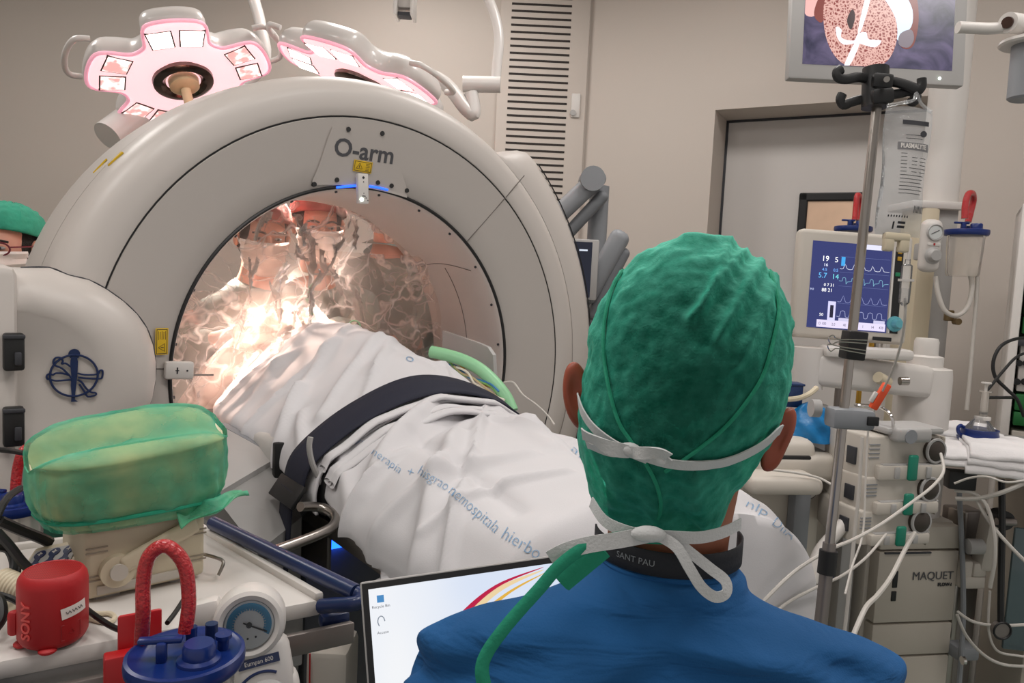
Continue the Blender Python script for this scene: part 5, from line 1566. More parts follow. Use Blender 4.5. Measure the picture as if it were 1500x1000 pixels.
# ---- green-covered apparatus on top of it
g0 = d0 + du * (dl * .44) + dv * .05
t = thing('covered_apparatus', 'boxy apparatus wrapped in a thin green cover on top of the beige control unit', 'covered device', (g0.x, g0.y, CT + BH), atan2(du.y, du.x))
GD = g0.y
gi = W(t).inverted()
def cov(u, v):
    a = 2 * pi * u; n_ = 3.2
    ca, sa = cos(a), sin(a)
    sx_, sy_ = abs(ca) ** (2 / n_) * (1 if ca > 0 else -1), abs(sa) ** (2 / n_) * (1 if sa > 0 else -1)
    # silhouette height profile: v 0 bottom .. 1 top centre
    if v < .2: r, z = .86 + .12 * v / .2, .006 + .03 * v / .2
    elif v < .62: f = (v - .2) / .42; r, z = .98 + .02 * sin(pi * f), .036 + .072 * f
    else: f = (v - .62) / .38; r, z = 1 * cos(f * pi / 2) ** .55, .108 + .022 * sin(f * pi / 2)
    x, y = .124 * sx_ * r, .080 * sy_ * r
    # tilt: the far end rises to the right, the near lip bulges
    z = z * (1 + .0 * x) + .10 * x * (z / .12) + .18 * (y + .02) * (z / .12)
    z -= .036 * exp(-((y + .012 + x * .12) / .03) ** 2) * (1 if v > .5 else 0) * min(1, (v - .5) * 5) * (1 if x < .12 else .3) * (.45 + .55 * min(1, max(0, (.12 - x) / .2)))
    q = V((x, y, z)); h = .0022 * noise.noise(q * 30) + .0015 * noise.noise(q * 70)
    h += .0022 * sin(40 * a * .5 + 30 * z + 4 * noise.noise(q * 18)) * max(0, 1 - v * 1.5)
    return q + V((ca, sa, .5)) * h


cm, nt, bs, out = newmat('thin_green_cover')
tcn = nt.nodes.new('ShaderNodeTexCoord')
nz = nt.nodes.new('ShaderNodeTexNoise'); nz.inputs['Scale'].default_value = 13; nz.inputs['Detail'].default_value = 6; nz.inputs['Distortion'].default_value = .8
nt.links.new(tcn.outputs['Object'], nz.inputs['Vector'])
cr = nt.nodes.new('ShaderNodeValToRGB'); cr.color_ramp.elements[0].position = .36; cr.color_ramp.elements[1].position = .66
cr.color_ramp.elements[0].color = lin('26a080'); cr.color_ramp.elements[1].color = lin('5fae86')
nt.links.new(nz.outputs['Fac'], cr.inputs[0]); nt.links.new(cr.outputs[0], bs.inputs['Base Color'])
bs.inputs['Roughness'].default_value = .5
n2 = nt.nodes.new('ShaderNodeTexNoise'); n2.inputs['Scale'].default_value = 90; n2.inputs['Detail'].default_value = 5
nt.links.new(tcn.outputs['Object'], n2.inputs['Vector'])
bp = nt.nodes.new('ShaderNodeBump'); bp.inputs['Strength'].default_value = .4; bp.inputs['Distance'].default_value = .003
nt.links.new(n2.outputs['Fac'], bp.inputs['Height']); nt.links.new(bp.outputs['Normal'], bs.inputs['Normal'])
tpn = nt.nodes.new('ShaderNodeBsdfTransparent'); tpn.inputs[0].default_value = lin('e6efdc')
lwn = nt.nodes.new('ShaderNodeLayerWeight'); lwn.inputs['Blend'].default_value = .5
mrn = nt.nodes.new('ShaderNodeMapRange'); mrn.inputs['To Min'].default_value = .20; mrn.inputs['To Max'].default_value = .88
nt.links.new(lwn.outputs['Facing'], mrn.inputs['Value'])
mxn = nt.nodes.new('ShaderNodeMixShader'); n9 = nt.nodes.new('ShaderNodeTexNoise'); n9.inputs['Scale'].default_value = 11; n9.inputs['Detail'].default_value = 5; nt.links.new(tcn.outputs['Object'], n9.inputs['Vector']); r9 = nt.nodes.new('ShaderNodeMapRange'); r9.inputs['From Min'].default_value = .35; r9.inputs['From Max'].default_value = .7; r9.inputs['To Min'].default_value = -.1; r9.inputs['To Max'].default_value = .5; nt.links.new(n9.outputs['Fac'], r9.inputs['Value']); a9 = nt.nodes.new('ShaderNodeMath'); a9.use_clamp = True; nt.links.new(mrn.outputs[0], a9.inputs[0]); nt.links.new(r9.outputs[0], a9.inputs[1]); nt.links.new(a9.outputs[0], mxn.inputs[0]); nt.links.new(tpn.outputs[0], mxn.inputs[1]); nt.links.new(bs.outputs[0], mxn.inputs[2]); nt.links.new(mxn.outputs[0], out.inputs[0])
MB().grid(cov, 110, 50, True).build('cover', cm, t, angle=80)
def core(u, v):
    p = cov(u, v); c = V((0, 0, .05)); p = c + (p - c) * .955
    return p
MB().grid(core, 60, 30, True).build('apparatus', mat('beige_apparatus', 'eadfc0', .6, var=.18, vscale=9), t, angle=80)
tb = MB().tube([cov(i / 50, .10) + V((0, 0, .002)) for i in range(50)], .003, 6, 1, closed=True).build('elastic_edge', M_['greentie'], t)
fl_ = lambda u, v: V((.04 + .095 * u, -.062 - .028 * v + .01 * sin(u * 9), .012 + .022 * u + .006 * sin(v * 5 + u * 4) - .008 * v))
MB().grid(fl_, 20, 8).build('loose_flap', cm, t, mods=[('SOLIDIFY', dict(thickness=.0012))])

# ---- handset with blue keys
h0 = onz(72, 845, CT)
hq = [P(55, 822, .98), P(92, 795, 1.04), P(112, 842, 1.0), P(72, 868, .95)]
hc_ = sum(hq, V()) / 4
hx = (hq[1] - hq[0]); hy_ = (hq[0] - hq[3]) * .5 + (hq[1] - hq[2]) * .5
hx = (P(84, 800, 1.0) - P(24, 812, 1.0)); hx.normalize(); hyv = (P(50, 800, 1.06) - P(86, 868, .965)); hyv = (hyv - hx * hyv.dot(hx)).normalized()
ctr = P(64, 836, .995)
t = thing('wired_handset', 'beige wired handset with dark blue keys leaning behind the red speaker', 'remote control', (ctr.x, ctr.y, CT), 0)
Hm = Matrix.Identity(4); hz_ = hx.cross(hyv)
for i in range(3): Hm[i][0], Hm[i][1], Hm[i][2], Hm[i][3] = hx[i], hyv[i], hz_[i], (ctr - t.location)[i]
if hz_.dot(O - ctr) < 0: Hm = Hm @ Matrix.Rotation(pi, 4, 'Y')
hs_ = MB(Hm).box((0, -.01, -.009), (.076, .13, .018), .004).build('case', M_['cream'], t)
MB(Hm).box((0, .002, .0004), (.064, .085, .001), .0003).build('key_plate', M_['lgrey'], hs_)
for r in range(4):
    for c_ in (-1, 0, 1):
        y_ = .034 - r * .021
        kk = MB(Hm).cyl((c_ * .0205, y_, .0005), (c_ * .0205, y_, .002), .0078, n=18)
        if r in (0, 2): kk.box((c_ * .0205, y_ - .010, .0012), (.007, .012, .0014))
        kk.build('key', M_['navy'], hs_)
        pk = MB(Hm).box((c_ * .0205, y_ + .001, .0022), (.007, .0014, .0005))
        if r == 0: pk.box((c_ * .0205, y_ + .001, .0022), (.0014, .007, .0005))
        pk.build('key_symbol', M_['white'], hs_)
# coiled beige cord and black cables
t = thing('coiled_cord', 'coiled beige cord left of the red speaker on the trolley', 'cable', (s0.x, s0.y, CT))
c0_, c1_ = P(2, 850, .93) - t.location, P(44, 868, .92) - t.location
N_ = 90; ax0 = (c1_ - c0_).normalized(); sdv = ax0.cross(V((0, 0, 1))).normalized(); upv = sdv.cross(ax0)
MB().tube([c0_.lerp(c1_, i / N_) + sdv * .013 * cos(i * .62) + upv * .013 * sin(i * .62) for i in range(N_)], .0036, 7, 2).build('coil', M_['cream'], t)
t = thing('beige_cable', 'flat loop of beige cord on the trolley right of the red speaker', 'cable', (s0.x, s0.y, CT))
MB().tube([V((*(onz(x, y, CT) - t.location).xy, .0035)) for x, y in ((118, 905), (140, 912), (160, 915), (168, 908), (160, 902), (140, 902), (122, 896))], .0032, 8, 5).build('cord', M_['cream'], t)
def cable(label, pts, r, mt=None, nm='cable', cat='cable', k=6, grp='black cables on the trolley'):
    a = P(*pts[len(pts) // 2]); t = thing(nm, label, cat, (a.x, a.y, 0), 0, grp)
    MB().tube([P(*p) - t.location for p in pts], r, 8, k).build('cord', mt or M_['black'], t); return t


cable('black cable from behind the red speaker to the red hose', [(122, 888, .93), (140, 902, .90), (165, 918, .88), (188, 925, .86), (205, 920, .85)], .0035)
cable('black cable rising beside the red hose leg', [(282, 850, .98), (272, 872, .95), (258, 895, .90), (245, 912, .87)], .003)
cable('thick black lead ending near the green cover on the left', [(0, 763, 1.0), (30, 776, 1.02), (60, 788, 1.04), (74, 795, 1.05)], .0075)
cable('black cable crossing the handset keys', [(-5, 778, .93), (15, 800, .935), (32, 822, .94), (52, 842, .945)], .006)
cable('black cable along the column at the left edge', [(-5, 658, 1.05), (15, 660, 1.08), (38, 664, 1.15)], .004)
cable('black cable bending under the left end of the green cover', [(30, 715, 1.1), (15, 725, 1.05), (5, 738, 1.02), (-5, 760, 1.0)], .005)
cable('loop of black cable standing at the left edge beside the coiled cord', [(-8, 800, .95), (12, 806, .97), (20, 828, .96), (12, 850, .94), (-4, 868, .92)], .005)
cable('second loop of black cable at the left edge above the coiled cord', [(-8, 784, .97), (18, 812, .985), (26, 838, .97), (6, 858, .95), (-6, 862, .94)], .004)
cable('thin black cable running to the left side of the red speaker', [(-5, 870, .90), (10, 874, .90), (24, 880, .895), (34, 888, .895)], .004)
cable('black cable lying at the very left edge of the trolley', [(-12, 868, .90), (2, 880, .885), (4, 905, .87), (-10, 925, .86)], .005)

# ---- suction canisters with blue lids
def canister(label, c, R, hose, depth_h=.17, tubes=True, turn=0.0, group=None):
    t = thing('suction_canister', label, 'suction canister', (c.x, c.y, 0), turn, 'suction canisters with blue lids')
    z = c.z; s = R / .057
    MB(tr(0, 0, z)).lathe([(0, -.004 * s), (.050 * s, -.004 * s), (.0505 * s, -.012 * s), (.0555 * s, -.014 * s), (.058 * s, -.010 * s), (.0585 * s, -.004 * s), (.0575 * s, .002 * s), (.054 * s, .003 * s), (.050 * s, .001 * s), (0, .001 * s)], 56).build('lid', M_['blue'], t)
    ld = t.children[0] if t.children else None
    mb = MB(tr(0, 0, z))
    mb.lathe([(0, .020 * s), (.014 * s, .020 * s), (.016 * s, .017 * s), (.016 * s, .006 * s), (.021 * s, .004 * s), (.022 * s, -.001 * s)], 28, tr(.016 * s, -.018 * s, 0)).build('port', M_['blue'], t)
    MB(tr(0, 0, z)).cyl((.002 * s, .018 * s, 0), (.002 * s, .018 * s, .020 * s), .0058 * s).build('port', M_['blue'], t)
    MB(tr(0, 0, z)).cyl((.036 * s, .004 * s, 0), (.036 * s, .004 * s, .014 * s), .006 * s).cyl((.036 * s, .004 * s, .013 * s), (.036 * s, .004 * s, .017 * s), .0085 * s).build('port', M_['blue'], t)
    MB(tr(0, 0, z)).cyl((.020 * s, .030 * s, 0), (.020 * s, .030 * s, .017 * s), .0065 * s).build('port', M_['navy'], t)
    MB(tr(0, 0, z)).box((-.020 * s, -.014 * s, .010 * s), (.010 * s, .012 * s, .022 * s), .003 * s).box((-.022 * s, -.010 * s, .021 * s), (.042 * s, .010 * s, .006 * s), .002 * s).build('lever', M_['blue'], t)
    j = MB(tr(0, 0, z)).lathe([(.0485 * s, -.012 * s), (.047 * s, -.05 * s), (.043 * s, -depth_h * s), (.040 * s, -(depth_h + .006) * s), (0, -(depth_h + .006) * s)], 44).build('jar', M_['jar'], t)
    if hose: MB().tube([p - t.location for p in hose[0]], hose[1], 14, 8).build('hose', M_['redhose'], t)
    return t


lc = P(272, 957, .77)
hz0 = [P(277, 925, .785), P(283, 880, .785), P(279, 830, .785), P(263, 803, .785), P(246, 797, .785), P(229, 813, .785), P(222, 850, .785), P(221, 890, .785), P(222, 945, .80)]
canister('clear suction canister with blue lid and red looped hose hung at the trolley front', lc, .0575, (hz0, .0075), turn=atan2(cu.y, cu.x) * .4)
t = thing('red_holder', 'red plastic holder plate clipped on the trolley rail left of the canister', 'holder', (P(205, 940, .84).x, P(205, 940, .84).y, 0), atan2(cu.y, cu.x))
hq_ = P(212, 930, .84)
MB().box((0, 0, hq_.z - .01), (.045, .006, .075), .004).build('plate', M_['red'], t)
MB().box((-.016, -.012, hq_.z - .040), (.042, .02, .060), .003).build('block', M_['red'], t)
bc = P(15, 735, 1.30)
canister('clear suction canister with blue lid at the left edge behind the green cover', bc, .060, ([P(22, 728, 1.30), P(25, 690, 1.30), P(33, 662, 1.30), P(48, 655, 1.32), P(58, 668, 1.34), P(60, 690, 1.36), P(58, 720, 1.36)], .0085))
t = thing('canister_stand', 'grey floor stand holding the rear blue-lidded canister at the left edge', 'stand', (bc.x, bc.y, 0))
MB().cyl((0, 0, 0), (0, 0, bc.z - .19), .02).build('post', M_['steel2'], t)
MB().cyl((0, 0, bc.z - .20), (0, 0, bc.z - .188), .05).build('plate', M_['steel2'], t)
MB().cyl((0, 0, 0), (0, 0, .03), .2).build('foot', M_['steel2'], t)

# ---- vacuum regulator with gauge
gc = P(365, 915, .86)
t = thing('vacuum_regulator', 'white vacuum regulator with a blue-ringed round gauge beside the front canister', 'pressure regulator', (gc.x, gc.y, 0), 0)
gn = (V((.30, -1, .18))).normalized(); gM = frame(gc - t.location, gn, cu * .9 + V((0, 0, .12)))
MB(gM).lathe([(0, -.05), (.036, -.048), (.041, -.035), (.041, -.008), (.0385, .001), (.034, .004), (.0285, .002), (.0275, -.001)], 48).build('gauge_head', M_['white'], t)
fd = MB(gM).lathe([(0, .0002), (.0275, .0002)], 48).build('dial', M_['dial'], t)
def arc(r0, r1, a0, a1, z=.0006): return MB(gM).grid(lambda u, v: V(((r0 + (r1 - r0) * v) * cos(a0 + (a1 - a0) * u), (r0 + (r1 - r0) * v) * sin(a0 + (a1 - a0) * u), z)), 40, 2)
arc(.0165, .025, radians(-40), radians(190)).build('dial_ring', M_['dialblue'], fd)
mk_ = MB(gM)
for i in range(24):
    a = radians(-38 + i * 9.8); mk_.tube([(.0155 * cos(a), .0155 * sin(a), .0009), (.0185 * cos(a), .0185 * sin(a), .0009)], .0003, 4, 1)
mk_.build('dial_ticks', M_['white'], fd)['kind'] = 'stuff'
nd = MB(gM).tube([(-.006, .004, .002), (0, 0, .002), (.018, -.012, .002)], .0009, 6, 1).cyl((0, 0, .0006), (0, 0, .003), .0032).build('needle', M_['ink'], fd)
for x_ in (-.004, .005): MB(gM).cyl((x_, -.015, .0004), (x_, -.015, .0012), .0012, n=10).build('dial_mark', M_['ink'], fd)
MB(gM).cyl((-.017, -.012, .0004), (-.017, -.012, .0012), .0022, n=10).build('dial_mark', M_['red'], fd)
cv_ = clear('gauge_glass', haze=.03, gloss=.15)
MB(gM).lathe([(0, .0045), (.015, .0042), (.0285, .0028)], 40).build('glass', cv_, t)
nz_ = gM @ V((.006, -.075, -.02))
MB(gM).box((.004, -.060, -.022), (.070, .075, .045), .016, seg=3).build('body', M_['white'], t)
MB(gM).box((.004, -.115, -.026), (.078, .10, .045), .016, seg=3).build('lower_body', M_['white'], t)
lbx = MB(gM).box((.004, -.0435, .0010), (.046, .0105, .001)).build('name_strip', M_['navy'], t)
text_mb('Eumpan 600', .0072, gM @ tr(.004, -.0435, .0016), .0002, sx=.9).build('lettering', M_['white'], lbx)
arc2 = MB(gM).tube([V((.004 + .034 * cos(a), -.092 + .036 * sin(a), .0)) for a in [radians(60 + i * 8) for i in range(11)]], .002, 6, 2).build('scale_arc', M_['navy'], t)
MB(gM).lathe([(0, .014), (.024, .014), (.028, .010), (.030, -.004)], 40, tr(.004, -.095, .0)).build('knob', M_['lgrey'], t)
MB(gM).box((-.045, .02, -.028), (.03, .03, .03), .006).build('wall_plug', M_['white'], t)
MB().box((0, .055, gc.z - .10), (.05, .03, .06), .004).build('rail_clip', M_['steel2'], t)

# ---- navy-handled trolley leg / drawer box seen right of the trolley
t = thing('white_bin', 'small pale box on the floor level shelf between trolley and laptop', 'box', (P(488, 960, 1.35).x, P(488, 960, 1.35).y, 0))
z_ = P(490, 935, 1.35).z
MB().box((0, 0, z_ / 2), (.075, .10, z_), .012).build('body', M_['offwhite'], t)
MB().tube([(-.028, -.055, z_ - .0), (-.027, -.056, z_ - .06), (-.026, -.055, z_ - .16)], .0015, 6, 3).build('red_cord', M_['red'], t)
t = thing('blue_lit_base', 'grey base unit with a blue light below the operating table', 'equipment base', (C.x, C.y, 0), YAW)
q = LG(onplane(482, 797, G(0, .31, 0), AX)); 
MB().box((q.x + .10, -.20, (q.z + .03) / 2), (.30, .20, q.z + .03), .01).build('body', M_['grey'], t)
MB().box((q.x + .0, -.303, q.z - .005), (.085, .012, .020), .004).build('light', mat('blue_light_bar', '1f5cff', .3, var=0, emit=3.0, ecol='1a5cff'), t)
# ------------------------------------------------------------------ right-hand side
def fr3(tl, tr_, bl):
    x = (tr_ - tl); w = x.length; x.normalize(); y = tl - bl; y = (y - x * y.dot(x)); h = y.length; y.normalize(); z = x.cross(y)
    M = Matrix.Identity(4)
    for i in range(3): M[i][0], M[i][1], M[i][2], M[i][3] = x[i], y[i], z[i], tl[i]
    return M, w, h


def vx(o): return tr(-o.location) if o.rotation_euler.z == 0 else W(o).inverted()


# ---- infusion pole
pt_, pb_ = P(1284, 160, 1.30), P(1207, 870, 1.30)
dirp = (pb_ - pt_).normalized(); fl_pt = pt_ + dirp * (pt_.z / -dirp.z)
t = thing('infusion_pole', 'steel infusion pole with black hooks at its top, right of the man', 'infusion stand', (fl_pt.x, fl_pt.y, 0))
lp = lambda p: V(p) - t.location
onp = lambda y: pt_ + dirp * ((O + ray(1284 - (y - 160) * .1085, y) * 1.3 - pt_).dot(dirp))
MB().cyl(lp(pt_ - dirp * .03), lp(onp(800)), .0082, n=24).build('pole', M_['steel'], t)
MB().cyl(lp(onp(795)), lp(fl_pt) + V((0, 0, .04)), .0112, n=24).build('lower_pole', M_['steel2'], t)
MB().cyl(lp(onp(806)), lp(onp(840)), .0155, n=24).build('collar', M_['black'], t)
for k in range(5):
    a = 2 * pi * k / 5 + .3; MB().tube([(0, 0, .06), (.12 * cos(a), .12 * sin(a), .055), (.22 * cos(a), .22 * sin(a), .045)], .018, 8, 3).cyl((.22 * cos(a) - .012, .22 * sin(a), .022), (.22 * cos(a) + .012, .22 * sin(a), .022), .022).build('foot', M_['dark'], t)
hk = MB().cyl(lp(P(1283, 100, 1.30)), lp(P(1281, 158, 1.30)), .022, n=20).build('hook_hub', M_['black'], t)
def hook(pts, name='hook'):
    return MB().tube([lp(P(*p)) for p in pts], .0085, 8, 4, flat=.8)
hook([(1280, 118, 1.30), (1258, 113, 1.29), (1240, 116, 1.28), (1228, 114, 1.275), (1226, 106, 1.275), (1233, 101, 1.275)]).build('hook', M_['black'], hk)
hook([(1285, 118, 1.30), (1310, 120, 1.29), (1332, 126, 1.28), (1345, 132, 1.275), (1350, 126, 1.275), (1350, 115, 1.275)]).build('hook', M_['black'], hk)
hook([(1280, 142, 1.30), (1260, 146, 1.31), (1246, 150, 1.32), (1236, 154, 1.325), (1231, 146, 1.325), (1234, 138, 1.325)]).build('hook', M_['black'], hk)
hook([(1285, 140, 1.30), (1310, 138, 1.295), (1334, 134, 1.29), (1342, 142, 1.285), (1338, 150, 1.285), (1330, 148, 1.285)]).build('hook', M_['black'], hk)
for q in (((1276, 118), (1306, 121)), ((1275, 143), (1307, 140))):
    a, b = lp(P(*q[0], 1.285)), lp(P(*q[1], 1.285)); MB(frame((a + b) / 2, V((0, -1, 0)), b - a)).box((0, 0, 0), ((b - a).length, .026, .02), .005).build('hook_arm', M_['black'], hk)
MB().cyl(lp(P(1299, 116, 1.27)), lp(P(1299, 116, 1.262)), .005).build('bolt', M_['steel'], hk)
a = onp(612); Mc = frame(lp(a), V((0, -1, .05)), V((1, 0, -.02)))
MB(Mc).box((.012, 0, -.002), (.075, .036, .046), .008).build('clamp', M_['grey'], t)
MB(Mc).box((.042, 0, .022), (.020, .016, .006), .002).build('clamp_screw', M_['black'], t)
MB(Mc).cyl((-.05, .012, -.02), (-.035, .012, -.02), .016).build('clamp_knob', M_['lgrey'], t)
t = thing('binder_clip', 'black binder clip with wire handles gripping the infusion pole', 'clip', (onp(505).x, onp(505).y, 0))
a = onp(505); Mc = frame(lp(a), V((0, -1, 0)), V((1, 0, -.06)))
MB(Mc).box((.004, 0, 0), (.034, .050, .034), .003).build('jaw', M_['black'], t)
for s in (-1, 1):
    MB(Mc).tube([(.018, .012 * s, .019), (-.012, .010 * s, .021), (-.034, .008 * s, .021), (-.043, .014 * s, .021), (-.050, .006 * s + .002, .021), (-.043, -.002 + .0 * s, .021), (-.030, .004 * s, .021), (.018, .006 * s, .0205)], .0011, 6, 5).build('wire_handle', M_['chrome'], t)

# ---- infusion bag
tl, tr2, bl2 = P(1298, 158, 1.27), P(1366, 164, 1.27), P(1284, 343, 1.27)
M, w, h = fr3(tl, tr2, bl2)
t = thing('infusion_bag', 'clear infusion bag with dark printing hanging from the pole hook', 'infusion bag', (tl.x, tl.y, 0))
B = vx(t) @ M
def bag(side):
    def f(u, v):
        x = u * w * (1 - .06 * v) + .004 * sin(v * 9) * (u - .5); y = -v * h
        th = .017 * (sin(pi * u) ** .6) * (sin(pi * min(1, v * 1.02)) ** .5) * (.55 + .6 * v)
        n_ = .0022 * noise.noise(V((x * 45, y * 22, side))) * sin(pi * u) * min(1, 6 * v)
        return V((x, y + .006 * (sin(pi * u) if v < .02 else 0), side * th + n_))
    return f
bg = MB(B).grid(bag(1), 26, 50).grid(bag(-1), 26, 50).build('bag', M_['iv'], t, angle=60)
MB(B).tube([V((w * .02, .004, 0)), V((w * .3, .010, .002)), V((w * .55, .016, .004)), V((w * .62, .030, .0)), V((w * .75, .012, 0)), V((w * .98, .0, 0))], .003, 6, 4).build('hanging_seam', M_['iv'], t)
for x_ in (.30, .62): MB(B).box((w * x_, -h - .012, 0), (.017, .030, .014), .003).build('port', M_['cream'], t)
MB(B).box((w * .46, -h - .002, 0), (w * .55, .014, .016), .004).build('port_base', M_['cream'], t)
pr = MB(B)
def onbag(mb, z=.0012):
    for v in mb.v:
        p = v
    return mb
def bagz(x, y): u = max(.02, min(.98, x / w)); v = max(.02, min(.98, -y / h)); return bag(1)(u, v).z + .0012
def bline(x0, x1, y, hh=.0011):
    n = 6; vs = []
    for i in range(n + 1):
        x = x0 + (x1 - x0) * i / n; vs += [V((x, y, bagz(x, y))), V((x, y - hh, bagz(x, y - hh)))]
    pr.add(vs, [(2 * i, 2 * i + 1, 2 * i + 3, 2 * i + 2) for i in range(n)])
for k in range(12):
    y = -.078 - k * .0062
    if k in (4,): bline(w * .5, w * .88, y)
    bline(w * .33, w * (.45 if k < 6 else .84 - .02 * (k % 3)), y)
    if 1 <= k < 6: bline(w * .56, w * .68, y); bline(w * .74, w * .88, y)
for k in range(2): bline(w * .42, w * .78, -.045 - k * .006)
for k in range(7): bline(w * (.70 + k * .034), w * (.715 + k * .034), -.166, .012)
bline(w * .30, w * .335, -.195, .012); bline(w * .40, w * .56, -.194, .004); bline(w * .40, w * .56, -.201, .004)
for k in range(8): bline(w * (.18 + k * .055), w * (.205 + k * .055), -.184, .0035)
pr2 = MB(B)
pr.f = pr.f; prn = pr.build('printing', M_['ink'], bg, smooth=False); prn['kind'] = 'stuff'
hb = MB(B); 
def patch(x0, x1, y0, y1, mt, name):
    m_ = MB(B); m_.grid(lambda u, v: V((x0 + (x1 - x0) * u, y0 + (y1 - y0) * v, bagz(x0 + (x1 - x0) * u, y0 + (y1 - y0) * v) + .0004)), 10, 3); return m_.build(name, mt, bg)
patch(w * .34, w * .92, -.0195, -.0275, M_['ink'], 'print_bar')
pp_ = patch(w * .25, w * .93, -.0590, -.0725, mat('grey_print_band', '6f6e70', .6), 'print_band')
tm = text_mb('PLASMALYTE', .0112, None, 0, 'CENTER', bold=.0004, sx=.70)
o_ = MB(B); o_.add([V((w * .59 + v.x, -.0655 + v.y, bagz(w * .59 + v.x, -.0655 + v.y) + .0010)) for v in tm.v], tm.f)
o_.build('lettering', M_['white'], pp_, smooth=False)
MB(B).cyl(V((w * .80, -.042, bagz(w * .8, -.042))), V((w * .80, -.042, bagz(w * .8, -.042) + .0006)), .0055, n=16).build('print_badge', M_['dark'], bg)

# ---- drip chamber and line
dc = P(1327, 412, 1.27)
t = thing('drip_chamber', 'clear drip chamber hanging below the infusion bag', 'drip chamber', (dc.x, dc.y, 0))
ldp = V((0, 0, dc.z))
MB(tr(ldp)).lathe([(0, .038), (.004, .038), (.0045, .030), (.0085, .027), (.009, -.004), (.0085, -.036), (.003, -.042), (0, -.042)], 24).build('chamber', M_['clear'], t)
MB(tr(ldp)).lathe([(.009, .004), (.0125, .004), (.0125, .0), (.009, .0)], 24).build('flange', M_['white'], t)
MB(tr(ldp)).cyl((0, 0, .036), (.002, 0, .058), .0028).build('spike', M_['white'], t)
MB(tr(ldp)).lathe([(0, -.012), (.0078, -.012), (.0078, -.034), (0, -.036)], 20).build('fluid', M_['clear'], t)
t = thing('infusion_line', 'thin clear infusion line running from the drip chamber to the pumps', 'tube', (dc.x, dc.y, 0))
MB().tube([P(*p) - t.location for p in ((1326, 436, 1.27), (1325, 470, 1.28), (1318, 510, 1.32), (1306, 545, 1.40), (1294, 570, 1.48), (1284, 592, 1.54), (1272, 630, 1.58), (1268, 700, 1.58), (1264, 780, 1.56), (1248, 830, 1.5), (1238, 870, 1.45))], .0022, 7, 6).build('line', M_['cable'], t)
oc = P(1289, 578, 1.50); M, w, h = fr3(P(1296, 560, 1.49), P(1304, 564, 1.49), P(1277, 598, 1.50))
t = thing('roller_clamp', 'orange-red roller clamp on the infusion line above the pumps', 'roller clamp', (oc.x, oc.y, 0))
MB(vx(t) @ M).box((w / 2, -h / 2, 0), (.016, h, .014), .003).build('body', M_['orange'], t)
MB(vx(t) @ M).box((w / 2 - .012, -h * .62, .003), (.008, h * .4, .008), .002).build('roller', M_['white'], t)

# ---- big wall-side screen on its ceiling column
tl, tr2, bl2 = P(1166, -130, 2.5), P(1424, -118, 2.5), P(1150, 114, 2.5)
M, w, h = fr3(tl, tr2, bl2)
t = thing('ceiling_screen', 'large ceiling-hung screen showing a close-up operation picture at top right', 'screen', (tl.x, tl.y, 0))
S = vx(t) @ M
MB(S).box((w / 2, -h / 2, -.02), (w, h, .04), .008).build('bezel', M_['lgrey'], t)
bg_ = mat('video_background', '060708', .2, var=0)
vm, nt, bs, out = newmat('video_dark_cloth')
bs.inputs['Base Color'].default_value = (0, 0, 0, 1); bs.inputs['Roughness'].default_value = .25
tcn = nt.nodes.new('ShaderNodeTexCoord'); nz = nt.nodes.new('ShaderNodeTexNoise'); nz.inputs['Scale'].default_value = 9; nz.inputs['Detail'].default_value = 6; nz.inputs['Distortion'].default_value = 1.5
cr = nt.nodes.new('ShaderNodeValToRGB'); cr.color_ramp.elements[0].position = .3; cr.color_ramp.elements[1].position = .75
cr.color_ramp.elements[0].color = lin('1c2238'); cr.color_ramp.elements[1].color = lin('6f6484')
nt.links.new(tcn.outputs['Object'], nz.inputs['Vector']); nt.links.new(nz.outputs['Fac'], cr.inputs[0]); nt.links.new(cr.outputs[0], bs.inputs['Emission Color']); bs.inputs['Emission Strength'].default_value = .7
sx0, sx1 = .045, w - .045; sy0, sy1 = -.03, -h + .05
sc_ = MB(S).box(((sx0 + sx1) / 2, (sy0 + sy1) / 2, .0005), (sx1 - sx0, sy0 - sy1, .003)).build('picture', vm, t)
def sp(x, y): q = vx(t) @ onplane(x, y, tl, V((M[0][2], M[1][2], M[2][2]))); return (S.inverted() @ q)
def disc(pts, mt, z, name):
    q = [sp(*p) for p in pts]; q = [V((p.x, p.y, 0)) for p in spline([V((p.x, p.y, 0)) for p in q], 4, True)]
    return MB(S).add([V((max(sx0, min(sx1, p.x)), max(sy1, min(sy0, p.y)), z)) for p in q], [tuple(range(len(q)))]).build(name, mt, sc_, smooth=False)
om, nt, bs, out = newmat('video_tissue')
bs.inputs['Base Color'].default_value = (0, 0, 0, 1); bs.inputs['Roughness'].default_value = .25
tcn = nt.nodes.new('ShaderNodeTexCoord'); vo = nt.nodes.new('ShaderNodeTexVoronoi'); vo.inputs['Scale'].default_value = 95; vo.feature = 'DISTANCE_TO_EDGE'
nzz = nt.nodes.new('ShaderNodeTexNoise'); nzz.inputs['Scale'].default_value = 40
mxv = nt.nodes.new('ShaderNodeMix'); mxv.data_type = 'VECTOR'; mxv.inputs[0].default_value = .02
nt.links.new(tcn.outputs['Object'], nzz.inputs['Vector']); nt.links.new(tcn.outputs['Object'], mxv.inputs[4]); nt.links.new(nzz.outputs['Color'], mxv.inputs[5])
cr = nt.nodes.new('ShaderNodeValToRGB'); cr.color_ramp.elements[0].position = .05; cr.color_ramp.elements[1].position = .28
cr.color_ramp.elements[0].color = lin('e3b3a8'); cr.color_ramp.elements[1].color = lin('8a3f3c')
nt.links.new(mxv.outputs[1], vo.inputs['Vector']); nt.links.new(vo.outputs['Distance'], cr.inputs[0]); nt.links.new(cr.outputs[0], bs.inputs['Emission Color']); bs.inputs['Emission Strength'].default_value = .75
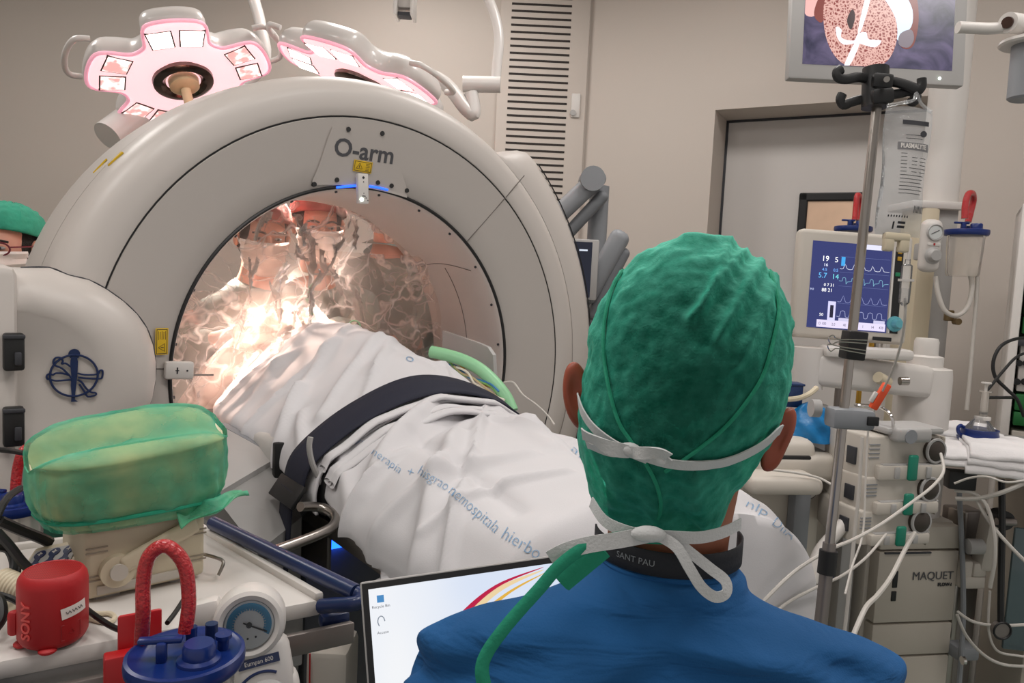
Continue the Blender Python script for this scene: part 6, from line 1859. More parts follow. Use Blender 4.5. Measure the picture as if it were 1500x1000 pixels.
disc([(1176, -4), (1200, -8), (1204, 6), (1192, 24), (1178, 20)], screen('video_pink', 'e8b4ae', .8), .0024, 'video_shape')
disc([(1200, -4), (1215, -14), (1206, 30), (1196, 30), (1192, 18)], screen('video_brown', '8a4a44', .7), .0026, 'video_shape')
disc([(1288, -10), (1330, -14), (1345, 20), (1338, 40), (1322, 60), (1308, 50)], screen('video_pale_blue', 'c9dcf2', .9), .0026, 'video_shape')
disc([(1326, -10), (1341, -6), (1345, 30), (1338, 66), (1324, 72), (1316, 60), (1334, 40), (1336, 15)], screen('video_brown_rim', '7c3a34', .7), .0028, 'video_shape')
disc([(1210, -4), (1240, -14), (1282, -12), (1308, 20), (1314, 50), (1306, 80), (1290, 96), (1262, 102), (1232, 92), (1214, 68), (1206, 34)], om, .003, 'video_tissue')
disc([(1240, 30), (1248, 14), (1252, 26), (1246, 44)], screen('video_dark', '3a2226', .6), .0033, 'video_shape')
st = screen('video_white_cloth', 'f3e6ee', .95)
for q in ([(1268, -6), (1274, 0), (1262, 42), (1256, 46)], [(1224, 40), (1232, 44), (1232, 56), (1250, 60), (1256, 50), (1268, 48), (1272, 58), (1290, 60), (1280, 70), (1256, 64), (1236, 66), (1226, 56)], [(1252, 62), (1258, 66), (1244, 96), (1236, 96)]):
    disc(q, st, .0036, 'video_shape')
disc([(1318, 50), (1334, 44), (1338, 58), (1330, 70), (1316, 66)], screen('video_grey', '8a7f88', .6), .0032, 'video_shape')
MB(S).cyl((w - .085, -h + .022, .0), (w - .085, -h + .022, .0025), .004).build('status_light', M_['led'], t)
ax_ = M @ V((w / 2, -.1, -.06)); MB().cyl(ax_ - t.location, V((ax_.x, ax_.y, CZ)) - t.location, .03).build('hanger', M_['white'], t)
MB(S).box((w / 2, -.12, -.055), (.16, .16, .04), .01).build('hanger_plate', M_['lgrey'], t)

cpt = P(1388, 150, 2.85)
t = thing('supply_pendant', 'white ceiling-high supply pendant with a beige lower shaft behind the infusion bag', 'supply pendant', (cpt.x, cpt.y, 0))
zj = P(1388, 300, 2.85).z
MB().cyl((0, 0, zj), (0, 0, CZ), .068, n=36).build('upper_tube', M_['white'], t)
a, b = P(1342, 303, 2.78) - t.location, P(1412, 303, 2.78) - t.location
MB().box(((a.x + b.x) / 2, 0, zj - .01), (b.x - a.x + .02, .20, .03), .008).build('collar', M_['white'], t)
xl, xm, xr = (P(1346, 420, 2.78) - t.location).x, (P(1376, 420, 2.78) - t.location).x, (P(1408, 420, 2.78) - t.location).x
MB().box(((xl + xm) / 2, -.02, zj / 2 + .3), (xm - xl, .16, zj - .62), .02).build('shaft', M_['cream'], t)
MB().box(((xm + xr) / 2, .0, zj / 2 + .3), (xr - xm, .14, zj - .62), .006).build('side_channel', M_['lgrey'], t)
MB().box(((xl + xr) / 2, 0, .33), (.34, .34, .5), .03).build('foot_unit', M_['offwhite'], t)
q = P(1390, 462, 2.69) - t.location; MB().box(q, (.03, .02, .04), .004).cyl(q + V((.02, -.005, -.02)), q + V((.02, -.03, -.02)), .012).build('outlet', mat('brass_outlet', '7d6a4c', .35, metal=.7), t)

# right-hand canister on the column and its regulator
cc = P(1416, 338, 2.62)
canister('clear suction canister with blue lid and upright red hose on the supply column at right', cc, .070, ([P(1413, 320, 2.62), P(1414, 300, 2.62), P(1418, 285, 2.62), P(1424, 283, 2.64), P(1426, 292, 2.67), P(1422, 310, 2.68), P(1418, 325, 2.68)], .011), .125)
t = thing('canister_tube', 'thick clear tube looping under the right-hand suction canister', 'tube', (cc.x, cc.y, 0))
MB().tube([P(*p) - t.location for p in ((1420, 396, 2.63), (1424, 420, 2.63), (1418, 448, 2.63), (1402, 462, 2.63), (1384, 455, 2.63), (1374, 430, 2.64), (1370, 405, 2.65))], .0085, 10, 6).build('tube', M_['cable'], t)
MB().tube([P(*p) - t.location for p in ((1432, 396, 2.64), (1430, 440, 2.64), (1425, 500, 2.64), (1420, 560, 2.64), (1416, 600, 2.64))], .007, 10, 5).build('tube', M_['cable'], t)
def smallreg(x, y, d, label):
    c = P(x, y, d); t = thing('suction_regulator', label, 'pressure regulator', (c.x, c.y, 0))
    R3 = tr(0, 0, c.z)
    MB(R3).box((0, 0, 0), (.070, .05, .185), .03, seg=4).build('body', M_['white'], t)
    rot = Matrix.Rotation(pi / 2, 4, 'X')
    dl_ = MB(R3 @ tr(0, -.026, .045) @ rot).lathe([(0, .002), (.024, .002), (.027, .006), (.030, .0)], 30).build('gauge', M_['lgrey'], t)
    MB(R3 @ tr(0, -.0285, .045) @ rot).lathe([(0, .0), (.023, .0)], 30).build('dial', M_['dial'], dl_)
    MB(R3 @ tr(0, -.029, .045) @ rot).tube([(-.014, -.006, .001), (.012, .008, .001)], .0012, 5, 1).build('needle', M_['ink'], dl_)
    MB(R3 @ tr(0, -.026, -.035) @ rot).lathe([(0, .022), (.018, .022), (.022, .014), (.023, .004), (.03, .0)], 30).build('knob', M_['lgrey'], t)
    MB(R3).box((.0, -.026, .004), (.045, .003, .010), .001).build('label', M_['white'], t)
    MB(R3).box((.0, -.0280, .004), (.006, .002, .008), .0005).build('mark', M_['red'], t)
    MB(R3).box((.0, .04, -.02), (.05, .04, .06), .006).build('mount', M_['lgrey'], t)
smallreg(1362, 360, 2.60, 'white suction regulator with small round gauge left of the right-hand canister')
c4 = P(1250, 333, 2.95)
canister('clear suction canister with blue lid and red hose half hidden behind the ventilator screen', c4, .070, ([P(1252, 322, 2.95), P(1254, 300, 2.95), P(1256, 286, 2.95), P(1260, 290, 2.98), P(1260, 305, 3.0), P(1258, 322, 3.0)], .011), .16)
t = thing('canister_post', 'slim post that carries the canister behind the ventilator screen', 'stand', (c4.x, c4.y, 0))
MB().cyl((0, 0, .03), (0, 0, c4.z - .18), .018).build('post', M_['steel2'], t); MB().cyl((0, 0, 0), (0, 0, .04), .14).build('foot', M_['steel2'], t)

# ---- ventilator screen
tl, tr2, bl2 = P(1174, 333, 2.15), P(1340, 346, 2.15), P(1157, 492, 2.15)
M, w, h = fr3(tl, tr2, bl2)
t = thing('ventilator_screen', 'white-framed screen with blue display of curves and numbers beside the infusion pole', 'monitor', (tl.x, tl.y, 0))
S = vx(t) @ M
MB(S).box((w / 2, -h / 2, -.025), (w, h, .05), .014, seg=3).build('frame', M_['offwhite'], t)
def sp(x, y): q = onplane(x, y, tl, V((M[0][2], M[1][2], M[2][2]))); return M.inverted() @ q
a, b = sp(1191, 352), sp(1296, 486)
navy = screen('display_navy', '31386e', .72)
sx0, sx1, sy0, sy1 = a.x, a.x + .232, a.y, a.y - .252
kx = (sx1 - sx0); ky = (sy0 - sy1)
dp = MB(S).box(((sx0 + sx1) / 2, (sy0 + sy1) / 2, .0005), (kx, ky, .002)).build('display', navy, t)
D_ = lambda u, v, z=.0022: V((sx0 + u * kx, sy0 - v * ky, z))
def dl(pts, col, r=.0006, nm='curve'): MB(S).tube([D_(*p) for p in pts], r, 4, 2).build(nm, screen('trace_' + col, col, .8), dp)
def wave(v, kind, col):
    pts = [(.36, v)]
    for k in range(5):
        u = .40 + k * .115
        if kind == 0: pts += [(u, v), (u + .02, v - .055), (u + .045, v - .012), (u + .06, v)]
        if kind == 1: pts += [(u, v), (u + .005, v - .035), (u + .04, v - .035), (u + .05, v + .035), (u + .065, v + .008)]
        if kind == 2: pts += [(u, v), (u + .03, v - .07), (u + .06, v)]
        if kind == 3: pts += [(u, v), (u + .012, v - .06), (u + .062, v - .06), (u + .072, v)]
    pts += [(.98, v)]; dl(pts, col)
wave(.30, 0, 'd5d8ea'); wave(.44, 1, '7fb3c8'); wave(.68, 2, '8d93c0'); wave(.85, 3, 'a7abd0')
for v in (.16, .34, .5, .70): dl([(.36, v), (.98, v)], '5a6494', .0004, 'rule')
def dt(txt, u, v, s, col, sx=1): text_mb(txt, s, S @ tr(D_(u, v)), 0, sx=sx).build('figure', screen('digits_' + col, col, .9), dp)
for txt, u, v, s, col in (('19', .17, .20, .022, 'ffffff'), ('5', .31, .205, .022, 'ffffff'), ('16', .18, .27, .013, 'e8ecff'), ('4.5', .17, .325, .012, '6fa8f0'), ('0.5', .31, .325, .012, '6fa8f0'), ('5.7', .15, .395, .021, '5fb4e8'), ('14', .31, .40, .021, '6fd0d8'), ('0 7 31', .24, .50, .012, 'ffffff'), ('88 21', .22, .56, .014, 'ffffff'), ('50', .17, .845, .012, 'ffffff'), ('9.0', .03, .56, .009, 'c0c8e8')):
    dt(txt, u, v, s, col)
MB(S).box(D_(.395, .215), (.011, .026, .0006)).box(D_(.395, .215, .0026), (.006, .021, .0004)).build('bar_meter', screen('cyan_bar', '3f9fe0', .8), dp)
MB(S).box(D_(.295, .80), (.022, .058, .0008)).build('pale_box', screen('pale_box', 'c9c6ea', .85), dp)
MB(S).box(D_(.295, .80, .0028), (.010, .036, .0006)).build('dark_box', screen('dark_box', '2a2a48', .4), dp)
MB(S).box(D_(.55, .945), (kx * .86, ky * .085, .0008)).build('status_bar', screen('pale_bar', 'd4cbe6', .85), dp)
for u_, w_ in ((.47, .16), (.90, .14)): MB(S).box(D_(u_, .885), (kx * w_, ky * .035, .0008)).build('tab', screen('pale_tab', 'c3bfdc', .8), dp)
for txt, u in (('O 100', .19), ('2.0', .33), ('40', .47), ('8', .60), ('1', .70), ('14', .82), ('420', .93)): text_mb(txt, .011, S @ tr(D_(u, .948, .0028)), 0, sx=.8).build('setting', screen('dark_digits', '3c3c5c', .4), dp)
MB(S).box(D_(.77, .03), (.05, .014, .0008)).build('caption', screen('caption_pale', 'd8d8ec', .8), dp)
MB(S).box((sx1 + .018, (sy0 + sy1) / 2, .0005), (.030, ky, .002)).build('side_panel', M_['black'], t)
MB(S).box((sx1 + .006, (sy0 + sy1) / 2, .0005), (.006, ky, .003)).build('divider', M_['white'], t)
kn_ = MB(S @ tr(sx1 + .022, sy1 + .028, .001)).lathe([(0, .03), (.011, .03), (.013, .024), (.014, .008), (.022, .006), (.023, 0)], 28).build('dial_knob', mat('teal_knob', '5aa0ac', .35), t)
MB(S).box((sx1 - .01, sy1 - .018, .0), (.055, .011, .003), .001).build('maker_plate', M_['black'], t)
MB(S).box((sx1 + .02, sy0 - .08, .002), (.014, .012, .004), .002).build('lit_key', mat('green_key', '1c7a52', .4), t)
for yy in (.02, .04): MB(S).box((sx1 + .022, sy0 - yy + .006, .002), (.012, .012, .003), .001).build('yellow_key', M_['ochre'], t)

# ---- anaesthesia machine: arm, body, pumps' rack
ar = radians(10)
fx0 = P(1345, 850, 2.15)
t = thing('anaesthesia_machine', 'beige anaesthesia machine with drawers below the stacked syringe pumps', 'anaesthesia machine', (fx0.x, fx0.y, 0), ar)
AM = t; AI = W(t).inverted()
fn_ = V((sin(ar), -cos(ar), 0)); lq = lambda x, y, off=0: AI @ onplane(x, y, fx0 + fn_ * off, fn_)
pl_, prr = lq(1284, 850), lq(1402, 850)
bw_ = prr.x - pl_.x; bcx = (pl_.x + prr.x) / 2
zt_ = lq(1345, 770).z; zb = .12
z1, z2, z3 = lq(1345, 806).z, lq(1345, 912).z, lq(1345, 960).z
zs = [zt_, z1, z2, z3, zb]
for k, nm in enumerate(('upper_panel', 'drawer', 'drawer', 'drawer')):
    a, b = zs[k] - .003, zs[k + 1] + .003
    pn = MB().box((bcx, .02, (a + b) / 2), (bw_ - .004, .04, a - b), .004).build(nm, M_['beige'], t)
    if k == 1:
        MB().box((lq(1330, 805).x, -.0015, a - .003), (.15, .006, .005), .001).build('handle_lip', M_['dark'], pn)
        c = lq(1310, 858); MB().box((c.x, -.001, c.z + .02), (.016, .004, .05), .002).box((c.x, -.001, c.z - .03), (.016, .004, .03), .002).build('lock_slot', M_['black'], pn)
        c = lq(1366, 843); text_mb('MAQUET', .034, tr(c.x, -.0022, c.z) @ Matrix.Rotation(pi / 2, 4, 'X'), .0004, sx=.98).build('lettering', M_['greyink'], pn)
        c = lq(1383, 855.5); text_mb('FLOW-i', .0135, tr(c.x, -.0022, c.z) @ Matrix.Rotation(pi / 2, 4, 'X'), .0004, bold=.0006).build('lettering', M_['ink'], pn)
MB().box((bcx, .26, (zt_ + zb) / 2), (bw_ + .02, .44, zt_ - zb), .01).build('carcass', M_['offwhite'], t)
MB().box((bcx, .24, .06), (bw_ + .1, .5, .09), .02).build('base', M_['dark'], t)
# left wing: column with gas outlet and tubes, work shelf
lx = lq(1225, 850).x
MB().box((lx + .02, .30, .56), (.20, .36, 1.0), .012).build('side_cabinet', M_['beige'], t)
MB().box((lq(1300, 800).x - .08, .08, .62), (.05, .05, .9), .01).build('inner_post', M_['lgrey'], t)
for k in range(2):
    c = lq(1262 + k * 14, 787); MB().tube([c + V((.012 * cos(a), 0, .02 * sin(a))) for a in [i * pi / 6 for i in range(12)]], .0035, 6, 2, closed=True).build('ring_handle', M_['dark'], t)
c = lq(1235, 820); MB().box((c.x, c.y + .05, c.z), (.016, .01, .16), .003).build('blue_scale', M_['blue'], t)
# tall white swivel arm under the screen
sa = P(1190, 540, 2.12); sb = P(1360, 560, 2.2)
q0, q1 = AI @ sa, AI @ sb
MB(frame((q0 + q1) / 2, V((0, -1, 0)), q1 - q0)).box((0, 0, -.02), ((q1 - q0).length, .095, .09), .02, seg=3).build('screen_arm', M_['white'], t)
MB().cyl(q0 + V((0, .03, -.06)), q0 + V((0, .03, .06)), .048, n=28).build('arm_joint', M_['white'], t)
q2 = AI @ P(1240, 510, 2.12); q3 = AI @ P(1295, 523, 2.12)
MB(frame((q2 + q3) / 2, V((0, 0, 1)), q3 - q2)).box((0, .0, .0), ((q3 - q2).length + .14, .07, .032), .012).build('screen_tray', M_['white'], t)
q = AI @ P(1352, 560, 2.25)
cyl_ = MB(tr(q.x, q.y, 0)).lathe([(0, q.z + .135), (.030, q.z + .135), (.034, q.z + .125), (.034, q.z + .085), (.050, q.z + .08), (.050, q.z + .05), (.075, q.z + .045), (.078, q.z + .015), (.078, .62), (.10, .58), (0, .58)], 36).build('white_column', M_['white'], t)
MB().cyl(AI @ P(1318, 558, 2.10), AI @ P(1330, 558, 2.10), .012).build('arm_pin', M_['steel'], t)
MB().cyl(AI @ P(1286, 552, 2.10), AI @ P(1300, 560, 2.12), .016).build('arm_plug', M_['cream'], t)
for x_, c_ in ((1277, 'ochre'), (1284, 'lgrey'), (1294, 'white'), (1258, 'ochre')):
    a = AI @ P(x_, 500 if x_ != 1258 else 578, 2.3); MB().box(a, (.012, .012, .075), .002).build('bottle_holder', M_[c_], t)
# work top on the left with a caps tray
t = thing('ventilator_console', 'pale console with a dark slot and rounded front shelf between the man and the pole', 'medical console', (P(1170, 690, 1.9).x, P(1170, 690, 1.9).y, 0), radians(8))
VI = W(t).inverted(); vn = V((sin(radians(8)), -cos(radians(8)), 0)); v0 = P(1170, 690, 1.9)
vq = lambda x, y, off=0: VI @ onplane(x, y, v0 + vn * off, vn)
a, b = vq(1090, 705), vq(1232, 700)
MB().box(((a.x + b.x) / 2, .12, a.z + .035), (b.x - a.x, .26, .07), .02, seg=3).build('upper_shelf', M_['offwhite'], t)
c, d_ = vq(1090, 700, .06), vq(1196, 712, .06)
MB().box(((c.x + d_.x) / 2, -.03, c.z - .012), (d_.x - c.x, .14, .045), .018, seg=3).build('front_shelf', M_['offwhite'], t)
e, f = vq(1115, 670), vq(1190, 692)
MB().box(((e.x + f.x) / 2, .08, (e.z + f.z) / 2 + .02), (f.x - e.x + .03, .16, .09), .03, seg=4).build('hood', M_['offwhite'], t)
MB().box(((e.x + f.x) / 2 + .01, -.001, (e.z + f.z) / 2 + .012), ((f.x - e.x) * .75, .012, .028), .008).build('dark_slot', M_['black'], t)
g_ = vq(1196, 672); MB().cyl(g_ + V((0, .03, -.012)), g_ + V((0, .03, .008)), .018, n=20).build('teal_cap', mat('teal_cap', '2f8fae', .4), t)
g_ = vq(1211, 668); MB().box(g_ + V((0, .03, -.01)), (.024, .02, .016), .006).build('green_cap', M_['teal'], t)
MB().box(((a.x + b.x) / 2, .16, (a.z) / 2), (b.x - a.x - .04, .22, a.z), .01).build('cabinet', M_['beige'], t)
g0_ = vq(1150, 760); MB().box((vq(1178, 760).x, .03, g0_.z - .05), (.045, .04, .42), .006).build('grey_post', M_['grey'], t)
g_ = vq(1195, 723); MB().cyl((g_.x, .055, g_.z), (g_.x, .035, g_.z), .026, n=28).build('outlet_ring', M_['dark'], t)
MB().cyl((g_.x, .04, g_.z), (g_.x, .030, g_.z), .021, n=28).build('oxygen_outlet', M_['white'], t)
text_mb('O2', .016, tr(g_.x, .0295, g_.z) @ Matrix.Rotation(pi / 2, 4, 'X'), .0003).build('lettering', M_['ink'], t)
MB().tube([VI @ P(*p) for p in ((1188, 852, 1.78), (1200, 810, 1.80), (1225, 780, 1.83), (1252, 748, 1.86), (1262, 735, 1.9))], .016, 12, 5).build('white_pipe', M_['white'], t)
MB().tube([VI @ P(*p) for p in ((1150, 585, 2.0), (1170, 583, 1.97), (1185, 577, 1.96), (1196, 568, 1.98))], .007, 8, 5).build('beige_hose', M_['cream'], t)
# blue bag and dark cup
bb = P(1196, 620, 1.98)
t = thing('blue_plastic_bag', 'bright blue plastic bag slumped behind the pole on the pale console', 'plastic bag', (bb.x, bb.y, 0))
def bagf(u, v):
    a = 2 * pi * u; z = v; r = (1 - z ** 1.7) ** .6
    q = V((.075 * r * cos(a) * (1 + .2 * cos(2 * a)) - .02 * z, .05 * r * sin(a), .10 * z)); n = q * 22
    return q + V((bb.x - t.location.x, bb.y - t.location.y, bb.z - .045)) + V((cos(a), sin(a), .3)) * .009 * noise.noise(n) + V((cos(a), sin(a), 0)) * .004 * sin(7 * a + 9 * z)
MB().grid(bagf, 60, 24, True).build('bag', M_['bluebag'], t, angle=40)
cp_ = P(1158, 578, 2.02)
t = thing('dark_blue_cup', 'dark blue square cup beside the right side of the green cap', 'cup', (cp_.x, cp_.y, 0))
MB().box((0, 0, cp_.z), (.05, .05, .062), .004).build('cup', mat('dark_blue_cup', '16305c', .4), t)
MB().box((0, 0, cp_.z + .031), (.056, .056, .006), .002).build('rim', mat('dark_blue_cup', '16305c', .4), t)

# ---- three stacked syringe pumps
pa = radians(14)
def pump(label, tlx, tly, trx, try_, hpx, d, top=False):
    a, b = P(tlx, tly, d), P(trx, try_, d); ctr = (a + b) / 2
    ww = (b - a).length; hh = hpx / F * d
    t = thing('syringe_pump', label, 'syringe pump', (ctr.x, ctr.y, 0), pa, 'stacked syringe pumps')
    T = tr(0, 0, ctr.z - hh)
    bdy = MB(T).prism([(-ww * .5, 0), (ww * .5, 0), (ww * .52, .16), (-ww * .36, .20), (-ww * .56, .10)], hh, None, .008, 3).build('body', M_['offwhite'], t)
    MB(T).box((.02, -.004, hh * .34), (ww * .88, .016, hh * .05), .002).build('front_groove', M_['lgrey'], t)
    MB(T).box((.012, -.006, hh * .17), (ww * .94, .022, hh * .34), .006).build('door', M_['offwhite'], t)
    MB(T).box((ww * .04, -.020, hh * .30), (.026, .012, hh * .60), .006, seg=3).build('green_tab', M_['teal'], t)
    for x_ in (-.17, .28): MB(T).box((ww * x_, -.019, hh * .18), (.014, .006, hh * .26), .002).build('catch', M_['lgrey'], t)
    MB(T).ball((ww * .40, -.002, hh * .66), (.030, .018, .030), 22).build('plunger_recess', mat('dark_recess', '3b332c', .5), t)
    MB(T).tube([(ww * .40 + .026 * cos(a_), -.010, hh * .66 + .028 * sin(a_)) for a_ in [i * pi / 8 for i in range(16)]], .004, 6, 2, closed=True).build('recess_rim', M_['lgrey'], t)
    MB(T).prism([(ww * .5, -.012), (ww * .57, .0), (ww * .60, .14), (ww * .52, .16)], hh * 1.02, tr(0, 0, -.004), .004).build('end_plate', M_['beige'], t)
    nf_ = V((-ww * .56 + ww * .5, .10, 0)).normalized()
    for k in range(4): MB(T).box((-ww * .44 + .004 * 0, -.0005, hh * (.5 + .1 * k)), (.03, .003, .0025)).build('vent', M_['grey'], t)
    MB(T).box((-ww * .535, .052, hh * .45), (.008, .03, hh * .4), .001).build('socket', M_['dark'], t)
    if top:
        MB(T).box((.02, .04, hh + .012), (ww * .82, .10, .018), .008).build('top_cover', M_['lgrey'], t)
        MB(T).box((.0, -.01, hh + .006), (ww * .50, .04, .036), .010, seg=3).build('front_grip', M_['lgrey'], t)
        MB(T).cyl((-.015, -.032, hh + .004), (-.015, -.026, hh + .004), .017, n=24).build('grip_button', M_['grey'], t)
        MB(T).tube([(-.045, -.005, hh + .022), (-.05, .0, hh + .05), (-.048, .04, hh + .062), (-.09, .07, hh + .064), (-.11, .04, hh + .066), (-.06, .03, hh + .066), (-.03, .05, hh + .06)], .0038, 8, 5).build('wire_handle', M_['chrome'], t)
    return t


pump('topmost of the three beige syringe pumps, with grey grip and wire handle', 1268, 628, 1388, 648, 64, 1.80, True)
pump('middle one of the three beige stacked syringe pumps', 1264, 690, 1378, 706, 54, 1.80)
pump('lowest of the three beige stacked syringe pumps, above the drawer machine', 1256, 740, 1364, 754, 50, 1.80)
t = thing('pump_rack', 'grey upright rack behind the three stacked syringe pumps on the drawer machine', 'rack', (fx0.x, fx0.y, 0), ar)
pk_ = W(t).inverted() @ P(1316, 700, 1.80)
MB().box((pk_.x + .02, .12, zt_ + .16), (.05, .04, .34), .004).build('post', M_['lgrey'], t)
for y_ in (665, 712, 758):
    z_ = P(1316, y_, 1.80).z - .01
    MB().box((pk_.x + .02, (pk_.y + .19 + .12) / 2, z_), (.05, .12 - pk_.y - .19, .02), .003).build('bracket', M_['lgrey'], t)

# ---- steel column with hinged arm right of the machine
sc0 = P(1420, 850, 2.25)
t = thing('hinge_stand', 'grey upright with a hinged pale arm right of the drawer machine', 'stand', (sc0.x, sc0.y, 0), radians(8))
SI = W(t).inverted()
MB().box((0, .05, .46), (.085, .08, .92), .006).build('post', M_['steel2'], t)
MB().box((-.035, .03, .47), (.02, .06, .90), .003).build('trim', M_['steel'], t)
def sbox(x0, y0, x1, y1, d, dep, nm, mt, r=.008):
    a, b = SI @ P(x0, y0, d), SI @ P(x1, y1, d); return MB().box(((a.x + b.x) / 2, a.y + dep / 2, (a.z + b.z) / 2), (abs(b.x - a.x), dep, abs(a.z - b.z)), r).build(nm, mt, t)
sbox(1411, 822, 1428, 865, 2.15, .08, 'hinge_block', M_['offwhite']); sbox(1428, 825, 1449, 848, 2.15, .08, 'hinge_block', M_['offwhite']); sbox(1411, 845, 1449, 866, 2.15, .08, 'hinge_base', M_['offwhite'])
MB().cyl(SI @ P(1417, 800, 2.14), SI @ P(1438, 800, 2.14), .022, n=24).build('hinge_pin', M_['lgrey'], t)
a, b = SI @ P(1439, 835, 2.17), SI @ P(1452, 745, 2.17)
MB(frame((a + b) / 2, V((0, -1, 0)), b - a)).box((0, 0, 0), ((b - a).length, .045, .05), .014).build('arm', M_['offwhite'], t)
sbox(1405, 950, 1440, 972, 2.15, .06, 'lower_clamp', M_['grey'])
MB().cyl(SI @ P(1409, 967, 2.12), SI @ P(1413, 967, 2.12), .012).build('clamp_pin', M_['chrome'], t)
MB().tube([SI @ P(*p) for p in ((1404, 700, 2.14), (1409, 800, 2.15), (1411, 900, 2.15), (1405, 1000, 2.15))], .007, 8, 4).build('hose', M_['grey'], t)

# ---- bench at the right with towels, bowl and syringe
bz = P(1440, 640, 2.2).z
b0_ = onz(1390, 705, bz - .02)
tw = P(1440, 640, 2.2)
t = thing('side_bench', 'grey side bench at the right edge carrying white towels', 'bench', (tw.x, tw.y, 0), radians(-10))
MB().box((.20, .06, bz - .05), (.56, .36, .05), .01).build('top', M_['mgrey'], t)
MB().box((.31, .10, (bz - .08) / 2 + .10), (.32, .28, bz - .30), .006).build('cabinet', M_['beige'], t)
for x_ in (.2, .42):
    for y_ in (-.02, .20): MB().cyl((x_ - .012, y_, .05), (x_ + .012, y_, .05), .05, n=20).build('castor', M_['black'], t)
MB().box((.31, .1, .15), (.30, .26, .10), .01).build('plinth', M_['grey'], t)
a = W(t).inverted() @ P(1413, 706, 2.02)
MB().box((a.x, a.y + .03, a.z), (.07, .04, .05), .003).build('black_unit', M_['black'], t)
MB().box((.22, -.085, bz - .42), (.30, .012, .36), .003).build('glass_panel', mat('grey_green_glass', '56666a', .12, var=.08), t)
MB().box((.33, .0, bz - .02), (.22, .30, .03), .006).build('tray', M_['lgrey'], t)
def towel(label, x, y, d, sx, sy, rot, n_l, seed, drop=.0, zoff=0):
    p = P(x, y, d); t = thing('white_towel', label, 'towel', (p.x, p.y, bz - .024 + zoff), rot, 'white folded towels')
    for l in range(n_l):
        def f(u, v, l=l):
            xx, yy = (u - .5) * sx * (1 - .04 * l), (v - .5) * sy * (1 - .05 * l)
            z = .008 + l * .013 + .008 * noise.noise(V((xx * 9, yy * 9, seed + l))) + .004 * noise.noise(V((xx * 30, yy * 30, seed + l)))
            e = max(0, -yy - sy * .30); z -= drop * (e / (sy * .2)) ** 1.5 if e > 0 else 0
            return V((xx + .005 * noise.noise(V((yy * 20, l, seed))), yy, z))
        MB().grid(f, 30, 26).build('fold', M_['towel'], t, angle=70, mods=[('SOLIDIFY', dict(thickness=.009, offset=0))])
towel('white towel spread on the bench behind the blue bowl', 1400, 615, 2.28, .24, .30, radians(-25), 2, 3, .0, .01)
towel('folded white towel hanging over the bench front right of the blue bowl', 1466, 672, 2.05, .20, .20, radians(-22), 3, 9, .05, .004)
towel('white towel lying on the bench front left of the blue bowl', 1402, 668, 2.08, .16, .16, radians(-8), 2, 15, .03, .0)
bw0 = P(1434, 640, 2.12)
t = thing('blue_bowl', 'blue round plastic bowl with a side loop holding a clear funnel on white towels', 'bowl', (bw0.x, bw0.y, 0))
MB(tr(0, 0, bw0.z - .012)).lathe([(0, -.012), (.045, -.012), (.052, -.006), (.056, .010), (.052, .012), (.050, .018), (.047, .030), (.049, .036), (.045, .037), (.042, .03), (.040, .0), (0, -.006)], 40).build('bowl', M_['blue'], t)
MB(tr(0, 0, bw0.z + .006)).tube([(-.046, 0, -.004), (-.062, -.006, .004), (-.066, -.006, .018), (-.058, -.004, .026), (-.046, 0, .020)], .005, 8, 4).build('loop', M_['blue'], t)
MB(tr(0, 0, bw0.z)).lathe([(.044, .012), (.040, .022), (.018, .052), (.017, .060), (0, .062)], 32).build('funnel', M_['clear'], t)
t = thing('syringe', 'clear syringe standing upright in the blue bowl', 'syringe', (bw0.x + .006, bw0.y, 0))
zs_ = bw0.z + .055
MB(tr(0, 0, zs_)).lathe([(0, 0), (.010, 0), (.0105, .004), (.0105, .075), (.017, .076), (.017, .079), (.0095, .079)], 24).build('barrel', M_['jar'], t)
MB(tr(0, 0, zs_)).cyl((0, 0, .012), (0, 0, .018), .0098).build('stopper', M_['black'], t)
MB(tr(0, 0, zs_)).cyl((0, 0, .018), (0, 0, .100), .004).cyl((0, 0, .100), (0, 0, .104), .013).build('plunger', M_['white'], t)
MB(tr(0, 0, zs_)).lathe([(.02, -.004), (.02, .004), (.011, .006)], 24).build('collar', M_['white'], t)

# ---- white equipment tower with green drawers at the right edge
tw0 = P(1490, 450, 2.55)
t = thing('equipment_tower', 'white equipment tower with green modules cut by the right edge', 'equipment tower', (tw0.x, tw0.y, 0), radians(-31))
TI = W(t).inverted(); tn = V((sin(radians(-31)), -cos(radians(-31)), 0)); tq = lambda x, y, off=0: TI @ onplane(x, y, tw0 + tn * off, tn)
x0_ = tq(1481, 450).x; zt2 = tq(1492, 300).z; W2 = .42
MB().box((x0_ + .014, .12, zt2 / 2), (.028, .34, zt2), .006).build('left_upright', M_['white'], t)
MB().box((x0_ + W2 - .014, .12, zt2 / 2), (.028, .34, zt2), .006).build('right_upright', M_['white'], t)
MB().box((x0_ + W2 / 2, .12, zt2 - .015), (W2, .34, .03), .008).build('top', M_['white'], t)
MB().box((x0_ + W2 / 2, .27, zt2 / 2), (W2 - .03, .02, zt2 - .05), .003).build('back', M_['lgrey'], t)
for y0, y1, nm, mt in ((308, 384, 'upper_module', 'offwhite'), (388, 402, 'shelf_strip', 'white'), (408, 432, 'green_module', 'green'), (435, 460, 'green_module', 'green'), (463, 488, 'green_module', 'green'), (494, 572, 'jack_panel', 'white'), (576, 600, 'green_module', 'green'), (602, 622, 'green_module', 'green'), (630, 800, 'lower_module', 'offwhite')):
    a, b = tq(1490, y0), tq(1490, y1)
    MB().box((x0_ + W2 / 2 + .005, .11, (a.z + b.z) / 2), (W2 - .066, .26, a.z - b.z), .004).build(nm, M_[mt], t)
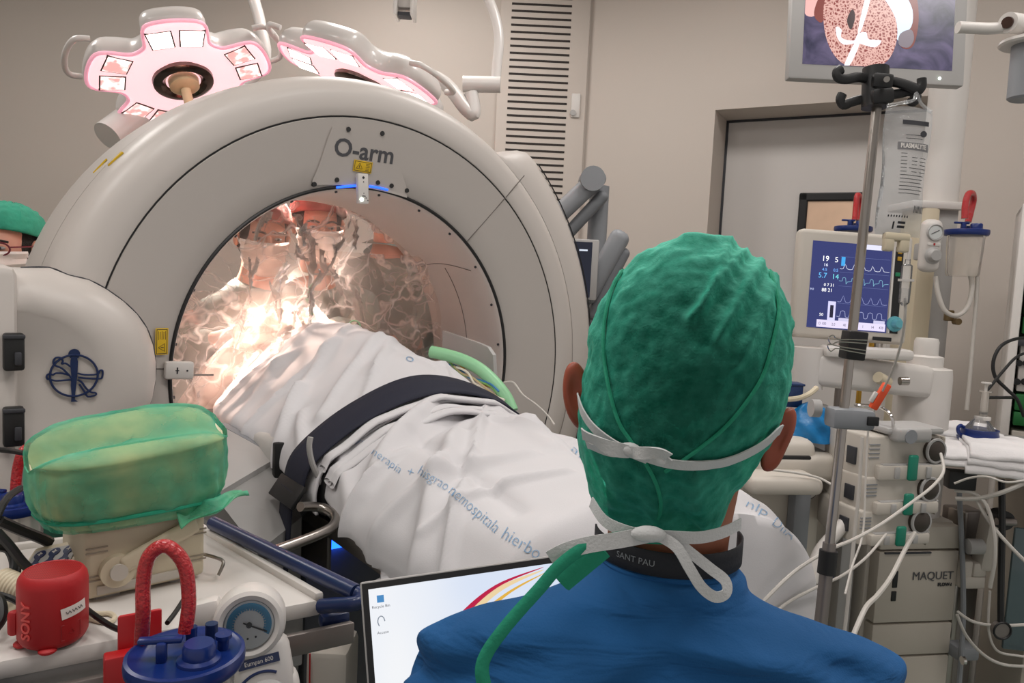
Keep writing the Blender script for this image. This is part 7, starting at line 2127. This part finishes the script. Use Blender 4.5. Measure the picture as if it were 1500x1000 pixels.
for x_, y_ in ((1492, 531), (1489, 558), (1503, 531), (1500, 558)):
    c = tq(x_, y_); MB().cyl((c.x, -.03, c.z), (c.x, -.018, c.z), .011, n=18).cyl((c.x, -.034, c.z), (c.x, -.02, c.z), .006, n=14).build('jack', M_['black'], t)
a = tq(1490, 500); MB().box((a.x + .01, -.03, a.z), (.05, .03, .025), .003).build('dark_plug', M_['dark'], t)
def rc(label, pts, r, mt=None, nm='cable', k=6): cable(label, pts, r, mt, nm, k=k, grp='white cables around the anaesthesia machine' if mt else 'black cables at the right edge')
rc('black cable looping out of the white tower at the right edge', [(1512, 494, 2.45), (1485, 497, 2.42), (1465, 508, 2.40), (1455, 530, 2.40), (1458, 552, 2.40), (1475, 570, 2.40), (1490, 585, 2.41), (1500, 610, 2.42)], .0055)
rc('black cable running from the tower down towards the syringe', [(1512, 515, 2.42), (1490, 522, 2.40), (1468, 545, 2.38), (1446, 572, 2.34)], .0045)
rc('short black lead with a plug pointing at the tower beside the syringe', [(1444, 582, 2.36), (1460, 582, 2.38), (1474, 582, 2.42), (1484, 582, 2.46)], .005)
rc('thick black cable hanging straight down at the right edge', [(1467, 702, 2.0), (1468, 760, 2.0), (1467, 820, 2.0), (1466, 880, 2.0), (1466, 912, 2.0)], .0085)
dsk = P(1466, 922, 2.0); ht = bpy.data.objects[[o.name for o in bpy.data.objects if o.get('label', '').startswith('thick black cable hanging')][0]]
MB(tr(dsk - ht.location)).cyl((0, -.006, 0), (0, .01, 0), .023, n=28).build('end_disc', M_['steel2'], ht)
MB(tr(dsk - ht.location)).tube([(.023 * cos(a_), -.007, .023 * sin(a_)) for a_ in [i * pi / 10 for i in range(20)]], .003, 6, 1, closed=True).build('disc_rim', M_['black'], ht)
kn0 = P(1473, 763, 2.02)
t = thing('black_knob', 'black clamp knob on the glass panel at the right edge', 'knob', (kn0.x, kn0.y, 0))
MB(tr(0, 0, kn0.z)).cyl((0, 0, 0), (0, .04, 0), .026, n=24).build('knob', M_['black'], t)
MB(tr(0, 0, kn0.z)).cyl((-.03, -.008, 0), (.02, -.008, 0), .010, n=16).build('stem', M_['steel2'], t)
wc = M_['cable']
rc('white cable drooping from the top pump across to the man', [(1378, 664, 1.76), (1382, 690, 1.72), (1366, 712, 1.68), (1335, 736, 1.62), (1290, 768, 1.55), (1250, 790, 1.48), (1215, 805, 1.42), (1160, 840, 1.35), (1100, 900, 1.3)], .0035, wc)
rc('white cable from the middle pump to the lower left', [(1340, 780, 1.75), (1325, 806, 1.70), (1305, 845, 1.62), (1285, 872, 1.52), (1268, 890, 1.45), (1250, 930, 1.4)], .005, wc)
rc('thin white cable from the lowest pump sagging to the left', [(1298, 782, 1.74), (1270, 815, 1.66), (1235, 842, 1.55), (1200, 858, 1.45), (1150, 885, 1.38), (1100, 930, 1.3)], .003, wc)
rc('white cable arching from the pump rack to the right edge', [(1398, 708, 2.0), (1420, 700, 1.98), (1445, 698, 1.95), (1475, 706, 1.92), (1510, 702, 1.9)], .003, wc)
rc('thick white cable crossing to the right edge below the towels', [(1400, 730, 2.05), (1430, 730, 2.02), (1465, 722, 1.98), (1510, 703, 1.95)], .006, wc)
rc('white cable arching over and hanging beside the hinged arm', [(1398, 718, 2.05), (1425, 722, 2.03), (1445, 740, 2.0), (1456, 780, 1.98), (1457, 820, 1.98), (1450, 860, 2.0)], .0055, wc)
rc('white cable sloping down to the right edge over the glass panel', [(1428, 728, 2.03), (1450, 765, 2.0), (1480, 800, 1.96), (1510, 830, 1.94)], .005, wc)
rc('white cable hanging in a long curve near the floor at lower right', [(1402, 900, 2.1), (1415, 930, 2.1), (1440, 958, 2.1), (1470, 973, 2.1), (1512, 976, 2.1)], .0045, wc)
rc('pale cable crossing low past the grey column to the right edge', [(1402, 895, 2.08), (1425, 910, 2.06), (1460, 916, 2.04), (1512, 914, 2.04)], .0045, wc)
rc('pale cable curving down beside the black hanging cable', [(1450, 865, 2.05), (1448, 920, 2.05), (1460, 952, 2.05), (1490, 960, 2.05), (1512, 962, 2.05)], .0035, wc)
rc('pale cable dropping straight in front of the machine left side', [(1263, 640, 1.60), (1258, 720, 1.60), (1252, 780, 1.60), (1247, 830, 1.60), (1240, 900, 1.60), (1235, 940, 1.6)], .004, wc)
rc('thin cable lying along the console to the pole', [(1130, 688, 1.80), (1170, 693, 1.80), (1200, 700, 1.80), (1222, 712, 1.78)], .003, wc)
rc('thin cable hanging from the ring edge to the sheet', [(738, 560, 2.0), (752, 560, 1.98), (766, 578, 1.95), (785, 592, 1.92), (802, 608, 1.88), (812, 622, 1.85)], .0025, wc)

# ---- lamp arm at the top right corner
pa0 = P(1488, 45, 1.9)
t = thing('pendant_arm', 'white jointed ceiling arm with a grey hanging cylinder at the top right corner', 'ceiling arm', (pa0.x, pa0.y, 0))
TP = lambda x, y, d=1.9: P(x, y, d) - t.location
MB().tube([TP(1403, 40), TP(1425, 41), (TP(1450, 42)), TP(1478, 40)], .0145, 16, 4).build('rod', M_['white'], t)
MB().cyl(TP(1476, 33, 1.88), TP(1530, 40, 1.95), .025, n=24).build('joint', M_['white'], t)
MB().cyl(TP(1475, 33, 1.875), TP(1478, 33, 1.88), .014, n=18).build('bolt', M_['chromedark'], t)
q = TP(1512, 62)
MB(tr(q.x, q.y, q.z)).lathe([(0, .03), (.025, .03), (.03, .012), (.072, .004), (.075, -.004), (.070, -.008), (0, -.008)], 36).build('flange', M_['white'], t)
MB(tr(q.x, q.y, q.z)).lathe([(.045, -.008), (.044, -.14), (.038, -.145), (0, -.145)], 30).build('cylinder', M_['grey'], t)
MB().cyl(TP(1525, 38, 1.94), V((TP(1525, 38, 1.94).x, TP(1525, 38, 1.94).y, CZ)), .03, n=20).build('ceiling_tube', M_['white'], t)
